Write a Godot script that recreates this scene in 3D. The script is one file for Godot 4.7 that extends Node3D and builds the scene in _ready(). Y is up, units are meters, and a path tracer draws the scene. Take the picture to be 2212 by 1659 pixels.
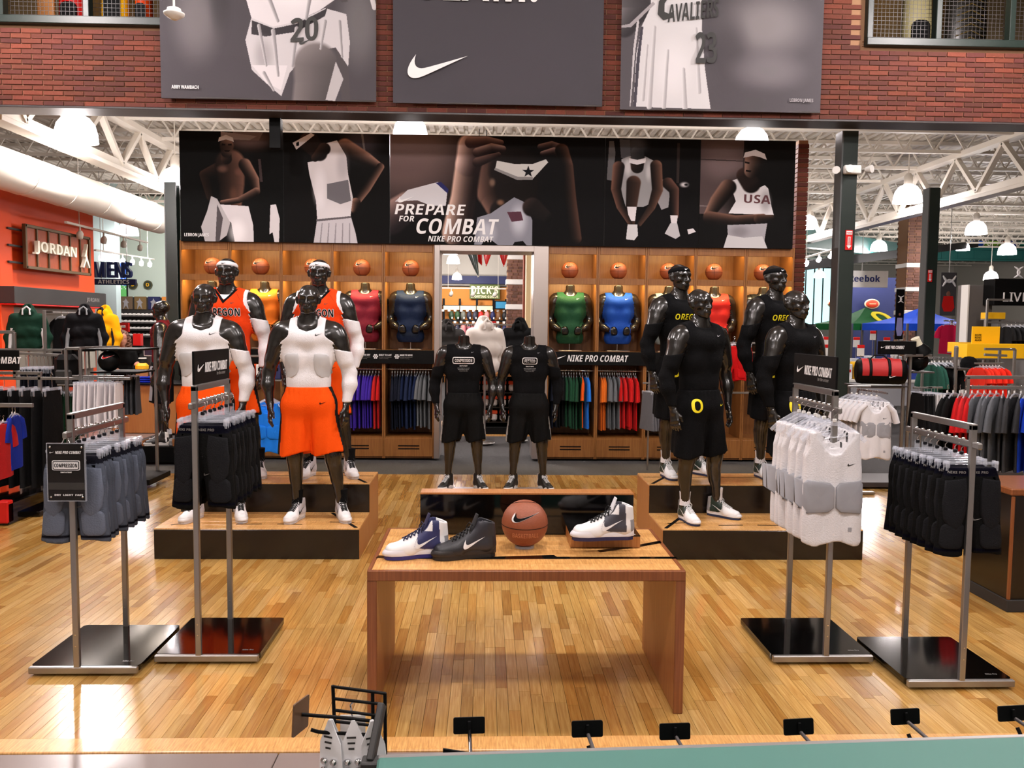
extends Node3D
# A sportswear shop: a basketball shop-in-shop under a brick gallery, seen from a raised counter.
var M := {}
var tex := {}
var used := {}
var rng := RandomNumberGenerator.new()


func _ready() -> void:
	rng.seed = 7
	view()
	materials()
	shell()
	lamps()
	lockers()
	table()
	platforms()
	figures()
	racks()
	backdrop_left()
	backdrop_middle()
	backdrop_right()
	foreground()


func view() -> void:
	var cam := Camera3D.new()
	cam.name = "camera"
	add_child(cam)
	cam.position = Vector3(0, 1.83, 0)
	cam.rotation = Vector3(deg_to_rad(-4.02), deg_to_rad(-1.8), deg_to_rad(0.56))
	cam.fov = rad_to_deg(2.0 * atan(829.5 / 1800.0))
	cam.near = 0.05
	cam.far = 200.0
	cam.current = true
	var e := Environment.new()
	e.background_mode = Environment.BG_COLOR
	e.background_color = Color(0.02, 0.02, 0.022)
	e.tonemap_mode = Environment.TONE_MAPPER_LINEAR
	e.tonemap_exposure = 0.9
	e.sdfgi_enabled = true
	e.ssao_enabled = true
	e.ssil_enabled = true
	var w := WorldEnvironment.new()
	w.name = "environment"
	w.environment = e
	add_child(w)
class MB:
	# collects triangles; every shape goes through xf
	var st := SurfaceTool.new()
	var xf := Transform3D()
	var col := Color.WHITE
	func _init() -> void:
		st.begin(Mesh.PRIMITIVE_TRIANGLES)
	func vert(p: Vector3, uv: Vector2) -> void:
		st.set_color(col)
		st.set_uv(uv)
		st.add_vertex(xf * p)
	func tri(a: Vector3, b: Vector3, c: Vector3, g := -1) -> void:   # clockwise from the front
		st.set_smooth_group(g)
		vert(a, Vector2(0, 0))
		vert(b, Vector2(1, 0))
		vert(c, Vector2(1, 1))
	func quad(a: Vector3, b: Vector3, c: Vector3, d: Vector3, g := -1, r := Rect2(0, 0, 1, 1)) -> void:
		st.set_smooth_group(g)
		var ua := r.position
		var uc := r.end
		vert(a, ua)
		vert(b, Vector2(uc.x, ua.y))
		vert(c, uc)
		vert(a, ua)
		vert(c, uc)
		vert(d, Vector2(ua.x, uc.y))
	func face(p: Array, out: Vector3) -> void:   # a flat polygon turned to look along out
		var n: Vector3 = (p[1] - p[0]).cross(p[2] - p[0])
		if n.dot(out) > 0.0:
			p.reverse()
		if p.size() == 4:
			quad(p[0], p[1], p[2], p[3])
		else:
			tri(p[0], p[1], p[2])
	func box(c: Vector3, s: Vector3, b := 0.0) -> MB:
		var h := s * 0.5
		b = minf(b, minf(h.x, minf(h.y, h.z)) * 0.9)
		var p := func(sg: Vector3, ax: int) -> Vector3:
			var q := h - Vector3.ONE * b
			q[ax] = h[ax]
			return c + q * sg
		for ax in 3:
			var a1 := (ax + 1) % 3
			var a2 := (ax + 2) % 3
			for s0 in [-1.0, 1.0]:
				var f := []
				for k in [[-1.0, -1.0], [1.0, -1.0], [1.0, 1.0], [-1.0, 1.0]]:
					var sg := Vector3.ZERO
					sg[ax] = s0
					sg[a1] = k[0]
					sg[a2] = k[1]
					f.append(p.call(sg, ax))
				var o := Vector3.ZERO
				o[ax] = s0
				face(f, o)
				if b > 0.0:
					for s1 in [-1.0, 1.0]:
						var g := Vector3.ZERO
						g[ax] = s0
						g[a1] = s1
						var ga := g
						ga[a2] = -1.0
						var gb := g
						gb[a2] = 1.0
						face([p.call(ga, ax), p.call(gb, ax), p.call(gb, a1), p.call(ga, a1)], g)
		if b > 0.0:
			for x in [-1.0, 1.0]:
				for y in [-1.0, 1.0]:
					for z in [-1.0, 1.0]:
						var sg := Vector3(x, y, z)
						face([p.call(sg, 0), p.call(sg, 1), p.call(sg, 2)], sg)
		return self
	func loft(rings: Array, cap0 := true, cap1 := true, closed := true, g := 1) -> MB:
		var n: int = rings[0].size()
		var m := n if closed else n - 1
		for i in rings.size() - 1:
			var r: PackedVector3Array = rings[i]
			var q: PackedVector3Array = rings[i + 1]
			for j in m:
				var k := (j + 1) % n
				st.set_smooth_group(g)
				var u0 := float(j) / m
				var u1 := float(j + 1) / m
				var v0 := float(i) / (rings.size() - 1)
				var v1 := float(i + 1) / (rings.size() - 1)
				vert(r[j], Vector2(u0, v0))
				vert(q[k], Vector2(u1, v1))
				vert(r[k], Vector2(u1, v0))
				vert(r[j], Vector2(u0, v0))
				vert(q[j], Vector2(u0, v1))
				vert(q[k], Vector2(u1, v1))
		for e in [[cap0, 0], [cap1, rings.size() - 1]]:
			if e[0]:
				var r: PackedVector3Array = rings[e[1]]
				var c := Vector3.ZERO
				for v in r:
					c += v / n
				for j in n:
					if e[1] == 0:
						tri(c, r[j], r[(j + 1) % n])
					else:
						tri(c, r[(j + 1) % n], r[j])
		return self
	func tube(pts: Array, rad, n := 8, hint := Vector3(0.13, 0.2, 1), caps := true) -> MB:
		var rings := []
		var u := hint
		for i in pts.size():
			var a: Vector3 = pts[maxi(i - 1, 0)]
			var b: Vector3 = pts[mini(i + 1, pts.size() - 1)]
			var t := (b - a).normalized()
			u = u - t * u.dot(t)
			if u.length() < 0.01:
				u = Vector3(1, 0.1, 0.2) - t * t.dot(Vector3(1, 0.1, 0.2))
			u = u.normalized()
			var v := t.cross(u)
			var r = rad[i] if rad is Array else rad
			var rv: Vector2 = r if r is Vector2 else Vector2(r, r)
			var ring := PackedVector3Array()
			for j in n:
				var w := TAU * j / n
				ring.append(pts[i] + u * cos(w) * rv.x + v * sin(w) * rv.y)
			rings.append(ring)
		return loft(rings, caps, caps)
	func bar(a: Vector3, b: Vector3, w: float, h: float, bev := 0.0, hint := Vector3(0, 1, 0)) -> MB:   # a square bar from a to b
		var t := (b - a).normalized()
		if absf(t.dot(hint)) > 0.95:
			hint = Vector3(0, 0, 1)
		var x := hint.cross(t).normalized()
		var keep := xf
		xf = xf * Transform3D(Basis(x, t.cross(x), t), (a + b) * 0.5)
		box(Vector3.ZERO, Vector3(w, h, a.distance_to(b)), bev)
		xf = keep
		return self
	func lathe(prof: Array, n := 16, cap0 := true, cap1 := true) -> MB:   # (radius, height) from low to high
		var rings := []
		for p in prof:
			var ring := PackedVector3Array()
			for j in n:
				var w := TAU * j / n
				ring.append(Vector3(p.x * sin(w), p.y, p.x * cos(w)))
			rings.append(ring)
		return loft(rings, cap0, cap1)
	func ball(c: Vector3, r: Vector3, n := 16) -> MB:
		var keep := xf
		xf = xf * Transform3D(Basis.from_scale(r), c)
		var pr := []
		for i in range(0, n / 2 + 1):
			var w := PI * i / (n / 2) - PI / 2
			pr.append(Vector2(maxf(cos(w), 0.002), sin(w)))
		lathe(pr, n)
		xf = keep
		return self
	func extr(poly: PackedVector2Array, d: float) -> MB:   # a flat outline given depth along z
		if Geometry2D.is_polygon_clockwise(poly):
			poly.reverse()
		var ix := Geometry2D.triangulate_polygon(poly)
		var z := d * 0.5
		var f := func(i: int, zz: float) -> Vector3: return Vector3(poly[i].x, poly[i].y, zz)
		for i in range(0, ix.size(), 3):
			face([f.call(ix[i], z), f.call(ix[i + 1], z), f.call(ix[i + 2], z)], Vector3.BACK)
			face([f.call(ix[i], -z), f.call(ix[i + 1], -z), f.call(ix[i + 2], -z)], Vector3.FORWARD)
		for i in poly.size():
			var j := (i + 1) % poly.size()
			quad(f.call(i, z), f.call(i, -z), f.call(j, -z), f.call(j, z))
		return self
	func mesh() -> ArrayMesh:
		st.generate_normals()
		st.index()
		return st.commit()


class Field:
	# bones with round ends joined by a smooth minimum, cut by an optional region
	var a := PackedVector3Array()
	var b := PackedVector3Array()
	var ra := PackedFloat32Array()
	var rb := PackedFloat32Array()
	var kz := PackedFloat32Array()
	var k := 0.03
	var cut = null
	var on := PackedInt32Array()
	func cap(p: Vector3, q: Vector3, r0: float, r1 := -1.0, z := 1.0) -> void:
		a.append(p)
		b.append(q)
		ra.append(r0)
		rb.append(r0 if r1 < 0.0 else r1)
		kz.append(z)
	func two(p: Vector3, q: Vector3, r0: float, r1 := -1.0, z := 1.0) -> void:   # and its mirror image
		cap(p, q, r0, r1, z)
		cap(Vector3(-p.x, p.y, p.z), Vector3(-q.x, q.y, q.z), r0, r1, z)
	func one(i: int, p: Vector3) -> float:
		var s := kz[i]
		var d := p - a[i]
		var e := b[i] - a[i]
		if s != 1.0:
			d.z *= s
			e.z *= s
		var t := clampf(d.dot(e) / maxf(e.length_squared(), 1e-9), 0.0, 1.0)
		return (d - e * t).length() - lerpf(ra[i], rb[i], t)
	func all() -> void:
		on.clear()
		for i in a.size():
			on.append(i)
	func focus(c: Vector3, r: float) -> float:
		var best := 1e9
		var ds := PackedFloat32Array()
		for i in a.size():
			var d := one(i, c)
			ds.append(d)
			best = minf(best, d)
		on.clear()
		for i in a.size():
			if ds[i] < best + 2.2 * r + k * 2.0:
				on.append(i)
		var v := val(c)
		return v
	func val(p: Vector3) -> float:
		var m := 1e3
		for i in on:
			var s := kz[i]
			var d := p - a[i]
			var e := b[i] - a[i]
			if s != 1.0:
				d.z *= s
				e.z *= s
			var t := clampf(d.dot(e) / maxf(e.length_squared(), 1e-9), 0.0, 1.0)
			var f := (d - e * t).length() - lerpf(ra[i], rb[i], t)
			var h := maxf(k - absf(m - f), 0.0) / k
			m = minf(m, f) - h * h * k * 0.25
		if cut != null:
			return cut.call(p, m)
		return m
	func front(x: float, y: float, z0 := 0.35, z1 := -0.1) -> float:   # where a ray along z meets the surface
		var s := signf(z1 - z0)
		var z := z0
		for i in 240:
			var d := val(Vector3(x, y, z))
			if d < 0.0004:
				break
			z += s * maxf(d * 0.3, 0.0006)
			if (z - z1) * s > 0.0:
				break
		return z


func nets(f: Field, lo: Vector3, hi: Vector3, c: float, mb_col = null) -> Array:
	# surface nets over blocks of four cells; only blocks near the surface are visited
	var n := Vector3i(((hi - lo) / (c * 4.0)).ceil()) * 4 + Vector3i.ONE * 4
	var sx := 1
	var sy := n.x
	var sz := n.x * n.y
	var F := PackedFloat32Array()
	F.resize(n.x * n.y * n.z)
	F.fill(1.0)
	var rad := c * 4.6
	var act := []
	for bz in n.z / 4:
		for by in n.y / 4:
			for bx in n.x / 4:
				var o := lo + Vector3(bx, by, bz) * (c * 4.0)
				var d := f.focus(o + Vector3.ONE * (c * 1.5), rad)
				var base := bx * 4 + by * 4 * sy + bz * 4 * sz
				if absf(d) > rad * 1.25:
					if d < 0.0:
						for z in 4:
							for y in 4:
								for x in 4:
									F[base + x + y * sy + z * sz] = -1.0
					continue
				act.append(Vector3i(bx, by, bz))
				for z in 4:
					for y in 4:
						for x in 4:
							F[base + x + y * sy + z * sz] = f.val(o + Vector3(x, y, z) * c)
	var vid := {}
	var V := PackedVector3Array()
	var co := PackedInt32Array([0, sx, sy, sx + sy, sz, sx + sz, sy + sz, sx + sy + sz])
	var ed := PackedInt32Array([0, 1, 2, 3, 4, 5, 6, 7, 0, 2, 1, 3, 4, 6, 5, 7, 0, 4, 1, 5, 2, 6, 3, 7])
	var cells := PackedInt32Array()
	for q in act:
		for z in range(q.z * 4, mini(q.z * 4 + 4, n.z - 1)):
			for y in range(q.y * 4, mini(q.y * 4 + 4, n.y - 1)):
				for x in range(q.x * 4, mini(q.x * 4 + 4, n.x - 1)):
					var i: int = x + y * sy + z * sz
					var s := F[i] < 0.0
					if (F[i + co[1]] < 0.0) == s and (F[i + co[2]] < 0.0) == s and (F[i + co[3]] < 0.0) == s and (F[i + co[4]] < 0.0) == s and (F[i + co[5]] < 0.0) == s and (F[i + co[6]] < 0.0) == s and (F[i + co[7]] < 0.0) == s:
						continue
					var p := Vector3.ZERO
					var m := 0
					for e in range(0, 24, 2):
						var g := F[i + co[ed[e]]]
						var h := F[i + co[ed[e + 1]]]
						if (g < 0.0) != (h < 0.0):
							var t := g / (g - h)
							var ka := ed[e]
							var kb := ed[e + 1]
							p += Vector3(ka & 1, (ka >> 1) & 1, ka >> 2).lerp(Vector3(kb & 1, (kb >> 1) & 1, kb >> 2), t)
							m += 1
					vid[i] = V.size()
					cells.append(i)
					V.append(lo + (Vector3(x, y, z) + p / m) * c)
	var I := PackedInt32Array()
	var ax := [[sx, sy, sz], [sy, sz, sx], [sz, sx, sy]]
	for i in cells:
		var s := F[i] < 0.0
		for t in ax:
			if (F[i + t[0]] < 0.0) != s:
				var b = vid.get(i - t[1])
				var d = vid.get(i - t[2])
				var e = vid.get(i - t[1] - t[2])
				if b == null or d == null or e == null:
					continue
				var a: int = vid[i]
				if s:
					I.append_array([a, e, b, a, d, e])
				else:
					I.append_array([a, b, e, a, e, d])
	var N := PackedVector3Array()
	N.resize(V.size())
	for i in range(0, I.size(), 3):
		var w := (V[I[i + 2]] - V[I[i]]).cross(V[I[i + 1]] - V[I[i]])
		N[I[i]] += w
		N[I[i + 1]] += w
		N[I[i + 2]] += w
	for i in N.size():
		N[i] = N[i].normalized()
	var C := PackedColorArray()
	if mb_col != null:
		for v in V:
			C.append(mb_col.call(v))
	return [V, N, I, C]


func net_mesh(parts: Array) -> ArrayMesh:   # joins results of nets (each with an optional transform) into one surface
	var V := PackedVector3Array()
	var N := PackedVector3Array()
	var I := PackedInt32Array()
	var C := PackedColorArray()
	for p in parts:
		var o := V.size()
		var x: Transform3D = p[4] if p.size() > 4 else Transform3D()
		var flip := x.basis.determinant() < 0.0
		for v in p[0]:
			V.append(x * v)
		for v in p[1]:
			N.append((x.basis * v).normalized())
		for i in range(0, p[2].size(), 3):
			I.append(p[2][i] + o)
			I.append(p[2][i + (2 if flip else 1)] + o)
			I.append(p[2][i + (1 if flip else 2)] + o)
		C.append_array(p[3])
	var ar := []
	ar.resize(Mesh.ARRAY_MAX)
	ar[Mesh.ARRAY_VERTEX] = V
	ar[Mesh.ARRAY_NORMAL] = N
	ar[Mesh.ARRAY_INDEX] = I
	if C.size() == V.size():
		ar[Mesh.ARRAY_COLOR] = C
	var m := ArrayMesh.new()
	m.add_surface_from_arrays(Mesh.PRIMITIVE_TRIANGLES, ar)
	return m


func lin(c: Color) -> Color:
	return c.srgb_to_linear()


func numbered(called: String) -> String:
	used[called] = used.get(called, -1) + 1
	return called if used[called] == 0 else "%s_%03d" % [called, used[called]]


func tag(o: Node3D, label: String, category: String, group := "", kind := "") -> Node3D:
	if label:
		o.set_meta("label", label)
	if category:
		o.set_meta("category", category)
	if group:
		o.set_meta("group", group)
	if kind:
		o.set_meta("kind", kind)
	return o


func thing(called: String, label: String, category: String, at := Vector3.ZERO, turn := 0.0, group := "") -> Node3D:
	var o := Node3D.new()
	o.name = numbered(called)
	add_child(o)
	o.position = at
	o.rotation.y = turn
	return tag(o, label, category, group)


func part(called: String, mesh: Mesh, m: Material, parent: Node, xf := Transform3D()) -> MeshInstance3D:
	var o := MeshInstance3D.new()
	o.mesh = mesh
	o.material_override = m
	o.transform = xf
	if parent == self:
		o.name = numbered(called)
		add_child(o)
	else:
		o.name = called
		parent.add_child(o, true)
	return o


func obj(called: String, mb: MB, m: Material, parent: Node = self) -> MeshInstance3D:
	return part(called, mb.mesh(), m, parent)


func struct(called: String, mb: MB, m: Material, label := "") -> MeshInstance3D:
	var o := obj(called, mb, m, self)
	o.set_meta("kind", "structure")
	if label:
		o.set_meta("label", label)
	return o


func dup(o: Node3D, label: String, at: Vector3, turn := 0.0, group := "") -> Node3D:
	var c: Node3D = o.duplicate()
	c.name = numbered(str(o.name).get_slice("_0", 0))
	add_child(c)
	c.position = at
	c.rotation.y = turn
	c.set_meta("label", label)
	if group:
		c.set_meta("group", group)
	return c


func nth(i: int) -> String:
	return ["first", "second", "third", "fourth", "fifth", "sixth", "seventh", "eighth", "ninth", "tenth", "eleventh", "twelfth", "thirteenth", "fourteenth", "fifteenth", "sixteenth", "seventeenth", "eighteenth", "nineteenth", "twentieth"][i]


func T(p: Vector3, ry := 0.0, rx := 0.0, rz := 0.0, s := Vector3.ONE) -> Transform3D:
	return Transform3D(Basis.from_euler(Vector3(rx, ry, rz)) * Basis.from_scale(s), p)


func rrect(w: float, h: float, r: float, n := 4) -> PackedVector2Array:
	var p := PackedVector2Array()
	for c in [[1, 1, 0.0], [-1, 1, 0.5], [-1, -1, 1.0], [1, -1, 1.5]]:
		for i in n + 1:
			var t: float = (c[2] + 0.5 * i / n) * PI
			p.append(Vector2(c[0] * (w / 2 - r) + r * cos(t), c[1] * (h / 2 - r) + r * sin(t)))
	return p


func swoosh_poly(w: float) -> PackedVector2Array:
	# tick shape: a fat hook on the left, a long thin tail to the upper right
	var p := PackedVector2Array()
	var bez := func(a: Vector2, b: Vector2, c: Vector2, d: Vector2, n: int) -> void:
		for i in n:
			p.append(a.bezier_interpolate(b, c, d, float(i) / n) * w)
	bez.call(Vector2(-0.36, 0.19), Vector2(-0.62, -0.13), Vector2(-0.48, -0.26), Vector2(-0.26, -0.17), 12)
	bez.call(Vector2(-0.26, -0.17), Vector2(-0.2, -0.15), Vector2(0.0, -0.05), Vector2(0.5, 0.18), 6)
	bez.call(Vector2(0.5, 0.18), Vector2(0.1, 0.06), Vector2(-0.1, 0.0), Vector2(-0.22, -0.03), 6)
	bez.call(Vector2(-0.22, -0.03), Vector2(-0.36, -0.06), Vector2(-0.42, 0.02), Vector2(-0.36, 0.19), 8)
	return p


var fonts := {}
func text(mb: MB, s: String, h: float, xf: Transform3D, width := 0.0, slant := 0.0, depth := 0.003, font := "Droid Sans", bold := true, warp = null) -> void:
	# lettering of cap height h, centred on xf, squeezed to width if one is given
	if not fonts.has(font + str(bold)):
		var f := SystemFont.new()
		f.font_names = PackedStringArray([font])
		f.font_weight = 700 if bold else 400
		fonts[font + str(bold)] = f
	var t := TextMesh.new()
	t.font = fonts[font + str(bold)]
	t.text = s
	t.font_size = 40
	t.curve_step = 2.0
	t.pixel_size = h / 28.5
	t.depth = depth
	var ar := t.get_mesh_arrays()
	var V: PackedVector3Array = ar[Mesh.ARRAY_VERTEX]
	var lo := V[0]
	var hi := V[0]
	for v in V:
		lo = lo.min(v)
		hi = hi.max(v)
	var k := width / (hi.x - lo.x) if width > 0.0 else 1.0
	var mid := (lo + hi) * 0.5
	var f := func(v: Vector3) -> Vector3:
		var q := v - mid
		q.x = q.x * k + slant * q.y
		q = xf * q
		return warp.call(q) if warp != null else q
	var ix: PackedInt32Array = ar[Mesh.ARRAY_INDEX] if ar[Mesh.ARRAY_INDEX] else PackedInt32Array(range(V.size()))
	for i in range(0, ix.size(), 3):
		mb.tri(f.call(V[ix[i]]), f.call(V[ix[i + 1]]), f.call(V[ix[i + 2]]))


func letters(called: String, s: String, h: float, xf: Transform3D, m: Material, parent: Node, width := 0.0, slant := 0.0, depth := 0.003, bold := true) -> MeshInstance3D:
	var mb := MB.new()
	text(mb, s, h, xf, width, slant, depth, "Droid Sans", bold)
	return obj(called, mb, m, parent)


func tick(w: float, xf: Transform3D, m: Material, parent: Node, d := 0.003) -> MeshInstance3D:
	var mb := MB.new()
	mb.xf = xf
	mb.extr(swoosh_poly(w), d)
	return obj("tick_mark", mb, m, parent)


func mat(c: Color, rough := 0.6, metal := 0.0) -> StandardMaterial3D:
	var m := StandardMaterial3D.new()
	m.albedo_color = c
	m.roughness = rough
	m.metallic = metal
	m.cull_mode = BaseMaterial3D.CULL_DISABLED
	return m


func glow(c: Color, e: float) -> StandardMaterial3D:
	var m := mat(c, 0.5)
	m.emission_enabled = true
	m.emission = c
	m.emission_energy_multiplier = e
	return m


func cloth(c: Color, rough := 0.85) -> StandardMaterial3D:
	var key := "cloth" + c.to_html() + str(rough)
	if not M.has(key):
		var m := mat(c, rough)
		m.normal_enabled = true
		m.normal_texture = tex.weave
		m.normal_scale = 0.35
		m.uv1_triplanar = true
		m.uv1_scale = Vector3.ONE * 6.0
		m.metallic_specular = 0.25
		if c.get_luminance() > 0.2:
			m.rim_enabled = true
			m.rim = 0.2
		M[key] = m
	return M[key]


func noise_tex(freq: float, seed_: int, as_normal: bool, size := 256, type := FastNoiseLite.TYPE_SIMPLEX_SMOOTH) -> NoiseTexture2D:
	var f := FastNoiseLite.new()
	f.seed = seed_
	f.frequency = freq
	f.noise_type = type
	var t := NoiseTexture2D.new()
	t.width = size
	t.height = size
	t.seamless = true
	t.as_normal_map = as_normal
	t.bump_strength = 4.0
	t.noise = f
	return t


func grain_tex(sx: float, sy: float, seed_: int, dark: float, size := 256) -> ImageTexture:   # wood grain running along v
	var f := FastNoiseLite.new()
	f.seed = seed_
	f.frequency = 1.0
	f.fractal_octaves = 4
	var im := Image.create(size, size, false, Image.FORMAT_RGB8)
	for y in size:
		for x in size:
			var u := float(x) / size
			var v := float(y) / size
			var a := f.get_noise_2d(u * sx, v * sy)
			var b := f.get_noise_2d((u - 1.0) * sx, v * sy)
			var c := f.get_noise_2d(u * sx, (v - 1.0) * sy)
			var w := lerpf(lerpf(a, b, u), c, v * v)
			var k := clampf(1.0 - dark * (0.5 + w * 0.9), 0.0, 1.0)
			im.set_pixel(x, y, Color(k, k * (0.5 + 0.5 * k), k * k))
	return ImageTexture.create_from_image(im)


func wood(c: Color, t: Texture2D, scale: Vector3, rough := 0.35, coat := 0.0) -> StandardMaterial3D:
	var m := mat(c, rough)
	m.albedo_texture = t
	m.uv1_triplanar = true
	m.uv1_scale = scale
	if coat > 0.0:
		m.clearcoat_enabled = true
		m.clearcoat = coat
		m.clearcoat_roughness = 0.08
	return m


func materials() -> void:
	tex.weave = noise_tex(0.12, 3, true, 128)
	tex.spot = noise_tex(0.02, 5, false, 256)
	tex.grain = grain_tex(26.0, 3.0, 11, 0.16)
	tex.fine = grain_tex(60.0, 2.0, 12, 0.2)
	M.plank = wood(Color(1, 1, 1), tex.grain, Vector3(3, 1, 1.0), 0.2, 0.35)
	M.plank.vertex_color_use_as_albedo = true
	M.maple = wood(Color(0.93, 0.74, 0.47), tex.fine, Vector3(1.5, 1, 4), 0.3, 0.2)
	M.cherry = wood(Color(0.56, 0.34, 0.19), tex.fine, Vector3(1.5, 1, 3), 0.35, 0.2)
	M.oak = wood(Color(0.72, 0.5, 0.28), tex.fine, Vector3(5, 1, 2), 0.4)
	M.locker = wood(Color(0.58, 0.39, 0.19), tex.fine, Vector3(1, 1, 3), 0.4)
	M.black_gloss = mat(Color(0.018, 0.016, 0.016), 0.08)
	M.brown_black = mat(Color(0.09, 0.062, 0.045), 0.22)
	M.black = mat(Color(0.022, 0.022, 0.024), 0.55)
	M.black.metallic_specular = 0.25
	M.charcoal = mat(Color(0.16, 0.155, 0.15), 0.6)
	M.steel = mat(Color(0.62, 0.61, 0.6), 0.32, 0.85)
	M.chrome = mat(Color(0.85, 0.85, 0.86), 0.12, 1.0)
	M.brushed = mat(Color(0.72, 0.68, 0.66), 0.35, 0.9)
	M.silver = mat(Color(0.52, 0.51, 0.5), 0.4, 0.5)
	M.white = mat(Color(0.86, 0.85, 0.83), 0.5)
	M.white_print = mat(Color(0.88, 0.87, 0.87), 0.6)
	M.roof = mat(Color(0.86, 0.83, 0.78), 0.6)
	M.green_steel = mat(Color(0.075, 0.125, 0.105), 0.45)
	M.lamp_glow = glow(Color(1.0, 0.96, 0.97), 6.0)
	M.strip_glow = glow(Color(1.0, 0.86, 0.6), 4.0)
	M.maple_a = wood(Color(0.9, 0.7, 0.43), tex.fine, Vector3(1.5, 1, 4), 0.3, 0.2)
	M.white_cloth = cloth(Color(0.86, 0.85, 0.86))
	M.black_cloth = cloth(Color(0.03, 0.03, 0.036), 0.95)
	M.yellow_print = mat(Color(0.93, 0.86, 0.1), 0.6)
	M.pad_grey = mat(Color(0.58, 0.58, 0.6), 0.8)
	M.pad_pale = mat(Color(0.72, 0.715, 0.72), 0.8)
	M.rust = wood(Color(0.66, 0.3, 0.13), tex.grain, Vector3(2, 2, 2), 0.5)
	M.teal = mat(Color(0.1, 0.36, 0.34), 0.5)
	M.grey_steel = mat(Color(0.24, 0.22, 0.22), 0.5)
	M.carpet = mat(Color(0.27, 0.265, 0.265), 0.95)
	M.carpet.normal_enabled = true
	M.carpet.normal_texture = tex.weave
	M.carpet.uv1_triplanar = true
	M.carpet.uv1_scale = Vector3.ONE * 5
	M.tile = mat(Color(0.52, 0.47, 0.45), 0.25)
	M.brick = mat(Color(1, 1, 1), 0.85)
	M.brick.vertex_color_use_as_albedo = true
	M.brick.albedo_texture = tex.grain
	M.brick.uv1_triplanar = true
	M.brick.uv1_scale = Vector3(3, 9, 3)
	M.mortar = mat(Color(0.56, 0.42, 0.31), 0.95)
	M.clear = mat(Color(0.93, 0.95, 1.0, 0.22), 0.08)
	M.clear.transparency = BaseMaterial3D.TRANSPARENCY_ALPHA
	M.glass = mat(Color(0.9, 0.95, 0.95, 0.06), 0.05)
	M.glass.transparency = BaseMaterial3D.TRANSPARENCY_ALPHA
	M.orange_wall = mat(Color(0.88, 0.29, 0.06), 0.6)
	M.mint = mat(Color(0.76, 0.83, 0.78), 0.7)
	M.cream = mat(Color(0.85, 0.76, 0.58), 0.7)
	M.gold = mat(Color(0.8, 0.5, 0.17), 0.7)
	M.navy = mat(Color(0.07, 0.11, 0.3), 0.6)
	M.yellow = mat(Color(0.95, 0.72, 0.03), 0.5)
	M.red = mat(Color(0.8, 0.06, 0.05), 0.45)
	M.back_wall = mat(Color(0.74, 0.72, 0.68), 0.8)
	M.dark_room = mat(Color(0.2, 0.19, 0.18), 0.8)
	M.mannequin = mat(Color(0.1, 0.088, 0.08), 0.25)
	M.mannequin.clearcoat_enabled = true
	M.mannequin.clearcoat = 0.35
	M.mannequin.clearcoat_roughness = 0.16


func bell_lamp(label: String, p: Vector3, energy: float, r := 0.29, roof_y := 5.88) -> void:
	var t := thing("bell_lamp", label, "ceiling lamp", p, 0, "white bell lamps under the ceiling")
	var mb := MB.new()
	mb.lathe([Vector2(r, 0.0), Vector2(r * 0.97, r * 0.4), Vector2(r * 0.86, r * 0.82), Vector2(r * 0.62, r * 1.14), Vector2(r * 0.3, r * 1.3), Vector2(r * 0.28, r * 1.32)], 24, false, true)
	obj("bell_shade", mb, M.lamp_glow, t)
	mb = MB.new()
	mb.lathe([Vector2(r * 0.3, r * 1.3), Vector2(r * 0.3, r * 1.9), Vector2(r * 0.16, r * 2.1)], 12)
	obj("ballast_housing", mb, M.roof, t)
	mb = MB.new()
	mb.tube([Vector3(0, r * 2.1, 0), Vector3(0, roof_y - p.y, 0)], 0.012, 6)
	obj("hanging_rod", mb, M.roof, t)
	mb = MB.new()
	mb.lathe([Vector2(0.06, 0.02), Vector2(0.1, 0.09), Vector2(0.06, 0.2)], 10)
	obj("bulb", mb, M.lamp_glow, t)
	var l := OmniLight3D.new()
	l.name = "bell_light"
	t.add_child(l, true)
	l.position = Vector3(0, -0.07, 0)
	l.light_color = Color(1.0, 0.965, 0.955)
	l.light_energy = energy
	l.light_size = 0.22
	l.omni_range = 60.0
	l.omni_attenuation = 2.0
	l.shadow_enabled = true


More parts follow.
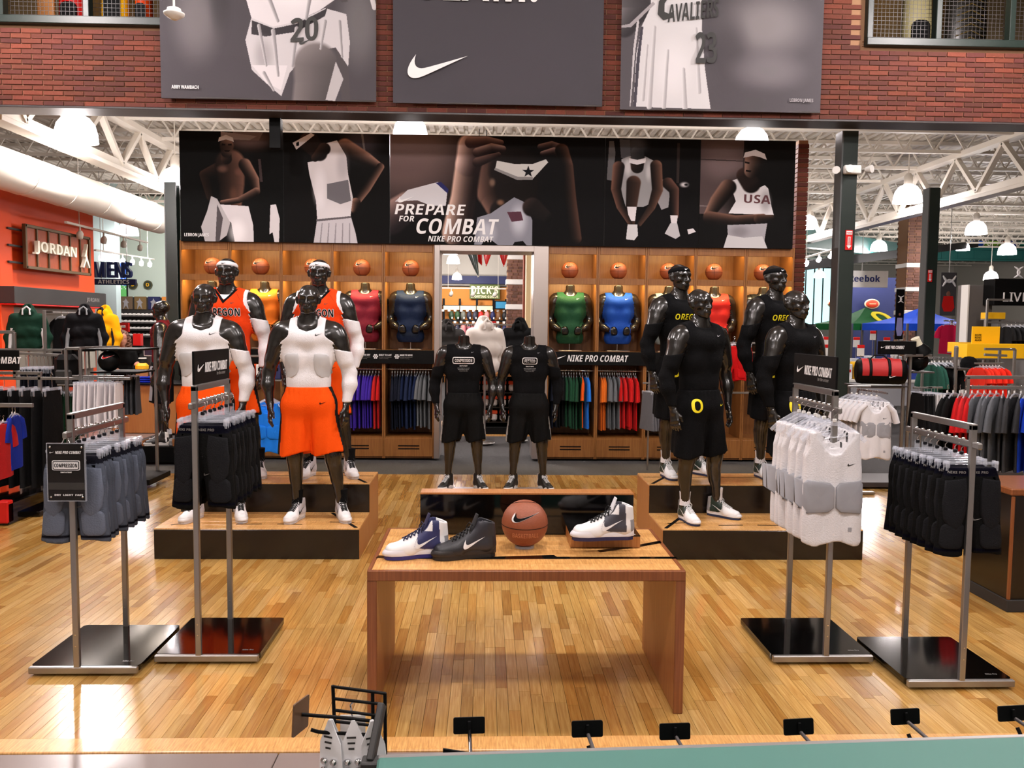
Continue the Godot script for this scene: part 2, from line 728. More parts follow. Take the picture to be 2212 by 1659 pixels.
func lamps() -> void:
	# lamps in view, behind the brick gallery
	bell_lamp("large bell lamp glowing beside the white duct, left of the posters", Vector3(-6.015, 4.45, -12.6), 14.0, 0.3)
	bell_lamp("bell lamp half hidden behind the top edge of the centre poster", Vector3(-1.166, 4.6, -12.8), 12.0, 0.265)
	bell_lamp("bell lamp half hidden behind the top edge of the rightmost poster", Vector3(4.017, 4.526, -12.8), 12.0, 0.265)
	bell_lamp("bell lamp glowing right of the green column with the emergency light", Vector3(8.838, 4.487, -17.5), 8.0, 0.29)
	bell_lamp("bell lamp close to the right edge of the rightmost poster", Vector3(8.843, 4.575, -23), 10.0, 0.28)
	bell_lamp("distant bell lamp between the two green columns on the right", Vector3(13.699, 4.556, -29), 10.0, 0.28)
	bell_lamp("bell lamp right of the far green column, nearest the right border", Vector3(13.587, 4.485, -23), 10.0, 0.28)
	bell_lamp("bell lamp in front of the teal mezzanine beam at far right", Vector3(17.016, 4.301, -27), 12.0, 0.28)
	bell_lamp("bell lamp above the track light rail in the left department", Vector3(-10.088, 4.258, -24), 5.0, 0.28)
	bell_lamp("bell lamp partly behind the left green column, beside the posters", Vector3(-5.798, 4.328, -15.9), 9.0, 0.28)
	bell_lamp("small distant bell lamp low beside the left green column", Vector3(-8.742, 3.991, -24), 5.0, 0.14)
	bell_lamp("topmost of three bell lamps seen through the doorway", Vector3(-0.843, 3.463, -19.5), 7.0, 0.17)
	bell_lamp("middle one of three bell lamps seen through the doorway", Vector3(-0.878, 3.433, -22), 7.0, 0.17)
	bell_lamp("lowest of three bell lamps seen through the doorway", Vector3(-0.885, 3.175, -25), 7.0, 0.15)
	bell_lamp("small lamp shining above the dark sign frame beside the right locker", Vector3(12.036, 3.66, -30), 14.0, 0.2)
	bell_lamp("distant lamp above the grey end panel on the right", Vector3(18.353, 3.649, -30), 16.0, 0.25)
	bell_lamp("unlit looking pale bell lamp in front of the mezzanine", Vector3(18.999, 4.993, -33), 1.0, 0.25)
	# lamps of the front hall, above the picture
	for q in [[-3.6, -0.6, "left over the camera"], [0.3, -0.9, "straight over the camera"], [4.4, -0.6, "right over the camera"], [-3.9, -5.2, "over the left foreground racks"], [0.6, -5.4, "over the display table"], [4.8, -5.2, "over the right foreground racks"], [-5.5, -8.6, "left before the brick gallery"], [5.8, -8.6, "right before the brick gallery"], [-2.6, 3.0, "left behind the camera"], [3.0, 3.0, "right behind the camera"]]:
		bell_lamp("white bell lamp out of view, %s" % q[2], Vector3(q[0], 6.2, q[1]), FRONT * (0.45 if q[1] > 0 else 1.0), 0.29, 9.11)


const FRONT := 12.0


func plank_shape(mb: MB, x0: float, x1: float, z0: float, z1: float, y: float, lift: float) -> void:
	var g := 0.0002
	var b := 0.0007
	var p := [Vector3(x0 + g, y, z0 + g), Vector3(x1 - g, y, z0 + g), Vector3(x1 - g, y, z1 - g), Vector3(x0 + g, y, z1 - g)]
	var q := [Vector3(x0 + g + b, y + lift, z0 + g + b), Vector3(x1 - g - b, y + lift, z0 + g + b), Vector3(x1 - g - b, y + lift, z1 - g - b), Vector3(x0 + g + b, y + lift, z1 - g - b)]
	mb.face(q.duplicate(), Vector3.UP)
	for i in 4:
		var j := (i + 1) % 4
		mb.face([p[i], p[j], q[j], q[i]], Vector3.UP + ((p[i] + p[j]) * 0.5 - (p[0] + p[2]) * 0.5).normalized() * 0.1)


func shell() -> void:
	var mb := MB.new()
	# sub-floor
	mb.box(Vector3(0, -0.15, -20), Vector3(56, 0.24, 60))
	var fl := struct("floor", mb, M.carpet, "grey carpet around the wooden court floor")
	var stuff := MB.new()
	var n := 0
	var x := -9.0
	var tones := [Color(0.85, 0.69, 0.4), Color(0.87, 0.71, 0.42), Color(0.81, 0.63, 0.34), Color(0.89, 0.74, 0.47), Color(0.75, 0.56, 0.28), Color(0.84, 0.68, 0.4)]
	while x < 9.5:
		var z := -3.6 + rng.randf() * 0.3
		var top := -3.6
		while top > -10.12:
			z = maxf(top - rng.randf_range(0.22, 0.72), -10.13)
			var c: Color = tones[rng.randi() % 6]
			c = lin(c.darkened(rng.randf() * 0.1))
			if n < 300 and top > -5.4 and absf(x - 0.15) < 0.62 * -top:
				n += 1
				var one := MB.new()
				one.col = c
				plank_shape(one, x, x + 0.057, z, top, -0.012, 0.012)
				obj("plank", one, M.plank, fl)
			else:
				stuff.col = c
				plank_shape(stuff, x, x + 0.057, z, top, -0.012, 0.012)
			top = z
		x += 0.057
	tag(obj("planks", stuff, M.plank, fl), "", "", "", "stuff")
	mb = MB.new()
	mb.box(Vector3(0.25, -0.008, -3.54), Vector3(18.5, 0.02, 0.12), 0.004)
	struct("trim_1", mb, M.maple, "pale wooden border strip along the front of the court floor")
	for k in 6:
		mb = MB.new()
		mb.box(Vector3(-0.874 - 0.6 + (k - 2) * 1.2, -0.014, -2.88), Vector3(1.196, 0.02, 1.19), 0.003)
		obj("tile", mb, M.tile, fl)
	mb = MB.new()
	mb.box(Vector3(0, -0.02, 0.9), Vector3(24, 0.02, 6.3))
	obj("front_paving", mb, M.tile, fl)
	# pale aisles and a second strip of wooden floor behind
	mb = MB.new()
	mb.box(Vector3(-10.2, -0.02, -22), Vector3(9.6, 0.03, 23))
	obj("aisle_paving", mb, M.tile, fl)
	mb = MB.new()
	mb.box(Vector3(0.2, -0.02, -14.9), Vector3(3.0, 0.03, 2.0))
	obj("wooden_strip", mb, M.maple, fl)
	# brick gallery with two windows
	var zf := -10.4
	var y0 := 4.41
	var ly := 5.357
	var ry := 5.302
	var lx := -3.6
	var rx := 4.627
	mb = MB.new()
	for r in [[-16.0, 26.0, y0, ly], [lx, rx, ly, 9.0], [-16.0, -9.5, ly, 9.0], [11.0, 26.0, ly, 9.0], [rx, 11.0, ly, ry]]:
		mb.box(Vector3((r[0] + r[1]) / 2, (r[2] + r[3]) / 2, zf - 0.16), Vector3(r[1] - r[0], r[3] - r[2], 0.3))
	mb.box(Vector3(5, 7.8, zf - 0.16), Vector3(42, 2.4, 0.29))
	var wall := struct("wall_upper", mb, M.mortar, "red brick gallery wall above the shop-in-shop")
	var bricks := MB.new()
	n = 0
	var row := 0
	var bt := [Color(0.43, 0.215, 0.16), Color(0.38, 0.18, 0.145), Color(0.47, 0.23, 0.16), Color(0.36, 0.17, 0.14), Color(0.42, 0.2, 0.145)]
	var y := y0 + 0.004
	while y < 6.2:
		x = -9.45 + (0.12 if row % 2 else 0.0)
		while x < 10.6:
			var w := 0.232
			var inl := x + w > -9.5 and x < lx and y + 0.05 > ly
			var inr := x + w > rx and x < 11.0 and y + 0.05 > ry
			if not inl and not inr:
				var c := lin(bt[rng.randi() % 5].darkened(rng.randf() * 0.15))
				var s := Vector3(w, 0.051, 0.03)
				var pos := Vector3(x + w / 2, y + 0.0255, zf - 0.009 + 0.002 * rng.randf())
				var seen: bool = (absf(x) < 7.2 and y < 5.9) and (x < -4.0 or x > 4.06 or (x > -1.5 and x < -1.15) or (x > 1.3 and x < 1.6))
				if seen and n < 300:
					n += 1
					var one := MB.new()
					one.col = c
					one.box(pos, s, 0.003)
					obj("brick", one, M.brick, wall)
				else:
					bricks.col = c
					bricks.box(pos, s)
			x += 0.242
		y += 0.0605
		row += 1
	tag(obj("bricks", bricks, M.brick, wall), "", "", "", "stuff")
	mb = MB.new()
	mb.box(Vector3(5, y0 - 0.0125, -10.57), Vector3(42, 0.025, 0.38), 0.004)
	struct("trim_2", mb, M.grey_steel, "grey steel lintel under the brick gallery")
	# gallery windows: frames, mullions, wire mesh, glass
	var win := func(i: int, a: float, b: float, yb: float, mull: Array) -> void:
		var w := Node3D.new()
		w.name = "window_%d" % i
		add_child(w)
		w.set_meta("kind", "structure")
		var f := MB.new()
		f.box(Vector3((a + b) / 2, yb + 0.04, zf + 0.02), Vector3(b - a, 0.09, 0.14), 0.006)
		f.box(Vector3((a + b) / 2, 6.56, zf + 0.02), Vector3(b - a, 0.09, 0.14), 0.006)
		for mx in mull + [a + 0.035, b - 0.035]:
			f.box(Vector3(mx, (yb + 6.6) / 2, zf + 0.02), Vector3(0.07, 6.6 - yb, 0.12), 0.006)
		obj("window_frame", f, M.green_steel, w)
		var e := MB.new()
		var q := a + 0.1
		while q < b:
			e.box(Vector3(q, (yb + 6.0) / 2 + 0.02, zf - 0.1), Vector3(0.004, 6.0 - yb, 0.004))
			q += 0.05
		q = yb + 0.1
		while q < 6.0:
			e.box(Vector3((a + b) / 2, q, zf - 0.1), Vector3(b - a, 0.004, 0.004))
			q += 0.05
		tag(obj("wire_mesh", e, M.grey_steel, w), "", "", "", "stuff")
	win.call(1, -9.5, lx, ly, [-4.777, -5.778, -8.0])
	win.call(2, rx, 11.0, ry, [5.516, 6.435, 9.0])
	# loft behind the windows
	mb = MB.new()
	mb.box(Vector3(5, 5.28, -12.2), Vector3(42, 0.1, 3.2))
	mb.box(Vector3(5, 7.15, -13.7), Vector3(42, 3.7, 0.12))
	mb.box(Vector3(5, 9.05, -12.0), Vector3(42, 0.1, 3.6))
	struct("wall_loft", mb, mat(Color(0.36, 0.31, 0.22), 0.8), "pale loft room behind the gallery windows")
	# side walls, front hall and rear hall
	mb = MB.new()
	mb.box(Vector3(-16.2, 4.5, -20), Vector3(0.3, 9.4, 56))
	struct("wall_left", mb, M.back_wall)
	mb = MB.new()
	mb.box(Vector3(26.2, 4.5, -20), Vector3(0.3, 9.4, 56))
	struct("wall_right", mb, M.back_wall)
	mb = MB.new()
	mb.box(Vector3(5, 4.5, -46.2), Vector3(42.6, 9.4, 0.3))
	struct("wall_back", mb, M.back_wall)
	mb = MB.new()
	mb.box(Vector3(5, 4.5, 6.2), Vector3(42.6, 9.4, 0.3))
	struct("wall_front", mb, M.back_wall)
	mb = MB.new()
	mb.box(Vector3(5, 9.2, -2.2), Vector3(42.6, 0.2, 17))
	struct("ceiling", mb, M.back_wall, "plain ceiling of the front hall")
	# corrugated roof deck of the rear hall: ribs run away from the camera
	mb = MB.new()
	x = -16.0
	var ring0 := PackedVector3Array()
	var ring1 := PackedVector3Array()
	while x < 26.0:
		for q in [[0.0, 0.0], [0.1, 0.0], [0.125, 0.06], [0.175, 0.06], [0.2, 0.0]]:
			ring0.append(Vector3(x + q[0], 5.85 + q[1], -13.7))
			ring1.append(Vector3(x + q[0], 5.85 + q[1], -46.0))
		x += 0.2
	mb.loft([ring0, ring1], false, false, false, -1)
	mb.box(Vector3(5, 6.0, -29.8), Vector3(42, 0.05, 32.4))
	struct("ceiling_rear", mb, M.roof, "off-white corrugated roof deck over the rear departments")
	var joist: MeshInstance3D
	for k in 19:
		if k == 0:
			mb = MB.new()
			mb.box(Vector3(5, 5.8, 0), Vector3(42, 0.07, 0.12))
			mb.box(Vector3(5, 5.28, 0), Vector3(42, 0.06, 0.1))
			for j in 69:
				var xx := -16.0 + j * 0.61
				mb.bar(Vector3(xx, 5.78, 0), Vector3(xx + 0.305, 5.3, 0), 0.03, 0.03)
				mb.bar(Vector3(xx + 0.305, 5.3, 0), Vector3(xx + 0.61, 5.78, 0), 0.03, 0.03)
			joist = struct("roof_joist", mb, M.roof, "white open-web roof joists under the deck")
		else:
			joist = joist.duplicate()
			joist.name = numbered("roof_joist")
			add_child(joist)
		joist.position.z = -14.6 - k * 1.65
	for g in [[-6.25, 4.36, -10.9, -17.2, "white roof girder above the duct on the left"], [9.3, 4.3, -12.0, -27.0, "white roof girder sloping across the right departments"]]:
		mb = MB.new()
		mb.box(Vector3(g[0], g[1] + 0.03, (g[2] + g[3]) / 2), Vector3(0.26, 0.07, g[2] - g[3]), 0.005)
		mb.box(Vector3(g[0], g[1] + 0.13, (g[2] + g[3]) / 2), Vector3(0.05, 0.16, g[2] - g[3]))
		mb.box(Vector3(g[0], 5.25, (g[2] + g[3]) / 2), Vector3(0.22, 0.1, g[2] - g[3]))
		var z: float = g[2]
		while z > g[3] + 1.0:
			mb.bar(Vector3(g[0], 5.2, z), Vector3(g[0], g[1] + 0.15, z - 0.75), 0.1, 0.07)
			mb.bar(Vector3(g[0], g[1] + 0.15, z - 0.75), Vector3(g[0], 5.2, z - 1.5), 0.1, 0.07)
			z -= 1.5
		struct("roof_girder", mb, M.roof, g[4])
	# round air duct
	var t := thing("air_duct", "fat round off-white air duct under the ceiling on the left", "duct", Vector3(-6.72, 3.93, -10.9))
	mb = MB.new()
	mb.tube([Vector3(0, 0, 0), Vector3(0, 0, -6.6)], 0.29, 32)
	obj("duct_pipe", mb, M.roof, t)
	for k in 6:
		mb = MB.new()
		mb.tube([Vector3(0, 0, -0.3 - k * 1.15), Vector3(0, 0, -0.34 - k * 1.15)], 0.297, 32)
		obj("seam_band", mb, M.roof, t)
	# green columns
	for c in [[4.704, -10.95, 4.385, "thick dark green steel column right of the lockers, carrying an emergency light"], [-5.74, -15.6, 4.36, "dark green steel column left of the lockers, under the girder"], [8.134, -15.2, 4.4, "dark green steel column farther back, with a smaller fire sign"], [-2.659, -10.75, 4.385, "black steel post between the gallery and the posters"]]:
		t = thing("steel_column", c[3], "column", Vector3(c[0], 0, c[1]))
		mb = MB.new()
		var w := 0.19
		if "post" in c[3]:
			mb.box(Vector3(0, 4.2, 0), Vector3(0.14, 0.37, 0.12), 0.004)
			obj("post", mb, M.black, t)
			continue
		mb.box(Vector3(0, c[2] / 2, w / 2), Vector3(w, c[2], 0.016))
		mb.box(Vector3(0, c[2] / 2, -w / 2), Vector3(w, c[2], 0.016))
		mb.box(Vector3(0, c[2] / 2, 0), Vector3(0.014, c[2], w))
		obj("shaft", mb, M.green_steel, t)
		mb = MB.new()
		mb.box(Vector3(-w / 2 - 0.012, c[2] / 2, 0.0), Vector3(0.02, c[2], w + 0.02))
		obj("side_cover", mb, mat(Color(0.3, 0.31, 0.31), 0.4), t)
	fire_sign(Vector3(4.72, 0, -10.84), 3.113, 2.856, "red and white fire extinguisher sign on the thick green column")
	fire_sign(Vector3(8.093, 0, -15.08), 2.916, 2.698, "smaller red fire extinguisher sign on the farther green column")
	t = thing("emergency_light", "white twin-headed emergency light on the thick green column", "emergency light", Vector3(4.717, 3.882, -10.85))
	mb = MB.new()
	mb.box(Vector3(0, 0, 0.04), Vector3(0.22, 0.11, 0.07), 0.012)
	obj("housing", mb, M.white, t)
	for s in [[-0.22, -0.02], [0.2, 0.0], [-0.06, 0.0]]:
		mb = MB.new()
		mb.xf = T(Vector3(s[0], s[1], 0.09), s[0] * 3.0)
		mb.tube([Vector3(0, 0, -0.05), Vector3(0, 0, 0), Vector3(0, 0, 0.04)], [0.03, 0.045, 0.05], 14)
		obj("lamp_head", mb, M.white, t)
	# brick pier that ends the lockers on the right
	mb = MB.new()
	mb.box(Vector3(4.329, 2.2, -11.75), Vector3(0.13, 4.4, 0.5))
	var pier := struct("wall_pier", mb, M.mortar, "narrow brick pier at the right end of the lockers")
	y = 0.0
	row = 0
	while y < 4.3:
		var one := MB.new()
		one.col = lin(bt[row % 5])
		one.box(Vector3(4.329, y + 0.03, -11.74), Vector3(0.15, 0.055, 0.51), 0.003)
		obj("brick", one, M.brick, pier)
		y += 0.065
		row += 1
	# loft lamps
	for p in [Vector3(-6.2, 7.2, -12.4), Vector3(6.0, 7.2, -12.4)]:
		t = thing("loft_lamp", "round lamp hanging in the loft behind the %s window" % ("left" if p.x < 0 else "right"), "ceiling lamp", p)
		mb = MB.new()
		mb.ball(Vector3.ZERO, Vector3.ONE * 0.12)
		obj("globe", mb, M.lamp_glow, t)
		var l := OmniLight3D.new()
		l.name = "loft_light"
		t.add_child(l, true)
		l.light_color = Color(1.0, 0.8, 0.5)
		l.light_energy = 1.0
		l.light_size = 0.1
		l.shadow_enabled = true


func fire_sign(p: Vector3, yt: float, yb: float, label: String) -> void:
	var h := yt - yb
	var t := thing("fire_sign", label, "sign", Vector3(p.x, yb, p.z))
	var mb := MB.new()
	mb.box(Vector3(0, h / 2, 0), Vector3(h * 0.36, h, 0.012))
	obj("plate", mb, M.red, t)
	mb = MB.new()
	var s := h
	mb.extr(PackedVector2Array([Vector2(-0.07 * s, 0.66 * s), Vector2(0.07 * s, 0.66 * s), Vector2(0.07 * s, 0.22 * s), Vector2(0.13 * s, 0.22 * s), Vector2(0, 0.06 * s), Vector2(-0.13 * s, 0.22 * s), Vector2(-0.07 * s, 0.22 * s)]), 0.004)
	mb.box(Vector3(0, 0.86 * s, 0), Vector3(0.3 * s, 0.18 * s, 0.004))
	var o := obj("arrow", mb, M.white_print, t)
	o.position.z = 0.008
	letters("lettering", "FIRE", 0.07 * s, T(Vector3(0, 0.86 * s, 0.011)), M.red, t, 0.26 * s, 0, 0.002)
	mb = MB.new()
	text(mb, "EXTINGUISHER", 0.075 * s, T(Vector3(0, 0.44 * s, 0.011), 0, 0, PI / 2), 0.4 * s, 0, 0.002)
	obj("lettering", mb, M.red, t)


class Paint:
	# a print: flat colours, soft shapes and shaded limbs in the poster's own picture coordinates
	var im: Image
	var o := Vector2.ZERO
	var k := 1.5
	func _init(r: Rect2, bg: Color, scale := 1.5) -> void:
		o = r.position
		k = scale
		im = Image.create(int(r.size.x * k), int(r.size.y * k), false, Image.FORMAT_RGB8)
		im.fill(bg)
	func poly(pts: Array, c: Color) -> Paint:
		var q := PackedVector2Array()
		for i in range(0, pts.size(), 2):
			q.append((Vector2(pts[i], pts[i + 1]) - o) * k)
		var n := q.size()
		for y in im.get_height():
			var xs := []
			for i in n:
				var a := q[i]
				var b := q[(i + 1) % n]
				if (a.y <= y + 0.5) != (b.y <= y + 0.5):
					xs.append(a.x + (y + 0.5 - a.y) * (b.x - a.x) / (b.y - a.y))
			xs.sort()
			for i in range(0, xs.size() - 1, 2):
				var x0 := clampi(roundi(xs[i]), 0, im.get_width())
				var x1 := clampi(roundi(xs[i + 1]), 0, im.get_width())
				if x1 > x0:
					im.fill_rect(Rect2i(x0, y, x1 - x0, 1), c)
		return self
	func spot(cx: float, cy: float, rx: float, ry: float, c: Color, a := 1.0) -> Paint:   # soft round patch
		var m := (Vector2(cx, cy) - o) * k
		for y in range(maxi(0, int(m.y - ry * k)), mini(im.get_height(), int(m.y + ry * k) + 1)):
			for x in range(maxi(0, int(m.x - rx * k)), mini(im.get_width(), int(m.x + rx * k) + 1)):
				var d := Vector2((x - m.x) / (rx * k), (y - m.y) / (ry * k)).length()
				if d < 1.0:
					im.set_pixel(x, y, im.get_pixel(x, y).lerp(c, a * smoothstep(1.0, 0.2, d)))
		return self
	func limb(pts: Array, rad: Array, dark: Color, light: Color, from := Vector2(-0.6, -0.6)) -> Paint:   # tapered, rounded and lit from one side
		var q := []
		var lo := Vector2(1e6, 1e6)
		var hi := Vector2(-1e6, -1e6)
		for i in range(0, pts.size(), 2):
			var p := (Vector2(pts[i], pts[i + 1]) - o) * k
			q.append(p)
			var r: float = rad[i / 2] * k
			lo = lo.min(p - Vector2(r, r))
			hi = hi.max(p + Vector2(r, r))
		for y in range(maxi(0, int(lo.y)), mini(im.get_height(), int(hi.y) + 1)):
			for x in range(maxi(0, int(lo.x)), mini(im.get_width(), int(hi.x) + 1)):
				var p := Vector2(x, y)
				var best := 1.0
				var nb := Vector2.ZERO
				for i in maxi(q.size() - 1, 1):
					var a: Vector2 = q[i]
					var b: Vector2 = q[mini(i + 1, q.size() - 1)]
					var t := clampf((p - a).dot(b - a) / maxf(a.distance_squared_to(b), 0.01), 0.0, 1.0)
					var r: float = lerpf(rad[i], rad[mini(i + 1, q.size() - 1)], t) * k
					var w := (p - a.lerp(b, t)) / r
					if w.length() < best:
						best = w.length()
						nb = w
				if best < 1.0:
					var s := clampf(0.42 + nb.dot(from) * 0.75, 0.0, 1.0)
					var c := dark.lerp(light, s * (0.5 + 0.5 * s))
					im.set_pixel(x, y, im.get_pixel(x, y).lerp(c, clampf((1.0 - best) * 6.0, 0.0, 1.0)))
		return self
	func done() -> StandardMaterial3D:
		var m := StandardMaterial3D.new()
		m.albedo_texture = ImageTexture.create_from_image(im)
		m.roughness = 0.75
		m.metallic_specular = 0.25
		m.cull_mode = BaseMaterial3D.CULL_DISABLED
		m.texture_repeat = false
		return m


func posters() -> void:
	var sk := Color(0.05, 0.033, 0.028)
	var sl := Color(0.66, 0.49, 0.42)
	var wt := Color(0.8, 0.78, 0.79)
	var wd := Color(0.36, 0.34, 0.35)
	var bk := Color(0.022, 0.02, 0.022)
	var P: Paint
	var prints := []
	# standing bare-chested player with a towel
	P = Paint.new(Rect2(388, 281, 224, 241), bk)
	P.spot(540, 295, 75, 40, Color(0.34, 0.27, 0.26)).poly([505, 281, 570, 281, 560, 300, 500, 300], Color(0.42, 0.36, 0.35)).poly([478, 281, 556, 290, 540, 299, 478, 296], Color(0.55, 0.5, 0.5))
	P.limb([470, 360, 440, 375, 452, 425], [13, 11, 8], sk, Color(0.2, 0.13, 0.1))
	P.limb([497, 352, 500, 395, 498, 440], [36, 30, 25], sk, Color(0.58, 0.4, 0.33), Vector2(0.5, -0.3))
	P.spot(480, 362, 17, 12, Color(0.5, 0.36, 0.31), 0.6).spot(516, 368, 15, 12, Color(0.42, 0.28, 0.24), 0.6).spot(503, 415, 12, 22, Color(0.4, 0.26, 0.2), 0.5)
	P.limb([529, 352, 548, 385, 553, 410], [15, 13, 9], sk, sl, Vector2(0.7, -0.4)).limb([553, 410, 515, 430, 478, 436], [9, 7, 6], sk, sl, Vector2(0.2, -0.8))
	P.limb([489, 340, 489, 330], [13, 12], sk, Color(0.3, 0.2, 0.16)).limb([490, 312, 489, 325], [17, 13], sk, Color(0.6, 0.44, 0.37), Vector2(0.3, -0.6))
	P.poly([472, 303, 474, 294, 489, 288, 504, 294, 506, 303, 489, 298], wt).poly([480, 307, 487, 308, 487, 311, 480, 311], sk).poly([493, 308, 501, 307, 501, 311, 493, 311], sk).poly([485, 322, 497, 322, 495, 325, 487, 325], sk)
	P.poly([468, 440, 536, 443, 546, 485, 547, 522, 505, 522, 498, 480, 486, 470], wt).spot(510, 500, 30, 40, Color(0.95, 0.93, 0.94), 0.7)
	P.poly([455, 422, 468, 428, 496, 480, 488, 508, 470, 522, 440, 522, 432, 490, 446, 455], Color(0.68, 0.66, 0.67)).poly([468, 440, 480, 470, 472, 522, 463, 522], Color(0.3, 0.28, 0.29))
	P.poly([584, 440, 596, 438, 604, 470, 602, 522, 592, 522, 588, 500, 581, 505], wt).poly([558, 340, 564, 340, 568, 390, 562, 390], Color(0.25, 0.2, 0.2))
	prints.append(P)
	# player bowing his head, one arm on the hip
	P = Paint.new(Rect2(612, 281, 230, 241), Color(0.028, 0.024, 0.025))
	P.spot(780, 300, 60, 60, Color(0.2, 0.18, 0.2)).poly([780, 281, 785, 281, 790, 320, 786, 320], Color(0.4, 0.38, 0.38))
	P.limb([745, 312, 790, 335, 822, 352], [22, 16, 8], sk, sl, Vector2(0.1, -0.8)).limb([822, 352, 792, 400, 768, 432], [9, 10, 9], sk, sl, Vector2(0.7, 0.1)).limb([768, 432, 764, 450], [12, 6], sk, sl)
	P.poly([700, 304, 728, 296, 748, 330, 752, 370, 762, 420, 757, 462, 684, 470, 682, 430, 668, 372, 664, 345, 690, 340], wt).spot(690, 400, 22, 60, Color(0.9, 0.88, 0.9), 0.8).spot(740, 350, 20, 50, Color(0.6, 0.58, 0.6), 0.5)
	P.poly([706, 392, 752, 382, 758, 428, 735, 436, 706, 424], Color(0.42, 0.41, 0.43))
	P.limb([668, 300, 690, 325], [24, 18], sk, Color(0.24, 0.16, 0.13)).limb([700, 315, 680, 335], [15, 9], sk, Color(0.22, 0.15, 0.12))
	P.poly([632, 303, 672, 281, 680, 285, 640, 318], wt).poly([640, 303, 646, 300, 646, 309, 640, 310], bk)
	P.poly([684, 470, 758, 464, 768, 500, 772, 522, 676, 522], Color(0.74, 0.72, 0.74)).poly([682, 470, 758, 462, 758, 466, 682, 475], wd)
	for i in 5:
		P.poly([694 + i * 15, 478, 696 + i * 15, 478, 692 + i * 16, 522, 689 + i * 16, 522], Color(0.55, 0.53, 0.55))
	prints.append(P)
	# two fists pulling on a starred headband
	P = Paint.new(Rect2(842, 281, 465, 246), Color(0.03, 0.026, 0.03))
	P.spot(870, 340, 210, 150, Color(0.36, 0.29, 0.28)).spot(890, 300, 130, 70, Color(0.4, 0.33, 0.32), 0.8)
	P.limb([842, 470, 880, 440, 940, 432], [40, 34, 30], Color(0.1, 0.08, 0.09), Color(0.62, 0.5, 0.47))
	P.poly([852, 432, 880, 405, 945, 386, 966, 400, 962, 440, 930, 440, 900, 428], Color(0.78, 0.77, 0.79)).poly([940, 388, 952, 386, 968, 402, 966, 412], Color(0.15, 0.16, 0.36))
	P.limb([1060, 360, 1060, 410, 1070, 440], [42, 34, 26], sk, Color(0.46, 0.34, 0.3), Vector2(-0.9, 0.0)).limb([1110, 360, 1120, 430, 1085, 450], [60, 42, 30], sk, Color(0.1, 0.08, 0.08)).spot(1080, 430, 12, 10, Color(0.45, 0.33, 0.26)).spot(1062, 385, 10, 14, Color(0.5, 0.4, 0.34), 0.8)
	P.limb([985, 500, 1000, 420, 1010, 345], [34, 30, 30], Color(0.09, 0.06, 0.06), Color(0.8, 0.66, 0.6), Vector2(-0.9, -0.2)).limb([1010, 345, 1018, 305], [30, 34], Color(0.1, 0.06, 0.06), Color(0.85, 0.72, 0.68), Vector2(-0.9, -0.3))
	P.limb([1015, 296, 1048, 292, 1080, 295], [14, 12, 7], Color(0.16, 0.1, 0.1), Color(0.6, 0.48, 0.45), Vector2(0, -0.9)).limb([1030, 318, 1060, 306, 1084, 309], [12, 10, 8], Color(0.12, 0.08, 0.08), Color(0.62, 0.5, 0.46), Vector2(0, -0.9)).limb([1030, 340, 1055, 330, 1075, 322], [12, 9, 6], Color(0.08, 0.05, 0.05), Color(0.4, 0.3, 0.27), Vector2(0, -0.9))
	P.limb([1165, 303, 1190, 298, 1212, 310], [7, 9, 14], Color(0.08, 0.05, 0.05), Color(0.58, 0.46, 0.44), Vector2(0, -0.9)).limb([1170, 318, 1195, 312, 1212, 318], [6, 9, 12], Color(0.08, 0.05, 0.05), Color(0.6, 0.47, 0.44), Vector2(0, -0.9)).limb([1212, 310, 1226, 345, 1232, 420, 1245, 510], [16, 12, 14, 14], Color(0.02, 0.015, 0.015), Color(0.4, 0.27, 0.22), Vector2(0.5, -0.5))
	P.poly([1072, 336, 1110, 343, 1150, 342, 1178, 331, 1183, 338, 1150, 376, 1118, 376, 1068, 356], Color(0.74, 0.73, 0.72)).poly([1068, 352, 1118, 372, 1150, 372, 1150, 378, 1116, 379, 1066, 357], Color(0.5, 0.49, 0.49))
	var st := []
	for i in 10:
		var a := i * TAU / 10 - PI / 2
		var r := 14.0 if i % 2 == 0 else 5.5
		st.append_array([1140 + cos(a) * r, 360 + sin(a) * r])
	P.poly(st, Color(0.06, 0.06, 0.08))
	P.poly([1060, 455, 1110, 418, 1135, 430, 1150, 470, 1150, 527, 1024, 527, 1030, 465], Color(0.5, 0.5, 0.54)).spot(1050, 500, 30, 40, Color(0.72, 0.72, 0.76), 0.8).spot(1120, 470, 26, 50, Color(0.75, 0.75, 0.79), 0.8).poly([1095, 452, 1125, 450, 1130, 470, 1105, 474], Color(0.3, 0.18, 0.22)).limb([1150, 440, 1180, 460], [24, 14], bk, Color(0.2, 0.15, 0.14))
	P.poly([1045, 518, 1060, 515, 1075, 527, 1040, 527], bk).poly([1112, 520, 1130, 517, 1138, 527, 1108, 527], bk)
	prints.append(P)
	# seated player tying a shoe
	P = Paint.new(Rect2(1307, 286, 205, 245), Color(0.024, 0.022, 0.026))
	P.spot(1370, 300, 40, 30, Color(0.25, 0.25, 0.27)).poly([1336, 288, 1358, 289, 1362, 335, 1340, 330], Color(0.3, 0.3, 0.32)).poly([1314, 293, 1324, 293, 1328, 320, 1322, 382, 1310, 380], Color(0.34, 0.33, 0.34)).poly([1461, 295, 1467, 295, 1467, 385, 1461, 385], Color(0.17, 0.14, 0.13))
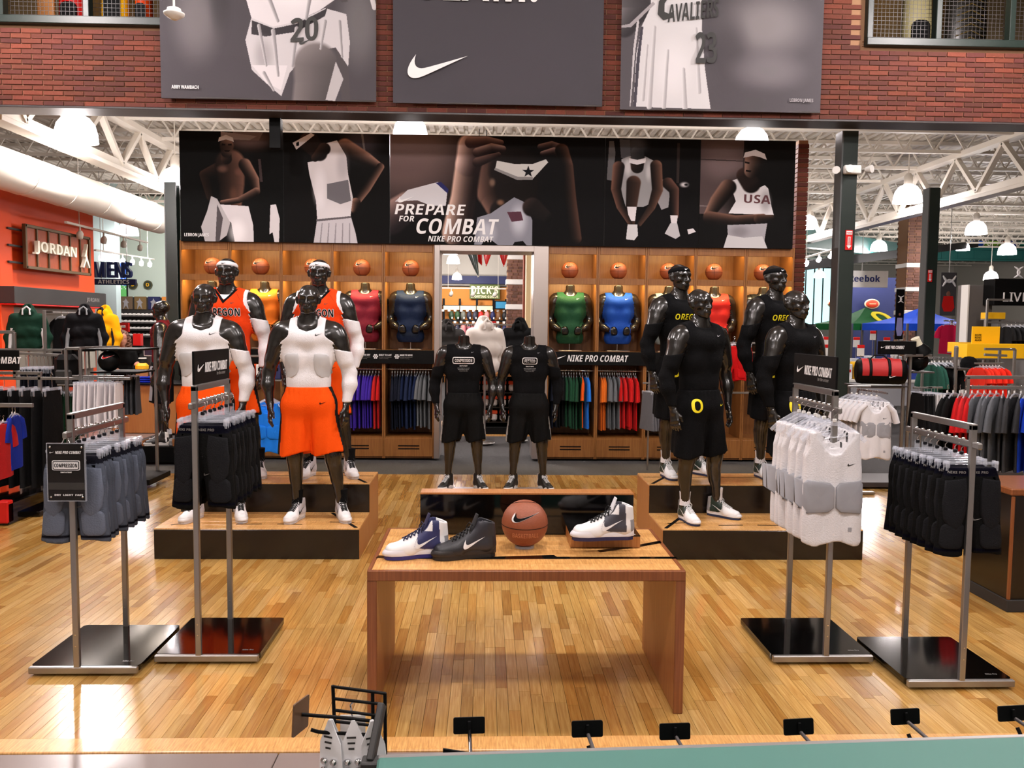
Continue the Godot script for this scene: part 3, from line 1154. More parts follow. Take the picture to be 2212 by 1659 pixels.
	P.poly([1428, 378, 1450, 374, 1445, 440, 1430, 446, 1420, 425], Color(0.55, 0.54, 0.55)).limb([1442, 385, 1456, 400, 1460, 460], [14, 12, 8], sk, Color(0.5, 0.34, 0.29), Vector2(0.6, -0.3)).poly([1449, 458, 1466, 458, 1464, 478, 1452, 478], wt).poly([1450, 476, 1465, 476, 1472, 505, 1462, 512, 1438, 500], Color(0.7, 0.69, 0.7))
	P.poly([1341, 333, 1358, 326, 1393, 326, 1410, 335, 1418, 395, 1410, 430, 1390, 440, 1352, 440, 1340, 400], Color(0.56, 0.55, 0.56)).spot(1355, 350, 12, 30, wt, 0.7).spot(1400, 360, 10, 30, wt, 0.6)
	P.limb([1368, 385, 1364, 440, 1365, 480], [17, 13, 8], sk, Color(0.4, 0.28, 0.23), Vector2(0.4, -0.5)).poly([1355, 440, 1376, 440, 1373, 472, 1360, 472], wt)
	P.limb([1335, 350, 1330, 400, 1340, 440, 1362, 478], [14, 12, 9, 5], sk, Color(0.52, 0.36, 0.3), Vector2(-0.7, -0.3)).limb([1416, 346, 1420, 400, 1408, 440, 1382, 480], [14, 13, 9, 5], sk, Color(0.54, 0.38, 0.31), Vector2(0.6, -0.4))
	P.limb([1375, 350, 1375, 335], [15, 17], sk, Color(0.2, 0.14, 0.11)).limb([1375, 318, 1376, 326], [16, 16], Color(0.12, 0.12, 0.13), Color(0.3, 0.3, 0.31)).poly([1357, 330, 1375, 334, 1394, 329, 1393, 340, 1375, 345, 1358, 341], wt)
	P.poly([1357, 480, 1378, 480, 1380, 505, 1372, 516, 1354, 514], Color(0.76, 0.75, 0.76)).spot(1478, 388, 14, 9, wt).spot(1482, 388, 6, 4, bk).poly([1487, 490, 1500, 487, 1506, 495, 1490, 501], wt)
	prints.append(P)
	# player lifting the hem of his jersey
	P = Paint.new(Rect2(1512, 290, 205, 248), Color(0.03, 0.025, 0.025))
	P.poly([1512, 290, 1605, 290, 1600, 460, 1512, 460], Color(0.3, 0.25, 0.25)).spot(1560, 340, 70, 60, Color(0.4, 0.34, 0.34)).spot(1600, 430, 60, 80, Color(0.06, 0.05, 0.05), 0.8).poly([1512, 334, 1610, 337, 1610, 339, 1512, 336], Color(0.18, 0.15, 0.15)).poly([1512, 440, 1540, 441, 1540, 444, 1512, 443], Color(0.42, 0.38, 0.38))
	P.poly([1575, 385, 1597, 376, 1612, 392, 1640, 398, 1652, 392, 1660, 400, 1668, 440, 1674, 462, 1655, 476, 1640, 460, 1575, 458, 1590, 430], Color(0.8, 0.79, 0.8)).spot(1655, 430, 18, 36, Color(0.55, 0.53, 0.54), 0.7)
	P.limb([1608, 370, 1622, 390], [20, 22], sk, Color(0.22, 0.15, 0.13)).limb([1628, 335, 1622, 360], [24, 17], sk, Color(0.6, 0.46, 0.4), Vector2(-0.7, -0.3)).poly([1604, 330, 1607, 318, 1630, 311, 1650, 320, 1655, 334, 1640, 328, 1625, 325], wt).poly([1607, 338, 1618, 340, 1617, 344, 1607, 342], sk).poly([1610, 357, 1622, 359, 1620, 363, 1610, 361], sk)
	P.limb([1572, 398, 1550, 430, 1532, 462], [20, 18, 12], sk, Color(0.56, 0.42, 0.36), Vector2(-0.8, -0.3)).limb([1534, 468, 1590, 474, 1650, 466], [16, 13, 9], sk, Color(0.42, 0.3, 0.25), Vector2(0, -0.9)).limb([1640, 470, 1670, 465], [11, 6], sk, Color(0.35, 0.25, 0.2))
	P.poly([1573, 485, 1630, 482, 1660, 480, 1655, 520, 1662, 538, 1566, 538, 1575, 512], Color(0.6, 0.59, 0.61)).spot(1600, 500, 30, 20, Color(0.45, 0.43, 0.45), 0.7).poly([1574, 508, 1610, 514, 1650, 510, 1662, 538, 1566, 538], Color(0.74, 0.73, 0.74))
	prints.append(P)
	var xs := [-4.065, -2.706, -1.299, 1.578, 2.861, 4.153]
	var what := ["dark poster of a bare-chested player holding a white towel", "dark poster of a player in a white tank top bowing his head", "wide centre poster of two fists pulling a starred headband", "black poster of a seated player tying his shoe", "poster of a player in a white jersey lifting its hem"]
	var on := []
	for i in 5:
		var t := thing("poster", what[i], "poster", Vector3((xs[i] + xs[i + 1]) / 2, 2.905, -11.32), 0, "black-and-white posters above the lockers")
		var w: float = xs[i + 1] - xs[i]
		var mb := MB.new()
		mb.box(Vector3(0, 0.72, 0), Vector3(w - 0.004, 1.44, 0.03))
		obj("board", mb, M.black, t)
		mb = MB.new()
		mb.quad(Vector3(-w / 2 + 0.004, 1.438, 0.017), Vector3(w / 2 - 0.004, 1.438, 0.017), Vector3(w / 2 - 0.004, 0.002, 0.017), Vector3(-w / 2 + 0.004, 0.002, 0.017))
		obj("print", mb, prints[i].done(), t)
		on.append(t)
	var z := 0.02
	letters("lettering", "LEBRON JAMES", 0.04, T(Vector3(-0.47, 0.08, z)), M.white_print, on[0], 0.32, 0, 0.002)
	letters("lettering", "PREPARE", 0.135, T(Vector3(-0.9, 0.46, z)), M.white_print, on[2], 0.92, 0.2)
	letters("lettering", "FOR", 0.072, T(Vector3(-1.21, 0.335, z)), M.white_print, on[2], 0.2, 0.2)
	letters("lettering", "COMBAT", 0.2, T(Vector3(-0.54, 0.24, z)), M.white_print, on[2], 1.08, 0.2)
	letters("lettering", "NIKE PRO COMBAT", 0.072, T(Vector3(-0.49, 0.075, z)), M.white_print, on[2], 0.86, 0.2)
	tick(0.22, T(Vector3(-1.22, 0.59, z)), M.white_print, on[2])
	letters("lettering", "USA", 0.11, T(Vector3(0.14, 0.66, z), 0, 0, -0.03), mat(Color(0.3, 0.07, 0.1)), on[4], 0.36, 0, 0.002)
	# cloth banners over the brick
	var B := []
	P = Paint.new(Rect2(355, -60, 452, 280), Color(0.285, 0.27, 0.285), 1.0)
	P.spot(430, 60, 70, 120, Color(0.42, 0.4, 0.41)).spot(480, 20, 30, 100, Color(0.24, 0.23, 0.24), 0.7).spot(480, 190, 160, 60, Color(0.28, 0.265, 0.28), 0.7).spot(770, 60, 60, 130, Color(0.4, 0.385, 0.395))
	P.poly([531, -60, 725, -60, 731, 10, 690, 38, 640, 62, 590, 72, 545, 55, 535, 20], Color(0.8, 0.78, 0.79)).spot(640, 0, 90, 60, Color(0.86, 0.84, 0.85), 0.7)
	P.poly([545, 55, 590, 72, 640, 62, 700, 34, 745, 45, 752, 100, 748, 152, 722, 112, 660, 125, 625, 165, 607, 212, 585, 195, 545, 160, 532, 100], Color(0.74, 0.72, 0.73))
	P.poly([546, 60, 592, 76, 640, 66, 705, 34, 700, 50, 640, 82, 575, 92, 545, 88], Color(0.22, 0.21, 0.22)).spot(570, 130, 30, 50, Color(0.6, 0.58, 0.59), 0.8)
	P.limb([680, 150, 676, 185, 668, 225], [52, 46, 42], Color(0.25, 0.235, 0.24), Color(0.62, 0.58, 0.58), Vector2(-0.3, -0.4)).poly([722, 112, 748, 150, 752, 218, 735, 218], Color(0.3, 0.28, 0.29)).poly([700, 218, 722, 140, 738, 175, 720, 220], Color(0.68, 0.66, 0.67)).poly([545, 150, 620, 150, 606, 200, 575, 185], Color(0.8, 0.78, 0.79))
	P.limb([797, 5, 803, 30], [6, 5], Color(0.7, 0.68, 0.69), Color(0.8, 0.78, 0.79)).poly([722, 0, 740, -10, 748, 20, 735, 22], Color(0.3, 0.28, 0.29))
	for q in [[560, 70, 575, 150, 4], [590, 80, 600, 170, 5], [640, 75, 630, 150, 5], [700, 60, 690, 115, 4], [730, 60, 735, 130, 4], [570, 165, 590, 200, 4], [560, -40, 600, 60, 6], [680, -50, 660, 55, 6]]:
		P.limb([q[0], q[1], q[2], q[3]], [q[4], q[4] * 0.6], Color(0.5, 0.485, 0.495), Color(0.8, 0.78, 0.79), Vector2(-0.8, 0.0))
	B.append(["grey cloth banner showing a footballer's white shorts numbered 20", 355, 807, 219, P])
	P = Paint.new(Rect2(843, -60, 450, 285), Color(0.27, 0.258, 0.275), 1.0)
	B.append(["plain dark grey cloth banner with a large white tick mark", 843, 1291, 224, P])
	P = Paint.new(Rect2(1329, -60, 437, 303), Color(0.315, 0.3, 0.315), 1.0)
	P.spot(1640, 50, 130, 100, Color(0.5, 0.48, 0.49)).spot(1560, 120, 60, 130, Color(0.29, 0.275, 0.29), 0.8).spot(1650, 150, 110, 60, Color(0.47, 0.45, 0.465), 0.8).spot(1610, 225, 130, 50, Color(0.3, 0.285, 0.3), 0.6)
	P.limb([1340, -60, 1360, 20, 1335, 60], [40, 34, 26], Color(0.2, 0.19, 0.2), Color(0.45, 0.43, 0.44))
	P.poly([1385, -60, 1500, -60, 1503, 60, 1512, 150, 1526, 238, 1358, 236, 1362, 120, 1372, 60, 1392, 15], Color(0.78, 0.765, 0.775)).spot(1440, 150, 60, 90, Color(0.84, 0.825, 0.835), 0.7)
	P.poly([1371, 60, 1376, 60, 1370, 130, 1364, 236, 1358, 236, 1363, 130], Color(0.26, 0.25, 0.28)).poly([1363, 40, 1367, 50, 1360, 110, 1352, 236, 1350, 236, 1355, 110], Color(0.72, 0.7, 0.71)).poly([1329, 58, 1345, 55, 1395, 5, 1400, 10, 1350, 62, 1329, 63], Color(0.6, 0.58, 0.59))
	for q in [[1400, 60, 1392, 236, 6], [1430, 110, 1424, 236, 5], [1465, 150, 1470, 238, 6], [1490, 60, 1500, 200, 5], [1385, 100, 1378, 220, 4]]:
		P.limb([q[0], q[1], q[2], q[3]], [q[4] * 0.6, q[4]], Color(0.62, 0.605, 0.615), Color(0.84, 0.825, 0.835), Vector2(-0.8, 0.0))
	B.append(["grey cloth banner showing a white jersey with dark script letters", 1329, 1766, 243, P])
	on = []
	for b in B:
		var x0 := lerpf(-3.906, 4.065, (b[1] - 355.0) / (1764.0 - 355.0))
		var x1 := lerpf(-3.906, 4.065, (b[2] - 355.0) / (1764.0 - 355.0))
		var t := thing("cloth_banner", b[0], "banner", Vector3((x0 + x1) / 2, 4.5 - (b[3] - 221.0) * 0.0016, -10.31), 0, "cloth banners on the brick gallery")
		var w := x1 - x0
		var hh := 1.63
		var rings := []
		var mb := MB.new()
		var zf := func(u: float, v: float) -> float:
			return 0.012 * sin(u * 9.0 + v * 2.0) * (1.0 - v * 0.4) + (0.012 * sin(u * 31.0 + v * 7.0 * sin(u * 5.0)) * clampf(1.6 - absf(u - 0.6) * 3.0, 0.0, 1.0) if b[1] == 843 else 0.0)
		for i in 60:
			for j in 12:
				var u0 := i / 60.0
				var u1 := (i + 1) / 60.0
				var v0 := j / 12.0
				var v1 := (j + 1) / 12.0
				mb.quad(Vector3((u0 - 0.5) * w, hh * (1 - v0), zf.call(u0, v0)), Vector3((u1 - 0.5) * w, hh * (1 - v0), zf.call(u1, v0)), Vector3((u1 - 0.5) * w, hh * (1 - v1), zf.call(u1, v1)), Vector3((u0 - 0.5) * w, hh * (1 - v1), zf.call(u0, v1)), 1, Rect2(u0, v0, u1 - u0, v1 - v0))
		var m: StandardMaterial3D = b[4].done()
		m.roughness = 0.75
		obj("cloth", mb, m, t)
		mb = MB.new()
		mb.tube([Vector3(-w / 2, 0.01, -0.012), Vector3(w / 2, 0.01, -0.012)], 0.012, 8)
		obj("hem_rod", mb, M.grey_steel, t)
		on.append(t)
	letters("lettering", "ABBY WAMBACH", 0.04, T(Vector3(-0.99, 0.13, 0.018)), M.white_print, on[0], 0.32, 0, 0.002)
	letters("lettering", "20", 0.27, T(Vector3(0.43, 0.83, 0.02), 0, 0, 0.1), M.charcoal, on[0], 0.33, 0.12, 0.002)
	tick(0.17, T(Vector3(0.45, 0.69, 0.02), 0, 0, 0.1), M.charcoal, on[0])
	tick(0.72, T(Vector3(-0.73, 0.43, 0.034)), M.white_print, on[1], 0.002)
	letters("lettering", "TEAM!", 0.42, T(Vector3(-0.26, 1.42, 0.03)), M.white_print, on[1], 1.45, 0, 0.002)
	letters("lettering", "LEBRON JAMES", 0.04, T(Vector3(0.99, 0.14, 0.018)), mat(Color(0.6, 0.58, 0.59)), on[2], 0.29, 0, 0.002)
	letters("lettering", "AVALIERS", 0.2, T(Vector3(-0.37, 1.18, 0.022), 0, 0, 0.13), M.charcoal, on[2], 0.62, 0.15, 0.002)
	var cmb := MB.new()
	cmb.xf = T(Vector3(-0.67, 1.2, 0.02))
	cmb.extr(PackedVector2Array([Vector2(0.14, 0.26), Vector2(-0.02, 0.22), Vector2(-0.12, 0.08), Vector2(-0.13, -0.07), Vector2(-0.06, -0.14), Vector2(0.04, -0.1), Vector2(0.07, -0.03), Vector2(0.0, -0.06), Vector2(-0.05, -0.04), Vector2(-0.05, 0.06), Vector2(0.02, 0.16)]), 0.002)
	obj("lettering", cmb, M.charcoal, on[2])
	letters("lettering", "23", 0.36, T(Vector3(-0.2, 0.75, 0.02), 0, 0, 0.03), M.charcoal, on[2], 0.26, 0, 0.002)


func sub_flat(mb: MB, poly: PackedVector2Array, warp, edge: float) -> void:   # a flat outline cut small and bent onto a surface
	var ix := Geometry2D.triangulate_polygon(poly)
	var todo := []
	for i in range(0, ix.size(), 3):
		todo.append([poly[ix[i]], poly[ix[i + 1]], poly[ix[i + 2]]])
	while todo:
		var t: Array = todo.pop_back()
		var m := 0
		for i in 3:
			if t[i].distance_squared_to(t[(i + 1) % 3]) > t[m].distance_squared_to(t[(m + 1) % 3]):
				m = i
		if t[m].distance_to(t[(m + 1) % 3]) > edge:
			var q: Vector2 = (t[m] + t[(m + 1) % 3]) * 0.5
			todo.append([t[m], q, t[(m + 2) % 3]])
			todo.append([q, t[(m + 1) % 3], t[(m + 2) % 3]])
		else:
			var p := []
			for v in t:
				p.append(warp.call(v))
			if (t[1] - t[0]).cross(t[2] - t[0]) > 0.0:
				p.reverse()
			mb.tri(p[0], p[1], p[2], 1)


func make_ball(label: String, r: float, lettering := "") -> Node3D:
	var t := thing("basketball", label, "basketball")
	var leather := mat(Color(0.54, 0.28, 0.165), 0.5)
	leather.normal_enabled = true
	leather.normal_texture = noise_tex(0.2, 9, true, 128)
	leather.normal_scale = 0.5
	leather.uv1_triplanar = true
	leather.uv1_scale = Vector3.ONE * 9
	if M.has("leather"):
		leather = M.leather
	M.leather = leather
	var mb := MB.new()
	mb.ball(Vector3(0, r, 0), Vector3.ONE * r, 36)
	obj("leather_cover", mb, leather, t)
	var seam := func(c: Vector3, ax: Vector3, rad: float) -> void:
		var s := MB.new()
		var u := ax.cross(Vector3(0.3, 0.4, 1)).normalized()
		var v := ax.cross(u)
		var p := []
		for i in 41:
			var w := TAU * i / 40
			p.append(c + (u * cos(w) + v * sin(w)) * rad)
		s.tube(p, r * 0.013, 5, ax, false)
		obj("seam", s, M.black, t)
	var c := Vector3(0, r, 0)
	seam.call(c, Vector3(0, 1, 0.06).normalized(), r)
	seam.call(c, Vector3(1, 0, 0.2).normalized(), r) if lettering == "" else null
	for s in [-1.0, 1.0]:
		var ax := Vector3(0, s, -0.36).normalized()
		seam.call(c + ax * r * 0.82, ax, r * 0.572)
	var wr := func(v: Vector2) -> Vector3:
		return c + Vector3(v.x, v.y, sqrt(maxf(1.0 - v.length_squared(), 0.01))).normalized() * r
	for q in [[0.68, 1.004, M.white_print], [0.6, 1.009, M.black]]:
		mb = MB.new()
		var pol := PackedVector2Array()
		for v in swoosh_poly(1.12 if q[0] < 0.65 else 1.28):
			pol.append(v * r / r * Vector2(0.92, 0.8) * 1.0 + Vector2(0.0, 0.42))
		sub_flat(mb, pol, func(v: Vector2) -> Vector3: return c + (wr.call(v) - c) * q[1], 0.12)
		obj("tick_mark", mb, q[2], t)
	if lettering:
		mb = MB.new()
		text(mb, lettering, 0.2, T(Vector3(0, -0.34, 0)), 1.1, 0, 0.0, "Droid Sans", true, func(v: Vector3) -> Vector3: return c + (wr.call(Vector2(v.x, v.y)) - c) * 1.004)
		obj("lettering", mb, mat(Color(0.75, 0.5, 0.38), 0.3, 0.4), t)
	return t


func make_hung_shirt(label: String) -> Node3D:
	# a T-shirt on a hanger, seen edge on: thin in x, deep in z, sleeve hanging at the front
	var t := thing("hung_shirt", label, "shirt")
	var rings := []
	for i in 14:
		var v := i / 13.0
		var y := -0.07 - v * 0.72
		var half := lerpf(0.1, 0.21, clampf(v * 8.0, 0.0, 1.0)) + 0.015 * v
		var th := 0.011 + 0.009 * sqrt(v)
		var ring := PackedVector3Array()
		for j in 20:
			var w := TAU * j / 20
			var zz := half * sin(w)
			ring.append(Vector3(th * cos(w) * (1.0 + 0.25 * sin(zz * 40.0)) + 0.006 * sin(zz * 22.0 + v * 3.0) * v, y, zz))
		rings.append(ring)
	rings.reverse()
	var mb := MB.new()
	mb.loft(rings)
	for s in [1.0, -1.0]:
		mb.tube([Vector3(0.0, -0.1, 0.14 * s), Vector3(0.004, -0.16, 0.215 * s), Vector3(0.0, -0.27, 0.255 * s), Vector3(-0.003, -0.4, 0.275 * s)], [Vector2(0.012, 0.04), Vector2(0.022, 0.06), Vector2(0.027, 0.075), Vector2(0.03, 0.085)], 12, Vector3(1, 0, 0))
	obj("shirt", mb, M.white, t)
	mb = MB.new()
	mb.tube([Vector3(0, -0.11, -0.2), Vector3(0, -0.05, -0.08), Vector3(0, -0.035, 0), Vector3(0, -0.05, 0.08), Vector3(0, -0.11, 0.2)], [Vector2(0.006, 0.012), Vector2(0.006, 0.012), Vector2(0.008, 0.012), Vector2(0.006, 0.012), Vector2(0.006, 0.012)], 6, Vector3(1, 0, 0))
	var h := obj("hanger", mb, M.clear, t)
	mb = MB.new()
	mb.tube([Vector3(0, -0.03, 0), Vector3(0, 0.015, 0), Vector3(0, 0.035, 0.018), Vector3(0, 0.05, 0.0), Vector3(0, 0.035, -0.018)], 0.0025, 6)
	obj("hook", mb, M.chrome, h)
	mb = MB.new()
	mb.box(Vector3(0, -0.02, 0.02), Vector3(0.012, 0.025, 0.02), 0.002)
	obj("size_marker", mb, M.white, h)
	return t


func make_hung_pants() -> Node3D:
	# shorts or trousers on a clip hanger, seen edge on
	var t := thing("hung_shorts", "", "shorts")
	var rings := []
	for i in 12:
		var v := i / 11.0
		var ring := PackedVector3Array()
		for j in 20:
			var w := TAU * j / 20
			var zz := lerpf(0.15, 0.2, v) * sin(w)
			ring.append(Vector3(lerpf(0.012, 0.03, sqrt(v)) * cos(w) * (1.0 + 0.3 * sin(zz * 45.0)) + 0.008 * sin(zz * 24.0 + v * 3.0) * v, -0.05 - v * 0.52, zz))
		rings.append(ring)
	rings.reverse()
	var mb := MB.new()
	mb.loft(rings)
	obj("cloth", mb, M.white, t)
	mb = MB.new()
	mb.box(Vector3(0, -0.04, 0), Vector3(0.01, 0.016, 0.3), 0.003)
	mb.box(Vector3(0, -0.055, 0.13), Vector3(0.03, 0.045, 0.025), 0.004)
	mb.box(Vector3(0, -0.055, -0.13), Vector3(0.03, 0.045, 0.025), 0.004)
	var h := obj("hanger", mb, M.clear, t)
	mb = MB.new()
	mb.tube([Vector3(0, -0.03, 0), Vector3(0, 0.015, 0), Vector3(0, 0.035, 0.018), Vector3(0, 0.05, 0.0), Vector3(0, 0.035, -0.018)], 0.0025, 6)
	obj("hook", mb, M.chrome, h)
	return t


func lockers() -> void:
	posters()
	var xl := [-4.1, -3.44, -2.76, -2.08, -1.39, -0.706]
	var xr := [0.828, 1.511, 2.177, 2.846, 3.536, 4.203]
	var bays := []
	for i in 5:
		bays.append([xl[i], xl[i + 1], "left", i])
	for i in 5:
		bays.append([xr[i], xr[i + 1], "right", i])
	var zf := -11.35
	var d := 0.52
	var names := ["wooden locker bay at the far left end, behind the posters' left corner", "wooden locker bay second from the left end, with an orange torso", "wooden locker bay third from the left end, behind a headbanded mannequin", "wooden locker bay with the maroon torso and purple shirts", "wooden locker bay with the navy torso, left of the doorway", "wooden locker bay with the green torso, right of the doorway", "wooden locker bay with the royal blue torso", "wooden locker bay with the pale grey torso", "wooden locker bay with the bright red torso", "wooden locker bay at the far right end, beside the brick pier"]
	for i in 10:
		var b: Array = bays[i]
		var w: float = b[1] - b[0]
		var t := thing("locker_bay", names[i], "locker", Vector3((b[0] + b[1]) / 2, 0, zf), 0, "wooden locker bays")
		var mb := MB.new()
		for s in [-1.0, 1.0]:
			mb = MB.new()
			mb.box(Vector3(s * (w / 2 - 0.012), 1.46, -d / 2), Vector3(0.022, 2.92, d), 0.002)
			obj("side_panel", mb, M.locker, t)
		mb = MB.new()
		mb.box(Vector3(0, 1.46, -d - 0.01), Vector3(w - 0.004, 2.92, 0.02))
		obj("back_panel", mb, M.locker, t)
		mb = MB.new()
		mb.box(Vector3(0, 2.86, -0.012), Vector3(w - 0.05, 0.12, 0.022), 0.002)
		mb.box(Vector3(0, 2.91, -d / 2), Vector3(w - 0.05, 0.02, d))
		obj("top_fascia", mb, M.locker, t)
		mb = MB.new()
		mb.box(Vector3(0, 2.436, -0.012), Vector3(w - 0.05, 0.082, 0.022), 0.002)
		mb.box(Vector3(0, 2.466, -d / 2), Vector3(w - 0.05, 0.022, d))
		obj("shelf", mb, M.locker, t)
		mb = MB.new()
		mb.box(Vector3(0, 1.47, -d / 2), Vector3(w - 0.05, 0.025, d))
		obj("deck", mb, M.locker, t)
		mb = MB.new()
		mb.box(Vector3(0, 0.285, -d / 2), Vector3(w - 0.05, 0.025, d))
		mb.box(Vector3(0, 0.02, -d / 2 - 0.01), Vector3(w - 0.05, 0.04, d - 0.03))
		obj("bottom_shelf", mb, M.locker, t)
		mb = MB.new()
		mb.box(Vector3(0, 0.15, -0.01), Vector3(w - 0.03, 0.25, 0.03), 0.003)
		mb.box(Vector3(0, 0.15, -0.2), Vector3(w - 0.08, 0.2, 0.34))
		var dr := obj("drawer", mb, M.locker, t)
		for yy in [0.135, 0.175]:
			mb = MB.new()
			mb.box(Vector3(0, yy, 0.006), Vector3(0.29, 0.014, 0.006))
			obj("slot_pull", mb, M.black, dr)
		mb = MB.new()
		mb.tube([Vector3(-w / 2 + 0.02, 1.21, -0.24), Vector3(w / 2 - 0.02, 1.21, -0.24)], 0.014, 10)
		obj("hang_rail", mb, M.chrome, t)
		for q in [[2.87, 0.5], [2.435, 0.9]]:
			mb = MB.new()
			mb.box(Vector3(0, q[0] + 0.006, -0.05), Vector3(w - 0.1, 0.012, 0.03))
			obj("strip_light", mb, M.strip_glow, t)
			var l := AreaLight3D.new()
			l.name = "strip_area_light"
			t.add_child(l, true)
			l.area_size = Vector2(w - 0.12, 0.04)
			l.position = Vector3(0, q[0] - 0.008, -0.06)
			l.rotation.x = -PI / 2 + 0.5
			l.light_color = Color(1.0, 0.87, 0.62)
			l.light_energy = STRIP * q[1]
			l.shadow_enabled = true
	# black sign bands
	for s in [[xl[0], xl[5], "long black band with small white icons under the left torsos"], [xr[0], xr[5], "long black band lettered in white under the right torsos"]]:
		var t := thing("sign_band", s[2], "sign", Vector3((s[0] + s[1]) / 2, 1.295, zf + 0.02))
		var w: float = s[1] - s[0]
		var mb := MB.new()
		mb.box(Vector3(0, 0.095, 0), Vector3(w - 0.01, 0.185, 0.035), 0.004)
		obj("panel", mb, M.black, t)
		if s[0] > 0:
			letters("lettering", "NIKE PRO COMBAT", 0.085, T(Vector3(1.522 - (s[0] + s[1]) / 2, 0.097, 0.02)), M.white_print, t, 0.82, 0.18)
			tick(0.2, T(Vector3(0.99 - (s[0] + s[1]) / 2, 0.1, 0.02)), M.white_print, t)
			letters("lettering", "NIKE PRO COMBAT", 0.085, T(Vector3(3.231 - (s[0] + s[1]) / 2, 0.097, 0.02)), M.white_print, t, 0.82, 0.18)
		else:
			var o: float = -(s[0] + s[1]) / 2
			for q in [["KEEPS YOU DRY", 787, 762], ["BUILT TO LAST", 833, 812], ["MADE TO MOVE", 878, 858]]:
				var x: float = lerpf(-2.08, -0.706, (q[1] - 718.0) / 220.0) + o
				letters("lettering", q[0], 0.022, T(Vector3(x, 0.12, 0.02)), M.white_print, t, 0.17)
				letters("lettering", "lightweight sweat-wicking fabric", 0.011, T(Vector3(x, 0.09, 0.02)), M.silver, t, 0.17, 0, 0.003, false)
				letters("lettering", "made for training", 0.011, T(Vector3(x - 0.02, 0.07, 0.02)), M.silver, t, 0.12, 0, 0.003, false)
				var ic := MB.new()
				ic.xf = T(Vector3(lerpf(-2.08, -0.706, (q[2] - 718.0) / 220.0) + o, 0.1, 0.02))
				for a in 6:
					ic.box(Vector3(0.024 * cos(a * TAU / 6), 0.024 * sin(a * TAU / 6), 0), Vector3(0.018, 0.018, 0.003))
				ic.box(Vector3.ZERO, Vector3(0.016, 0.016, 0.003))
				obj("icon", ic, M.white_print, t)
	# basketballs in the top row
	var proto := make_ball("", 0.118)
	var bx := [450, 554, 669, 776, 884, 1232, 1338, 1447, 1547, 1654]
	for i in 10:
		var where: String = ["far left end locker", "second locker from the left end", "third locker from the left end", "locker of the maroon torso", "locker of the navy torso", "locker of the green torso", "locker of the royal blue torso", "locker of the pale grey torso", "locker of the bright red torso", "far right end locker"][i]
		var p := Vector3(lerpf(-4.104, -0.706, (bx[i] - 390.0) / 548.0) if i < 5 else lerpf(0.828, 4.203, (bx[i] - 1182.0) / 530.0), 2.478, -11.56)
		if i == 0:
			proto.position = p
			proto.set_meta("label", "orange basketball in the top compartment of the " + where)
			proto.set_meta("group", "basketballs on the top locker shelf")
		else:
			dup(proto, "orange basketball in the top compartment of the " + where, p, 0.0, "basketballs on the top locker shelf")
	# shirts on the rails
	var sp := make_hung_shirt("")
	M.proto_shirt = sp
	var cols := {"purple": Color(0.22, 0.12, 0.55), "red": Color(0.72, 0.07, 0.07), "maroon": Color(0.3, 0.05, 0.1), "dark navy": Color(0.035, 0.05, 0.1), "navy": Color(0.07, 0.11, 0.22), "grey": Color(0.36, 0.37, 0.38), "black": Color(0.025, 0.025, 0.03), "green": Color(0.06, 0.22, 0.13), "orange": Color(0.85, 0.3, 0.05), "bright blue": Color(0.1, 0.42, 0.82), "amber": Color(0.78, 0.36, 0.08)}
	var runs := [[3, [["maroon", 3], ["purple", 8], ["red", 2]]], [4, [["dark navy", 4], ["navy", 6], ["grey", 4]]], [5, [["dark navy", 2], ["black", 3], ["green", 6], ["orange", 1], ["bright blue", 2]]], [6, [["amber", 3], ["grey", 5], ["red", 8]]], [2, [["maroon", 9]]], [7, [["black", 10]]]]
	var first := true
	for r in runs:
		var b: Array = bays[r[0]]
		var total := 0
		for c in r[1]:
			total += c[1]
		var idx := 0
		for c in r[1]:
			for j in c[1]:
				var x: float = b[0] + 0.07 + (b[1] - b[0] - 0.14) * (idx + 0.5) / total
				var where: String = {2: "the third left locker", 3: "the maroon torso's locker", 4: "the navy torso's locker", 5: "the green torso's locker", 6: "the royal blue torso's locker", 7: "the pale grey torso's locker"}[r[0]]
				var lb: String = "%s %s shirt from the left on the rail of %s" % [nth(j), c[0], where]
				var p := Vector3(x, 1.19, zf - 0.24)
				var s: Node3D = sp
				if first:
					sp.position = p
					first = false
				else:
					s = dup(sp, lb, p, 0.0, "shirts on the locker rails")
				s.set_meta("label", lb)
				s.set_meta("group", "shirts on the locker rails")
				s.rotation.y = rng.randf_range(-0.12, 0.12)
				s.scale = Vector3(1.0, rng.randf_range(0.94, 1.03), rng.randf_range(0.92, 1.04))
				(s.get_child(0) as MeshInstance3D).material_override = cloth(cols[c[0]].lightened(rng.randf() * 0.06))
				idx += 1
	# doorway: brushed metal portal
	var dm := MB.new()
	for q in [[-0.668, 0.075], [0.735, 0.2]]:
		dm.box(Vector3(q[0] + (0.0 if q[0] < 0 else 0.0), 1.45, -11.6), Vector3(q[1], 2.9, 0.56), 0.004)
	dm.box(Vector3(0.06, 2.865, -11.6), Vector3(1.52, 0.085, 0.55), 0.004)
	struct("door_1", dm, M.brushed, "brushed metal portal of the doorway between the lockers")


const STRIP := 1.0


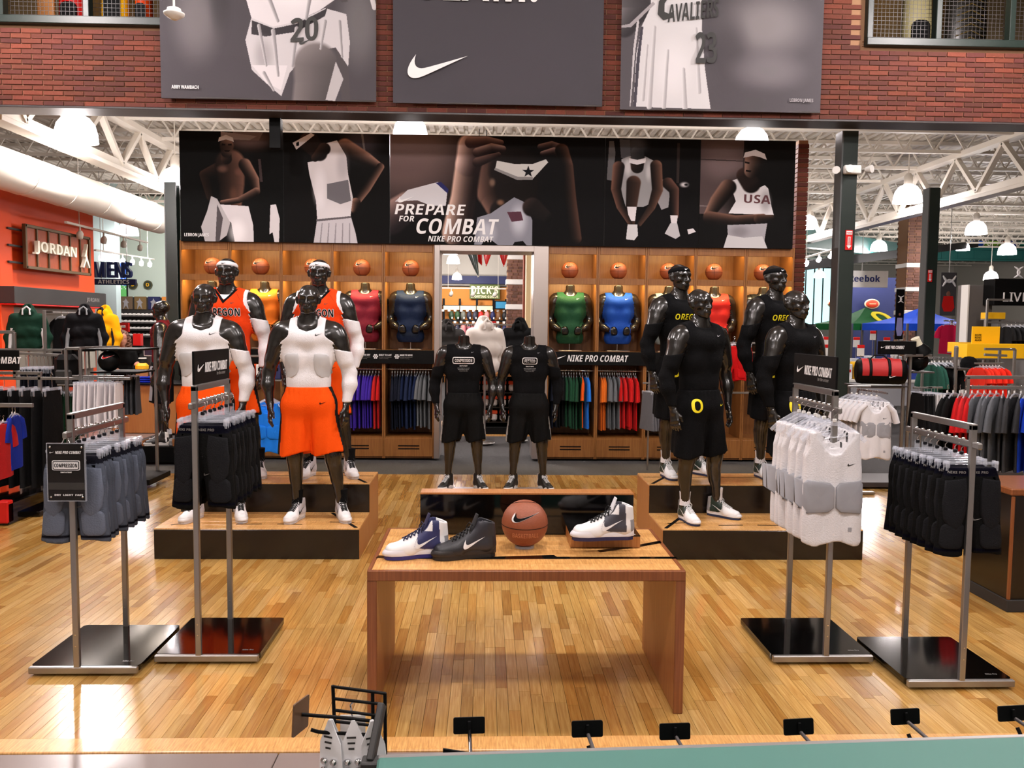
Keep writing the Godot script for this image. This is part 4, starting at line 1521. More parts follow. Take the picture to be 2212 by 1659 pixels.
func table() -> void:
	var t := thing("display_table", "long wooden waterfall display table with black inlaid lines", "table", Vector3(0.2, 0, -4.21))
	var w := 1.486
	var dp := 0.8
	var mb := MB.new()
	for s in [-1.0, 1.0]:
		mb = MB.new()
		mb.box(Vector3(s * (w / 2 - 0.022), 0.325, 0), Vector3(0.04, 0.645, dp - 0.005), 0.002)
		var p := obj("side_panel", mb, M.oak, t)
		mb = MB.new()
		mb.box(Vector3(s * (w / 2 - 0.022), 0.325, dp / 2), Vector3(0.046, 0.65, 0.012), 0.003)
		obj("edge_strip", mb, M.cherry, p)
	mb = MB.new()
	mb.box(Vector3(0, 0.665, 0), Vector3(w - 0.03, 0.048, dp - 0.02))
	var top := obj("tabletop", mb, M.maple, t)
	for q in [[Vector3(0, 0.667, dp / 2), Vector3(w, 0.05, 0.02)], [Vector3(0, 0.667, -dp / 2), Vector3(w, 0.05, 0.02)], [Vector3(-w / 2 + 0.009, 0.667, 0), Vector3(0.022, 0.05, dp - 0.02)], [Vector3(w / 2 - 0.009, 0.667, 0), Vector3(0.022, 0.05, dp - 0.02)]]:
		mb = MB.new()
		mb.box(q[0], q[1], 0.004)
		obj("edge_strip", mb, M.cherry, top)
	# staves of the top
	for k in 9:
		mb = MB.new()
		var z0 := -dp / 2 + 0.012 + k * (dp - 0.024) / 9.0
		mb.box(Vector3(0, 0.6905, z0 + (dp - 0.024) / 18.0), Vector3(w - 0.044, 0.003, (dp - 0.024) / 9.0 - 0.0012), 0.001)
		obj("stave", mb, M.maple_a if k % 2 else M.maple, top)
	var line := func(pts: Array) -> void:
		var q := MB.new()
		q.xf = Transform3D(Basis(Vector3.RIGHT, Vector3.FORWARD, Vector3.UP), Vector3(0, 0.6928, 0))
		var po := PackedVector2Array()
		for v in pts:
			po.append(Vector2(v.x - 0.2, -(v.z + 4.21)))
		q.extr(po, 0.001)
		obj("inlay_line", q, M.black_gloss, top)
	line.call([Vector3(-0.522, 0.69, -4.056), Vector3(-0.436, 0.69, -4.04), Vector3(-0.438, 0.69, -3.999), Vector3(-0.53, 0.69, -4.015)])
	line.call([Vector3(-0.447, 0.69, -4.04), Vector3(0.03, 0.69, -4.033), Vector3(0.344, 0.69, -4.068), Vector3(0.357, 0.69, -4.035), Vector3(0.949, 0.69, -4.037), Vector3(0.95, 0.69, -4.004), Vector3(-0.038, 0.69, -3.993), Vector3(-0.447, 0.69, -3.999)])
	line.call([Vector3(0.817, 0.69, -4.272), Vector3(0.935, 0.69, -4.348), Vector3(0.933, 0.69, -4.301), Vector3(0.808, 0.69, -4.226)])
	line.call([Vector3(0.572, 0.69, -4.154), Vector3(0.817, 0.69, -4.272), Vector3(0.808, 0.69, -4.226), Vector3(0.582, 0.69, -4.12)])
	# raised glossy back panel
	t = thing("back_riser", "glossy black upright panel with a wooden top edge on the table", "display panel", Vector3(0.23, 0.693, -4.5))
	mb = MB.new()
	mb.box(Vector3(0, 0.112, 0), Vector3(1.16, 0.22, 0.07), 0.002)
	obj("gloss_panel", mb, M.black_gloss, t)
	mb = MB.new()
	mb.box(Vector3(0, 0.226, -0.02), Vector3(1.16, 0.012, 0.11), 0.002)
	obj("top_edge", mb, M.oak, t)
	# small plinth
	var c := Vector3(0.611, 0.69, -4.317)
	t = thing("shoe_plinth", "low wooden plinth with a glossy black top, right on the table", "plinth", Vector3(c.x + 0.01, 0.693, c.z - 0.02))
	mb = MB.new()
	mb.box(Vector3(0, 0.03, 0), Vector3(0.36, 0.06, 0.27), 0.003)
	obj("plinth_body", mb, M.oak, t)
	mb = MB.new()
	mb.box(Vector3(0, 0.062, 0), Vector3(0.362, 0.006, 0.272), 0.002)
	obj("gloss_top", mb, M.black_gloss, t)
	mb = MB.new()
	text(mb, "Hyperize", 0.013, T(Vector3(0.12, 0.0655, 0.115), 0, -PI / 2), 0.075, 0, 0.001)
	obj("lettering", mb, M.white_print, t)
	# the big ball
	var ball := make_ball("large orange basketball with a black tick mark, centre of the display table", 0.119, "BASKETBALL")
	var bp := Vector3(0.205, 0.69, -4.214)
	ball.position = Vector3(bp.x, 0.7, bp.z)
	mb = MB.new()
	mb.xf = T(Vector3(bp.x, 0.693, bp.z))
	mb.lathe([Vector2(0.05, 0.0), Vector2(0.05, 0.012), Vector2(0.045, 0.014), Vector2(0.044, 0.002)], 24, true, true)
	tag(obj("ball_stand", mb, M.clear), "small clear ring holding the big basketball on the table", "stand")


func platforms() -> void:
	for s in [-1.0, 1.0]:
		var x0 := -2.555 if s < 0 else 1.4
		var x1 := -0.975 if s < 0 else 3.0
		var t := thing("display_riser", "two-step wooden riser with black fronts under the %s mannequins" % ("orange-shorted" if s < 0 else "black-clad"), "riser", Vector3((x0 + x1) / 2, 0, -6.42), 0, "two-step mannequin risers")
		var w := x1 - x0
		var lev := [[0.24, 0.0, -0.575], [0.487, -0.575, -1.13]]
		for k in 2:
			var q: Array = lev[k]
			var d: float = q[1] - q[2]
			var zc: float = (q[1] + q[2]) / 2
			var mb := MB.new()
			mb.box(Vector3(0, q[0] / 2 - 0.006, zc), Vector3(w - 0.02, q[0] - 0.012, d - 0.004), 0.002)
			obj("step_body", mb, M.oak, t)
			mb = MB.new()
			var lo := 0.0 if k == 0 else 0.24
			mb.box(Vector3(0, (q[0] + lo) / 2 - 0.004, q[1] - 0.001), Vector3(w - 0.004, q[0] - lo - 0.008, 0.012), 0.002)
			obj("black_front", mb, M.brown_black, t)
			for e in [-1.0, 1.0]:
				mb = MB.new()
				mb.box(Vector3(e * (w / 2 - 0.005), q[0] / 2 - 0.004, zc), Vector3(0.012, q[0] - 0.01, d - 0.006), 0.002)
				obj("side_panel", mb, M.oak, t)
			# staves of the tread
			var n := 5
			var tread: MeshInstance3D
			for j in n:
				mb = MB.new()
				mb.box(Vector3(0, q[0] - 0.005, q[1] - d * (j + 0.5) / n), Vector3(w - 0.004, 0.012, d / n - 0.0015), 0.001)
				tread = obj("stave", mb, M.maple_a if j % 2 else M.maple, t)
			mb = MB.new()
			mb.box(Vector3(0, q[0] + 0.0018, q[1] - d * 0.62), Vector3(w - 0.03, 0.0016, 0.012))
			if k == 1:
				obj("inlay_line", mb, M.black, t)
			else:
				for v in [[-0.62, 0.12, 0.7], [-0.1, 0.06, 0.06], [0.22, 0.06, -0.06], [0.62, 0.2, -0.12]]:
					mb = MB.new()
					mb.xf = T(Vector3(v[0] * -s, q[0] + 0.0018, q[1] - 0.11 - v[1] * 0.5), v[2] * -s)
					mb.box(Vector3.ZERO, Vector3(0.2, 0.0016, 0.014))
					obj("inlay_line", mb, M.black, t)
			mb = MB.new()
			mb.xf = T(Vector3(-s * (w / 2 - 0.17), q[0] + 0.0018, zc), -s * 0.5)
			mb.box(Vector3.ZERO, Vector3(0.028, 0.0016, d * 1.02))
			obj("inlay_line", mb, M.black, t)


func body_bones(f: Field, what := "torso arms legs", pose := "") -> Field:
	f.k = 0.045
	if "torso" in what:
		f.cap(Vector3(-0.07, 0.985, 0), Vector3(0.07, 0.985, 0), 0.115, -1, 1.02)
		f.cap(Vector3(-0.055, 1.12, 0.005), Vector3(0.055, 1.12, 0.005), 0.108, -1, 1.08)
		f.cap(Vector3(-0.055, 1.12, 0.0), Vector3(-0.075, 1.32, 0.0), 0.1, 0.116, 1.05)
		f.cap(Vector3(0.055, 1.12, 0.0), Vector3(0.075, 1.32, 0.0), 0.1, 0.116, 1.05)
		f.two(Vector3(-0.115, 1.478, 0.042), Vector3(-0.045, 1.462, 0.056), 0.08, 0.082, 1.1)
		f.two(Vector3(-0.08, 1.32, 0.0), Vector3(-0.13, 1.49, -0.02), 0.11, 0.095)
		f.cap(Vector3(-0.14, 1.5, -0.025), Vector3(0.14, 1.5, -0.025), 0.09)
		var low := pose != "wide"
		f.two(Vector3(-0.02, 1.57 if low else 1.61, -0.03), Vector3(-0.17, 1.53 if low else 1.545, -0.015), 0.045 if low else 0.052, 0.056)
		f.cap(Vector3(0, 1.54, -0.02), Vector3(0, 1.76 if low else 1.69, 0.008), 0.066, 0.06)
	if "arms" in what:
		f.two(Vector3(-0.212, 1.515, -0.01), Vector3(-0.225, 1.475, -0.008), 0.078, 0.076)
		if pose == "bent":
			f.two(Vector3(-0.235, 1.46, -0.01), Vector3(-0.285, 1.22, -0.03), 0.066, 0.046)
			f.two(Vector3(-0.285, 1.22, -0.03), Vector3(-0.22, 1.13, 0.08), 0.046, 0.044)
			f.two(Vector3(-0.22, 1.13, 0.08), Vector3(-0.115, 1.08, 0.19), 0.044, 0.028)
			for i in 4:
				f.two(Vector3(-0.112 + 0.004 * i, 1.105 - i * 0.019, 0.215), Vector3(-0.075 + 0.002 * i, 1.1 - i * 0.018, 0.222), 0.016, 0.014)
			f.two(Vector3(-0.105, 1.11, 0.2), Vector3(-0.085, 1.118, 0.235), 0.014, 0.011)
		else:
			f.two(Vector3(-0.235, 1.465, -0.01), Vector3(-0.318, 1.2, -0.03), 0.068, 0.048)
			f.two(Vector3(-0.258, 1.4, 0.015), Vector3(-0.293, 1.29, 0.01), 0.052, 0.047)
			f.two(Vector3(-0.322, 1.18, -0.03), Vector3(-0.324, 1.1, -0.005), 0.046, 0.047)
			f.two(Vector3(-0.324, 1.1, -0.005), Vector3(-0.3, 0.935, 0.035), 0.046, 0.028)
	if "legs" in what:
		var lg: Array = [[-0.095, -0.115, -0.10], [0.095, 0.19, 0.26]] if pose == "wide" else [[-0.095, -0.15, -0.175], [0.095, 0.15, 0.175]]
		for l in lg:
			f.cap(Vector3(l[0], 0.93, 0), Vector3(l[1], 0.53, 0.012), 0.1, 0.058)
			f.cap(Vector3(l[1], 0.53, 0.014), Vector3(l[1], 0.48, 0.005), 0.056, 0.052)
			f.cap(Vector3(l[1], 0.48, 0.0), Vector3(l[2], 0.08, -0.02), 0.052, 0.034)
			f.cap(Vector3(lerpf(l[1], l[2], 0.2), 0.41, -0.025), Vector3(lerpf(l[1], l[2], 0.4), 0.33, -0.028), 0.05, 0.04)
	return f


func hand_net() -> Array:
	var f := Field.new()
	f.k = 0.012
	for z in [-0.028, -0.01, 0.01, 0.028]:
		f.cap(Vector3(0, 0.0, z * 0.7), Vector3(0, -0.088, z), 0.015, 0.0125)
	var L := [0.06, 0.074, 0.08, 0.072]
	for i in 4:
		var z := -0.029 + i * 0.0195
		var l: float = L[i]
		f.cap(Vector3(0, -0.09, z), Vector3(0.004, -0.09 - l * 0.5, z * 1.15), 0.0098, 0.009)
		f.cap(Vector3(0.004, -0.09 - l * 0.5, z * 1.15), Vector3(0.022, -0.09 - l * 0.95, z * 1.1), 0.009, 0.0072)
	f.cap(Vector3(0.004, -0.025, 0.024), Vector3(0.014, -0.06, 0.05), 0.0135, 0.011)
	f.cap(Vector3(0.014, -0.06, 0.05), Vector3(0.022, -0.098, 0.055), 0.0105, 0.0085)
	f.cap(Vector3(0, 0.03, 0), Vector3(0, -0.02, 0), 0.027, 0.024)
	return nets(f, Vector3(-0.035, -0.19, -0.055), Vector3(0.045, 0.04, 0.075), 0.0042)


func head_field() -> Field:
	var f := Field.new()
	f.k = 0.02
	f.cap(Vector3(0, 1.782, -0.03), Vector3(0, 1.775, 0.012), 0.086, 0.08)
	f.cap(Vector3(0, 1.72, 0.03), Vector3(0, 1.69, 0.04), 0.058, 0.05)
	f.cap(Vector3(0, 1.675, 0.045), Vector3(0, 1.652, 0.068), 0.042, 0.026)
	f.two(Vector3(-0.05, 1.7, 0.0), Vector3(-0.03, 1.658, 0.045), 0.022, 0.022)
	f.two(Vector3(-0.046, 1.728, 0.055), Vector3(-0.05, 1.722, 0.03), 0.022)
	f.cap(Vector3(-0.038, 1.772, 0.076), Vector3(0.038, 1.772, 0.076), 0.016)
	f.cap(Vector3(0, 1.765, 0.088), Vector3(0, 1.718, 0.112), 0.008, 0.012)
	f.two(Vector3(-0.008, 1.712, 0.1), Vector3(-0.012, 1.713, 0.095), 0.0095)
	f.cap(Vector3(-0.018, 1.686, 0.088), Vector3(0.018, 1.686, 0.088), 0.0085)
	f.cap(Vector3(-0.015, 1.674, 0.087), Vector3(0.015, 1.674, 0.087), 0.0085)
	f.two(Vector3(-0.084, 1.728, -0.01), Vector3(-0.087, 1.758, -0.018), 0.014, 0.018, 0.9)
	f.cap(Vector3(0, 1.56, -0.015), Vector3(0, 1.69, 0.0), 0.06, 0.056)
	f.cut = func(p: Vector3, d: float) -> float:
		for s in [-1.0, 1.0]:
			var e := (p - Vector3(s * 0.031, 1.748, 0.108)).length() - 0.022
			var h := maxf(0.012 - absf(d + e), 0.0) / 0.012
			d = maxf(d, -e) + h * h * 0.003
		return maxf(d, 1.6 - p.y)
	return f


func figure_meshes() -> void:
	var hand := hand_net()
	var arms := body_bones(Field.new(), "arms")
	arms.all()
	M.f_arms = arms
	var hn := []
	for s in [-1.0, 1.0]:
		var b := Basis.from_euler(Vector3(-0.22, 0.35 * -s, 0.08 * s))
		if s > 0:
			b = b * Basis.from_scale(Vector3(-1, 1, 1))
		hn.append(hand + [Transform3D(b, Vector3(s * 0.298, 0.925, 0.038))])
	for pose in ["wide", "even"]:
		var f := body_bones(Field.new(), "torso arms legs", pose)
		if pose == "even":
			f.cut = func(p: Vector3, d: float) -> float: return maxf(d, p.y - 1.7 - p.z * 0.35)
		var r := nets(f, Vector3(-0.42, 0.05, -0.17), Vector3(0.42, 1.77, 0.2), 0.0105)
		M["body_" + pose] = net_mesh([r] + hn)
		f.cut = null
		f.all()
		M["f_" + pose] = f
	var hf := head_field()
	M.head = nets(hf, Vector3(-0.12, 1.59, -0.14), Vector3(0.12, 1.9, 0.15), 0.0048)
	hf.all()
	M.f_head = hf
	M.head_mesh = net_mesh([M.head])
	var tf := body_bones(Field.new(), "torso arms", "bent")
	tf.cut = func(p: Vector3, d: float) -> float: return maxf(maxf(d, p.y - 1.7 - p.z * 0.3), 0.93 - p.y)
	M.torso = net_mesh([nets(tf, Vector3(-0.4, 0.9, -0.17), Vector3(0.4, 1.74, 0.3), 0.009)])
	tf.cut = null
	tf.all()
	M.f_torso = tf
	var ba := body_bones(Field.new(), "arms", "bent")
	ba.all()
	M.f_bent = ba
	# garments worn by the figures
	M.g_tank = shirt_net("f_wide", "f_arms", 0.006, "tank", 1.03)
	M.g_jersey = shirt_net("f_wide", "f_arms", 0.013, "jersey", 0.98)
	M.g_under = shirt_net("f_wide", "f_arms", 0.0115, "crew", 1.3)
	M.g_crew = shirt_net("f_wide", "f_arms", 0.007, "crew", 1.0)
	M.g_crew_even = shirt_net("f_even", "f_arms", 0.007, "crew", 1.0)
	M.g_torso = shirt_net("f_torso", "f_bent", 0.007, "crew", 0.9)
	M.g_shorts_wide = shorts_net("wide")
	M.g_shorts_even = shorts_net("even")
	for s in [-1.0, 1.0]:
		var af := Field.new()
		af.k = 0.045
		for i in arms.a.size():
			if arms.a[i].x * s > 0.0:
				af.cap(arms.a[i], arms.b[i], arms.ra[i], arms.rb[i])
		af.cut = func(p: Vector3, d: float) -> float: return maxf(maxf(d - 0.007, p.y - 1.38 + absf(p.x) * 0.2 - 0.05), 0.955 - p.y)
		M["sleeve_left" if s < 0 else "sleeve_right"] = net_mesh([nets(af, Vector3(minf(0, s * 0.42), 0.9, -0.12), Vector3(maxf(0, s * 0.42), 1.42, 0.12), 0.009)])


func shirt_net(body: String, arm: String, off: float, kind: String, hem: float) -> ArrayMesh:
	var src: Field = M[body]
	var armf: Field = M[arm]
	var f := Field.new()
	f.k = src.k
	for i in src.a.size():
		if src.a[i].y > 0.94 or src.b[i].y > 0.94:
			f.cap(src.a[i], src.b[i], src.ra[i], src.rb[i], src.kz[i])
	f.cut = func(p: Vector3, d: float) -> float:
		d -= off
		if kind == "jersey":
			d -= 0.008 * smoothstep(1.35, 1.1, p.y)
		var ax := absf(p.x)
		var rn := Vector2(p.x, p.z - 0.005 + 0.02).length()
		if kind == "tank":
			d = maxf(d, ax - (0.142 + 0.12 * smoothstep(1.5, 1.39, p.y)))
			d = maxf(d, minf(p.y - (1.522 + 0.35 * ax + 7.0 * maxf(ax - 0.07, 0.0)), 0.108 - ax) if p.z > -0.03 else p.y - 1.6)
		elif kind == "jersey":
			d = maxf(d, ax - (0.165 + 0.08 * smoothstep(1.53, 1.36, p.y)))
			d = maxf(d, minf(p.y - (1.535 + 1.15 * ax), 0.12 - ax) if p.z > -0.02 else p.y - 1.62)
		else:
			d = maxf(d, ax - (0.19 + 0.06 * smoothstep(1.53, 1.38, p.y)))
			d = maxf(d, minf(0.1 - rn, p.y - ((1.605 if body == "f_wide" else 1.585) - 0.4 * p.z)))
		if ax > 0.1 and p.y > 1.0:
			d = maxf(d, minf(off + 0.003, (ax - 0.13) * 0.3) - armf.val(p))
		return maxf(maxf(d, hem - p.y), p.y - 1.66)
	var r := nets(f, Vector3(-0.29, hem - 0.02, -0.17), Vector3(0.29, 1.7, 0.2), 0.0095)
	f.all()
	M["f_" + kind + ("_t" if arm == "f_bent" else "_e" if body == "f_even" else "")] = f
	return net_mesh([r])


func shorts_net(pose: String) -> Array:   # plain and with side panels
	var f := Field.new()
	f.k = 0.05
	f.cap(Vector3(-0.06, 1.06, 0.003), Vector3(0.06, 1.06, 0.003), 0.118)
	f.cap(Vector3(-0.075, 0.95, 0.0), Vector3(0.075, 0.95, 0.0), 0.142)
	var hx: Array = [-0.115, 0.165] if pose == "wide" else [-0.15, 0.15]
	var r := 0.13 if pose == "wide" else 0.108
	f.cap(Vector3(-0.09, 0.92, 0), Vector3(hx[0], 0.5, 0.01), 0.125, r)
	f.cap(Vector3(0.09, 0.92, 0), Vector3(hx[1], 0.5, 0.01), 0.125, r)
	f.cut = func(p: Vector3, d: float) -> float:
		var c: float = -0.11 if p.x < (hx[0] + hx[1]) * 0.25 else 0.13
		var a := atan2(p.z, p.x - c)
		var low := smoothstep(1.0, 0.6, p.y)
		d += 0.007 * low * sin(a * 7.0 + p.y * 4.0) + 0.0022 * smoothstep(1.0, 1.05, p.y) * sin(p.x * 160.0)
		return maxf(maxf(d, 0.545 + 0.02 * sin(a * 2.0) - p.y), p.y - 1.082)
	var side := func(v: Vector3) -> Color:
		var out: bool = (v.x > lerpf(0.15, 0.2, smoothstep(1.05, 0.6, v.y)) or v.x < -lerpf(0.15, 0.19, smoothstep(1.05, 0.6, v.y))) and absf(v.z) < 0.06
		return Color(0.012, 0.012, 0.014) if out else Color(0.8, 0.08, 0.006)
	var grey := func(v: Vector3) -> Color:
		var out: bool = absf(v.x) > 0.205 and v.y < 0.82 and v.z < 0.05
		return Color(0.32, 0.31, 0.3) if out else Color(0.004, 0.004, 0.005)
	var q := nets(f, Vector3(-0.32, 0.5, -0.2), Vector3(0.34, 1.1, 0.2), 0.0095, side)
	var c2 := PackedColorArray()
	for v in q[0]:
		c2.append(grey.call(v))
	f.all()
	M["f_shorts_" + pose] = f
	return [net_mesh([q]), net_mesh([[q[0], q[1], q[2], c2]])]


func wrap_print(called: String, f: Field, parent: Node, m: Material, s: String, h: float, x: float, y: float, w: float, off := 0.0015, slant := 0.0, fat := 0.0) -> void:
	var mb := MB.new()
	for o in ([Vector2(fat, 0), Vector2(-fat, 0), Vector2(0, fat), Vector2(0, -fat)] if fat > 0.0 else [Vector2.ZERO]):
		text(mb, s, h, T(Vector3(x + o.x, y + o.y, 0)), w, slant, 0.0, "Droid Sans", true, func(v: Vector3) -> Vector3: return Vector3(v.x, v.y, f.front(v.x, v.y) + off))
	obj(called, mb, m, parent)


func wrap_poly(called: String, f: Field, parent: Node, m: Material, poly: PackedVector2Array, at: Vector2, off := 0.0015, edge := 0.03) -> MeshInstance3D:
	var mb := MB.new()
	var q := PackedVector2Array()
	for v in poly:
		q.append(v + at)
	sub_flat(mb, q, func(v: Vector2) -> Vector3: return Vector3(v.x, v.y, f.front(v.x, v.y) + off), edge)
	return obj(called, mb, m, parent)


func pad(f: Field, parent: Node, m: Material, outline: PackedVector2Array, at: Vector2, thick: float) -> void:
	# a raised cushion following the surface below it
	var mb := MB.new()
	var n := outline.size()
	var rings := []
	for k in 5:
		var s: float = [1.0, 0.99, 0.93, 0.6, 0.02][k]
		var t: float = [0.0, 0.7, 1.0, 1.0, 1.0][k]
		var ring := PackedVector3Array()
		for i in n:
			var v := outline[i] * s + at
			ring.append(Vector3(v.x, v.y, f.front(v.x, v.y) + 0.001 + thick * t))
		rings.append(ring)
	mb.loft(rings, false, true)
	obj("padding", mb, m, parent)


func foot_outline(w := 1.0) -> PackedVector2Array:   # x across, y along the shoe; heel at -0.1, toe at 0.2
	var p := PackedVector2Array()
	for v in [[0.0, -0.1], [0.024, -0.094], [0.037, -0.07], [0.037, -0.02], [0.036, 0.04], [0.046, 0.09], [0.05, 0.125], [0.044, 0.165], [0.028, 0.192], [0.004, 0.2], [-0.024, 0.19], [-0.042, 0.155], [-0.046, 0.11], [-0.038, 0.05], [-0.035, -0.01], [-0.037, -0.06], [-0.026, -0.092]]:
		p.append(Vector2(v[0], v[1]) * w)
	return p


func shoe_kit(key: String, c: Dictionary, cell: float) -> void:
	# upper coloured in panels, sole, midsole, laces and ticks, all in the shoe's own axes (toe to +z)
	var f := Field.new()
	f.k = 0.03
	f.cap(Vector3(0, 0.055, -0.058), Vector3(0, 0.155, -0.05), 0.042, 0.042, 0.9)
	f.cap(Vector3(0, 0.06, -0.04), Vector3(0, 0.05, 0.09), 0.042, 0.04)
	f.cap(Vector3(0, 0.13, -0.03), Vector3(0.0, 0.075, 0.05), 0.036, 0.034)
	f.two(Vector3(-0.012, 0.035, 0.09), Vector3(-0.01, 0.034, 0.158), 0.036, 0.031)
	f.cut = func(p: Vector3, d: float) -> float:
		var top := p.y - (0.158 + clampf((p.z + 0.09) * 0.35, -0.01, 0.035))
		var hole := Vector2(p.x, (p.z + 0.045) * 0.85).length() - 0.034
		return maxf(maxf(maxf(d, 0.02 - p.y), top), minf(-hole, p.y - 0.14) if p.y > 0.1 else -1.0)
	var paint := func(v: Vector3) -> Color:
		if v.z > 0.085 - v.y * 0.35 or v.y < 0.042 + maxf(v.z - 0.02, 0.0) * 0.35:
			return c.toe
		if absf(v.x) < 0.02 and v.z > -0.03 and v.y > 0.06:
			return c.tongue
		var back := v.z + 0.082 - v.y * 0.06
		if back < 0.0 and v.y < 0.1:
			return c.heel
		if back < 0.022 or (v.y > 0.125 and v.z < 0.02 and v.z > -0.02 and v.y < 0.175 and absf(v.x) > 0.028 and c.has("strap")):
			return c.stripe
		return c.side
	M["shoe_" + key] = [net_mesh([nets(f, Vector3(-0.06, 0.0, -0.115), Vector3(0.06, 0.21, 0.215), cell, paint)])]
	f.all()
	var kit: Array = M["shoe_" + key]
	var flat := Transform3D(Basis(Vector3.RIGHT, Vector3.BACK, Vector3.DOWN), Vector3.ZERO)
	var mb := MB.new()
	mb.xf = flat.translated(Vector3(0, 0.01, 0))
	mb.extr(foot_outline(1.0), 0.02)
	kit.append([mb.mesh(), mat(c.sole, 0.5)])
	mb = MB.new()
	var rings := []
	for q in [[0.018, 1.03], [0.024, 1.05], [0.034, 1.04], [0.044, 0.98]]:
		var ring := PackedVector3Array()
		for v in foot_outline(q[1]):
			ring.append(Vector3(v.x, q[0] + (0.012 if v.y < -0.05 and q[0] > 0.03 else 0.0), v.y))
		ring.reverse()
		rings.append(ring)
	mb.loft(rings, true, false)
	kit.append([mb.mesh(), mat(c.mid, 0.45)])
	mb = MB.new()
	mb.tube([Vector3(0, 0.1, 0.035), Vector3(0, 0.15, 0.006), Vector3(0, 0.2, -0.012)], [Vector2(0.026, 0.008), Vector2(0.027, 0.008), Vector2(0.022, 0.005)], 10, Vector3(1, 0, 0))
	kit.append([mb.mesh(), mat(c.tongue_top, 0.7)])
	mb = MB.new()
	var topy := func(x: float, z: float) -> float:
		var y := 0.24
		while y > 0.03 and f.val(Vector3(x, y, z)) > 0.002:
			y -= 0.003
		return y + 0.003
	for i in 6:
		var z := 0.012 + i * 0.017
		for s in [-1.0, 1.0]:
			var pts := []
			for j in 5:
				var u := j / 4.0
				var x: float = lerpf(-0.024, 0.024, u) * s
				var zz := z + u * 0.015
				pts.append(Vector3(x, topy.call(x, zz) + 0.001, zz))
			mb.tube(pts, 0.0032, 5)
	for s in [-1.0, 1.0]:
		var y0: float = topy.call(0.0, 0.015)
		mb.tube([Vector3(0, y0, 0.012), Vector3(0.02 * s, y0 + 0.008, 0.02), Vector3(0.034 * s, y0 - 0.012, 0.03), Vector3(0.03 * s, y0 - 0.03, 0.03)], 0.0028, 5)
	kit.append([mb.mesh(), mat(c.lace, 0.8)])
	for s in [-1.0, 1.0]:
		mb = MB.new()
		var pol := PackedVector2Array()
		for v in swoosh_poly(0.104):
			pol.append(Vector2(0.012 - v.x, 0.075 + v.y * 1.1 + v.x * 0.12))
		sub_flat(mb, pol, func(v: Vector2) -> Vector3:
			var x := 0.07
			while x > 0.0 and f.val(Vector3(x * s, v.y, v.x)) > 0.0008:
				x -= 0.001
			return Vector3((x + 0.0012) * s, v.y, v.x), 0.015)
		kit.append([mb.mesh(), mat(c.tick, 0.5)])


func shoe_into(key: String, parent: Node, xf: Transform3D, called := "shoe") -> MeshInstance3D:
	var kit: Array = M["shoe_" + key]
	var up := part(called, kit[0], M.shoe_skin, parent, xf)
	var nm := ["outsole", "midsole", "tongue", "laces", "tick_mark", "tick_mark"]
	for i in 6:
		part(nm[i], kit[i + 1][0], kit[i + 1][1], up)
	return up


func sock(parent: Node, p: Vector3, m: Material, top: float) -> void:
	var mb := MB.new()
	mb.tube([p + Vector3(0, 0.13, 0.0), p + Vector3(0, (0.13 + top) / 2, 0.0), p + Vector3(0, top, 0.0)], [0.045, 0.042, 0.046], 16)
	obj("sock", mb, m, parent)


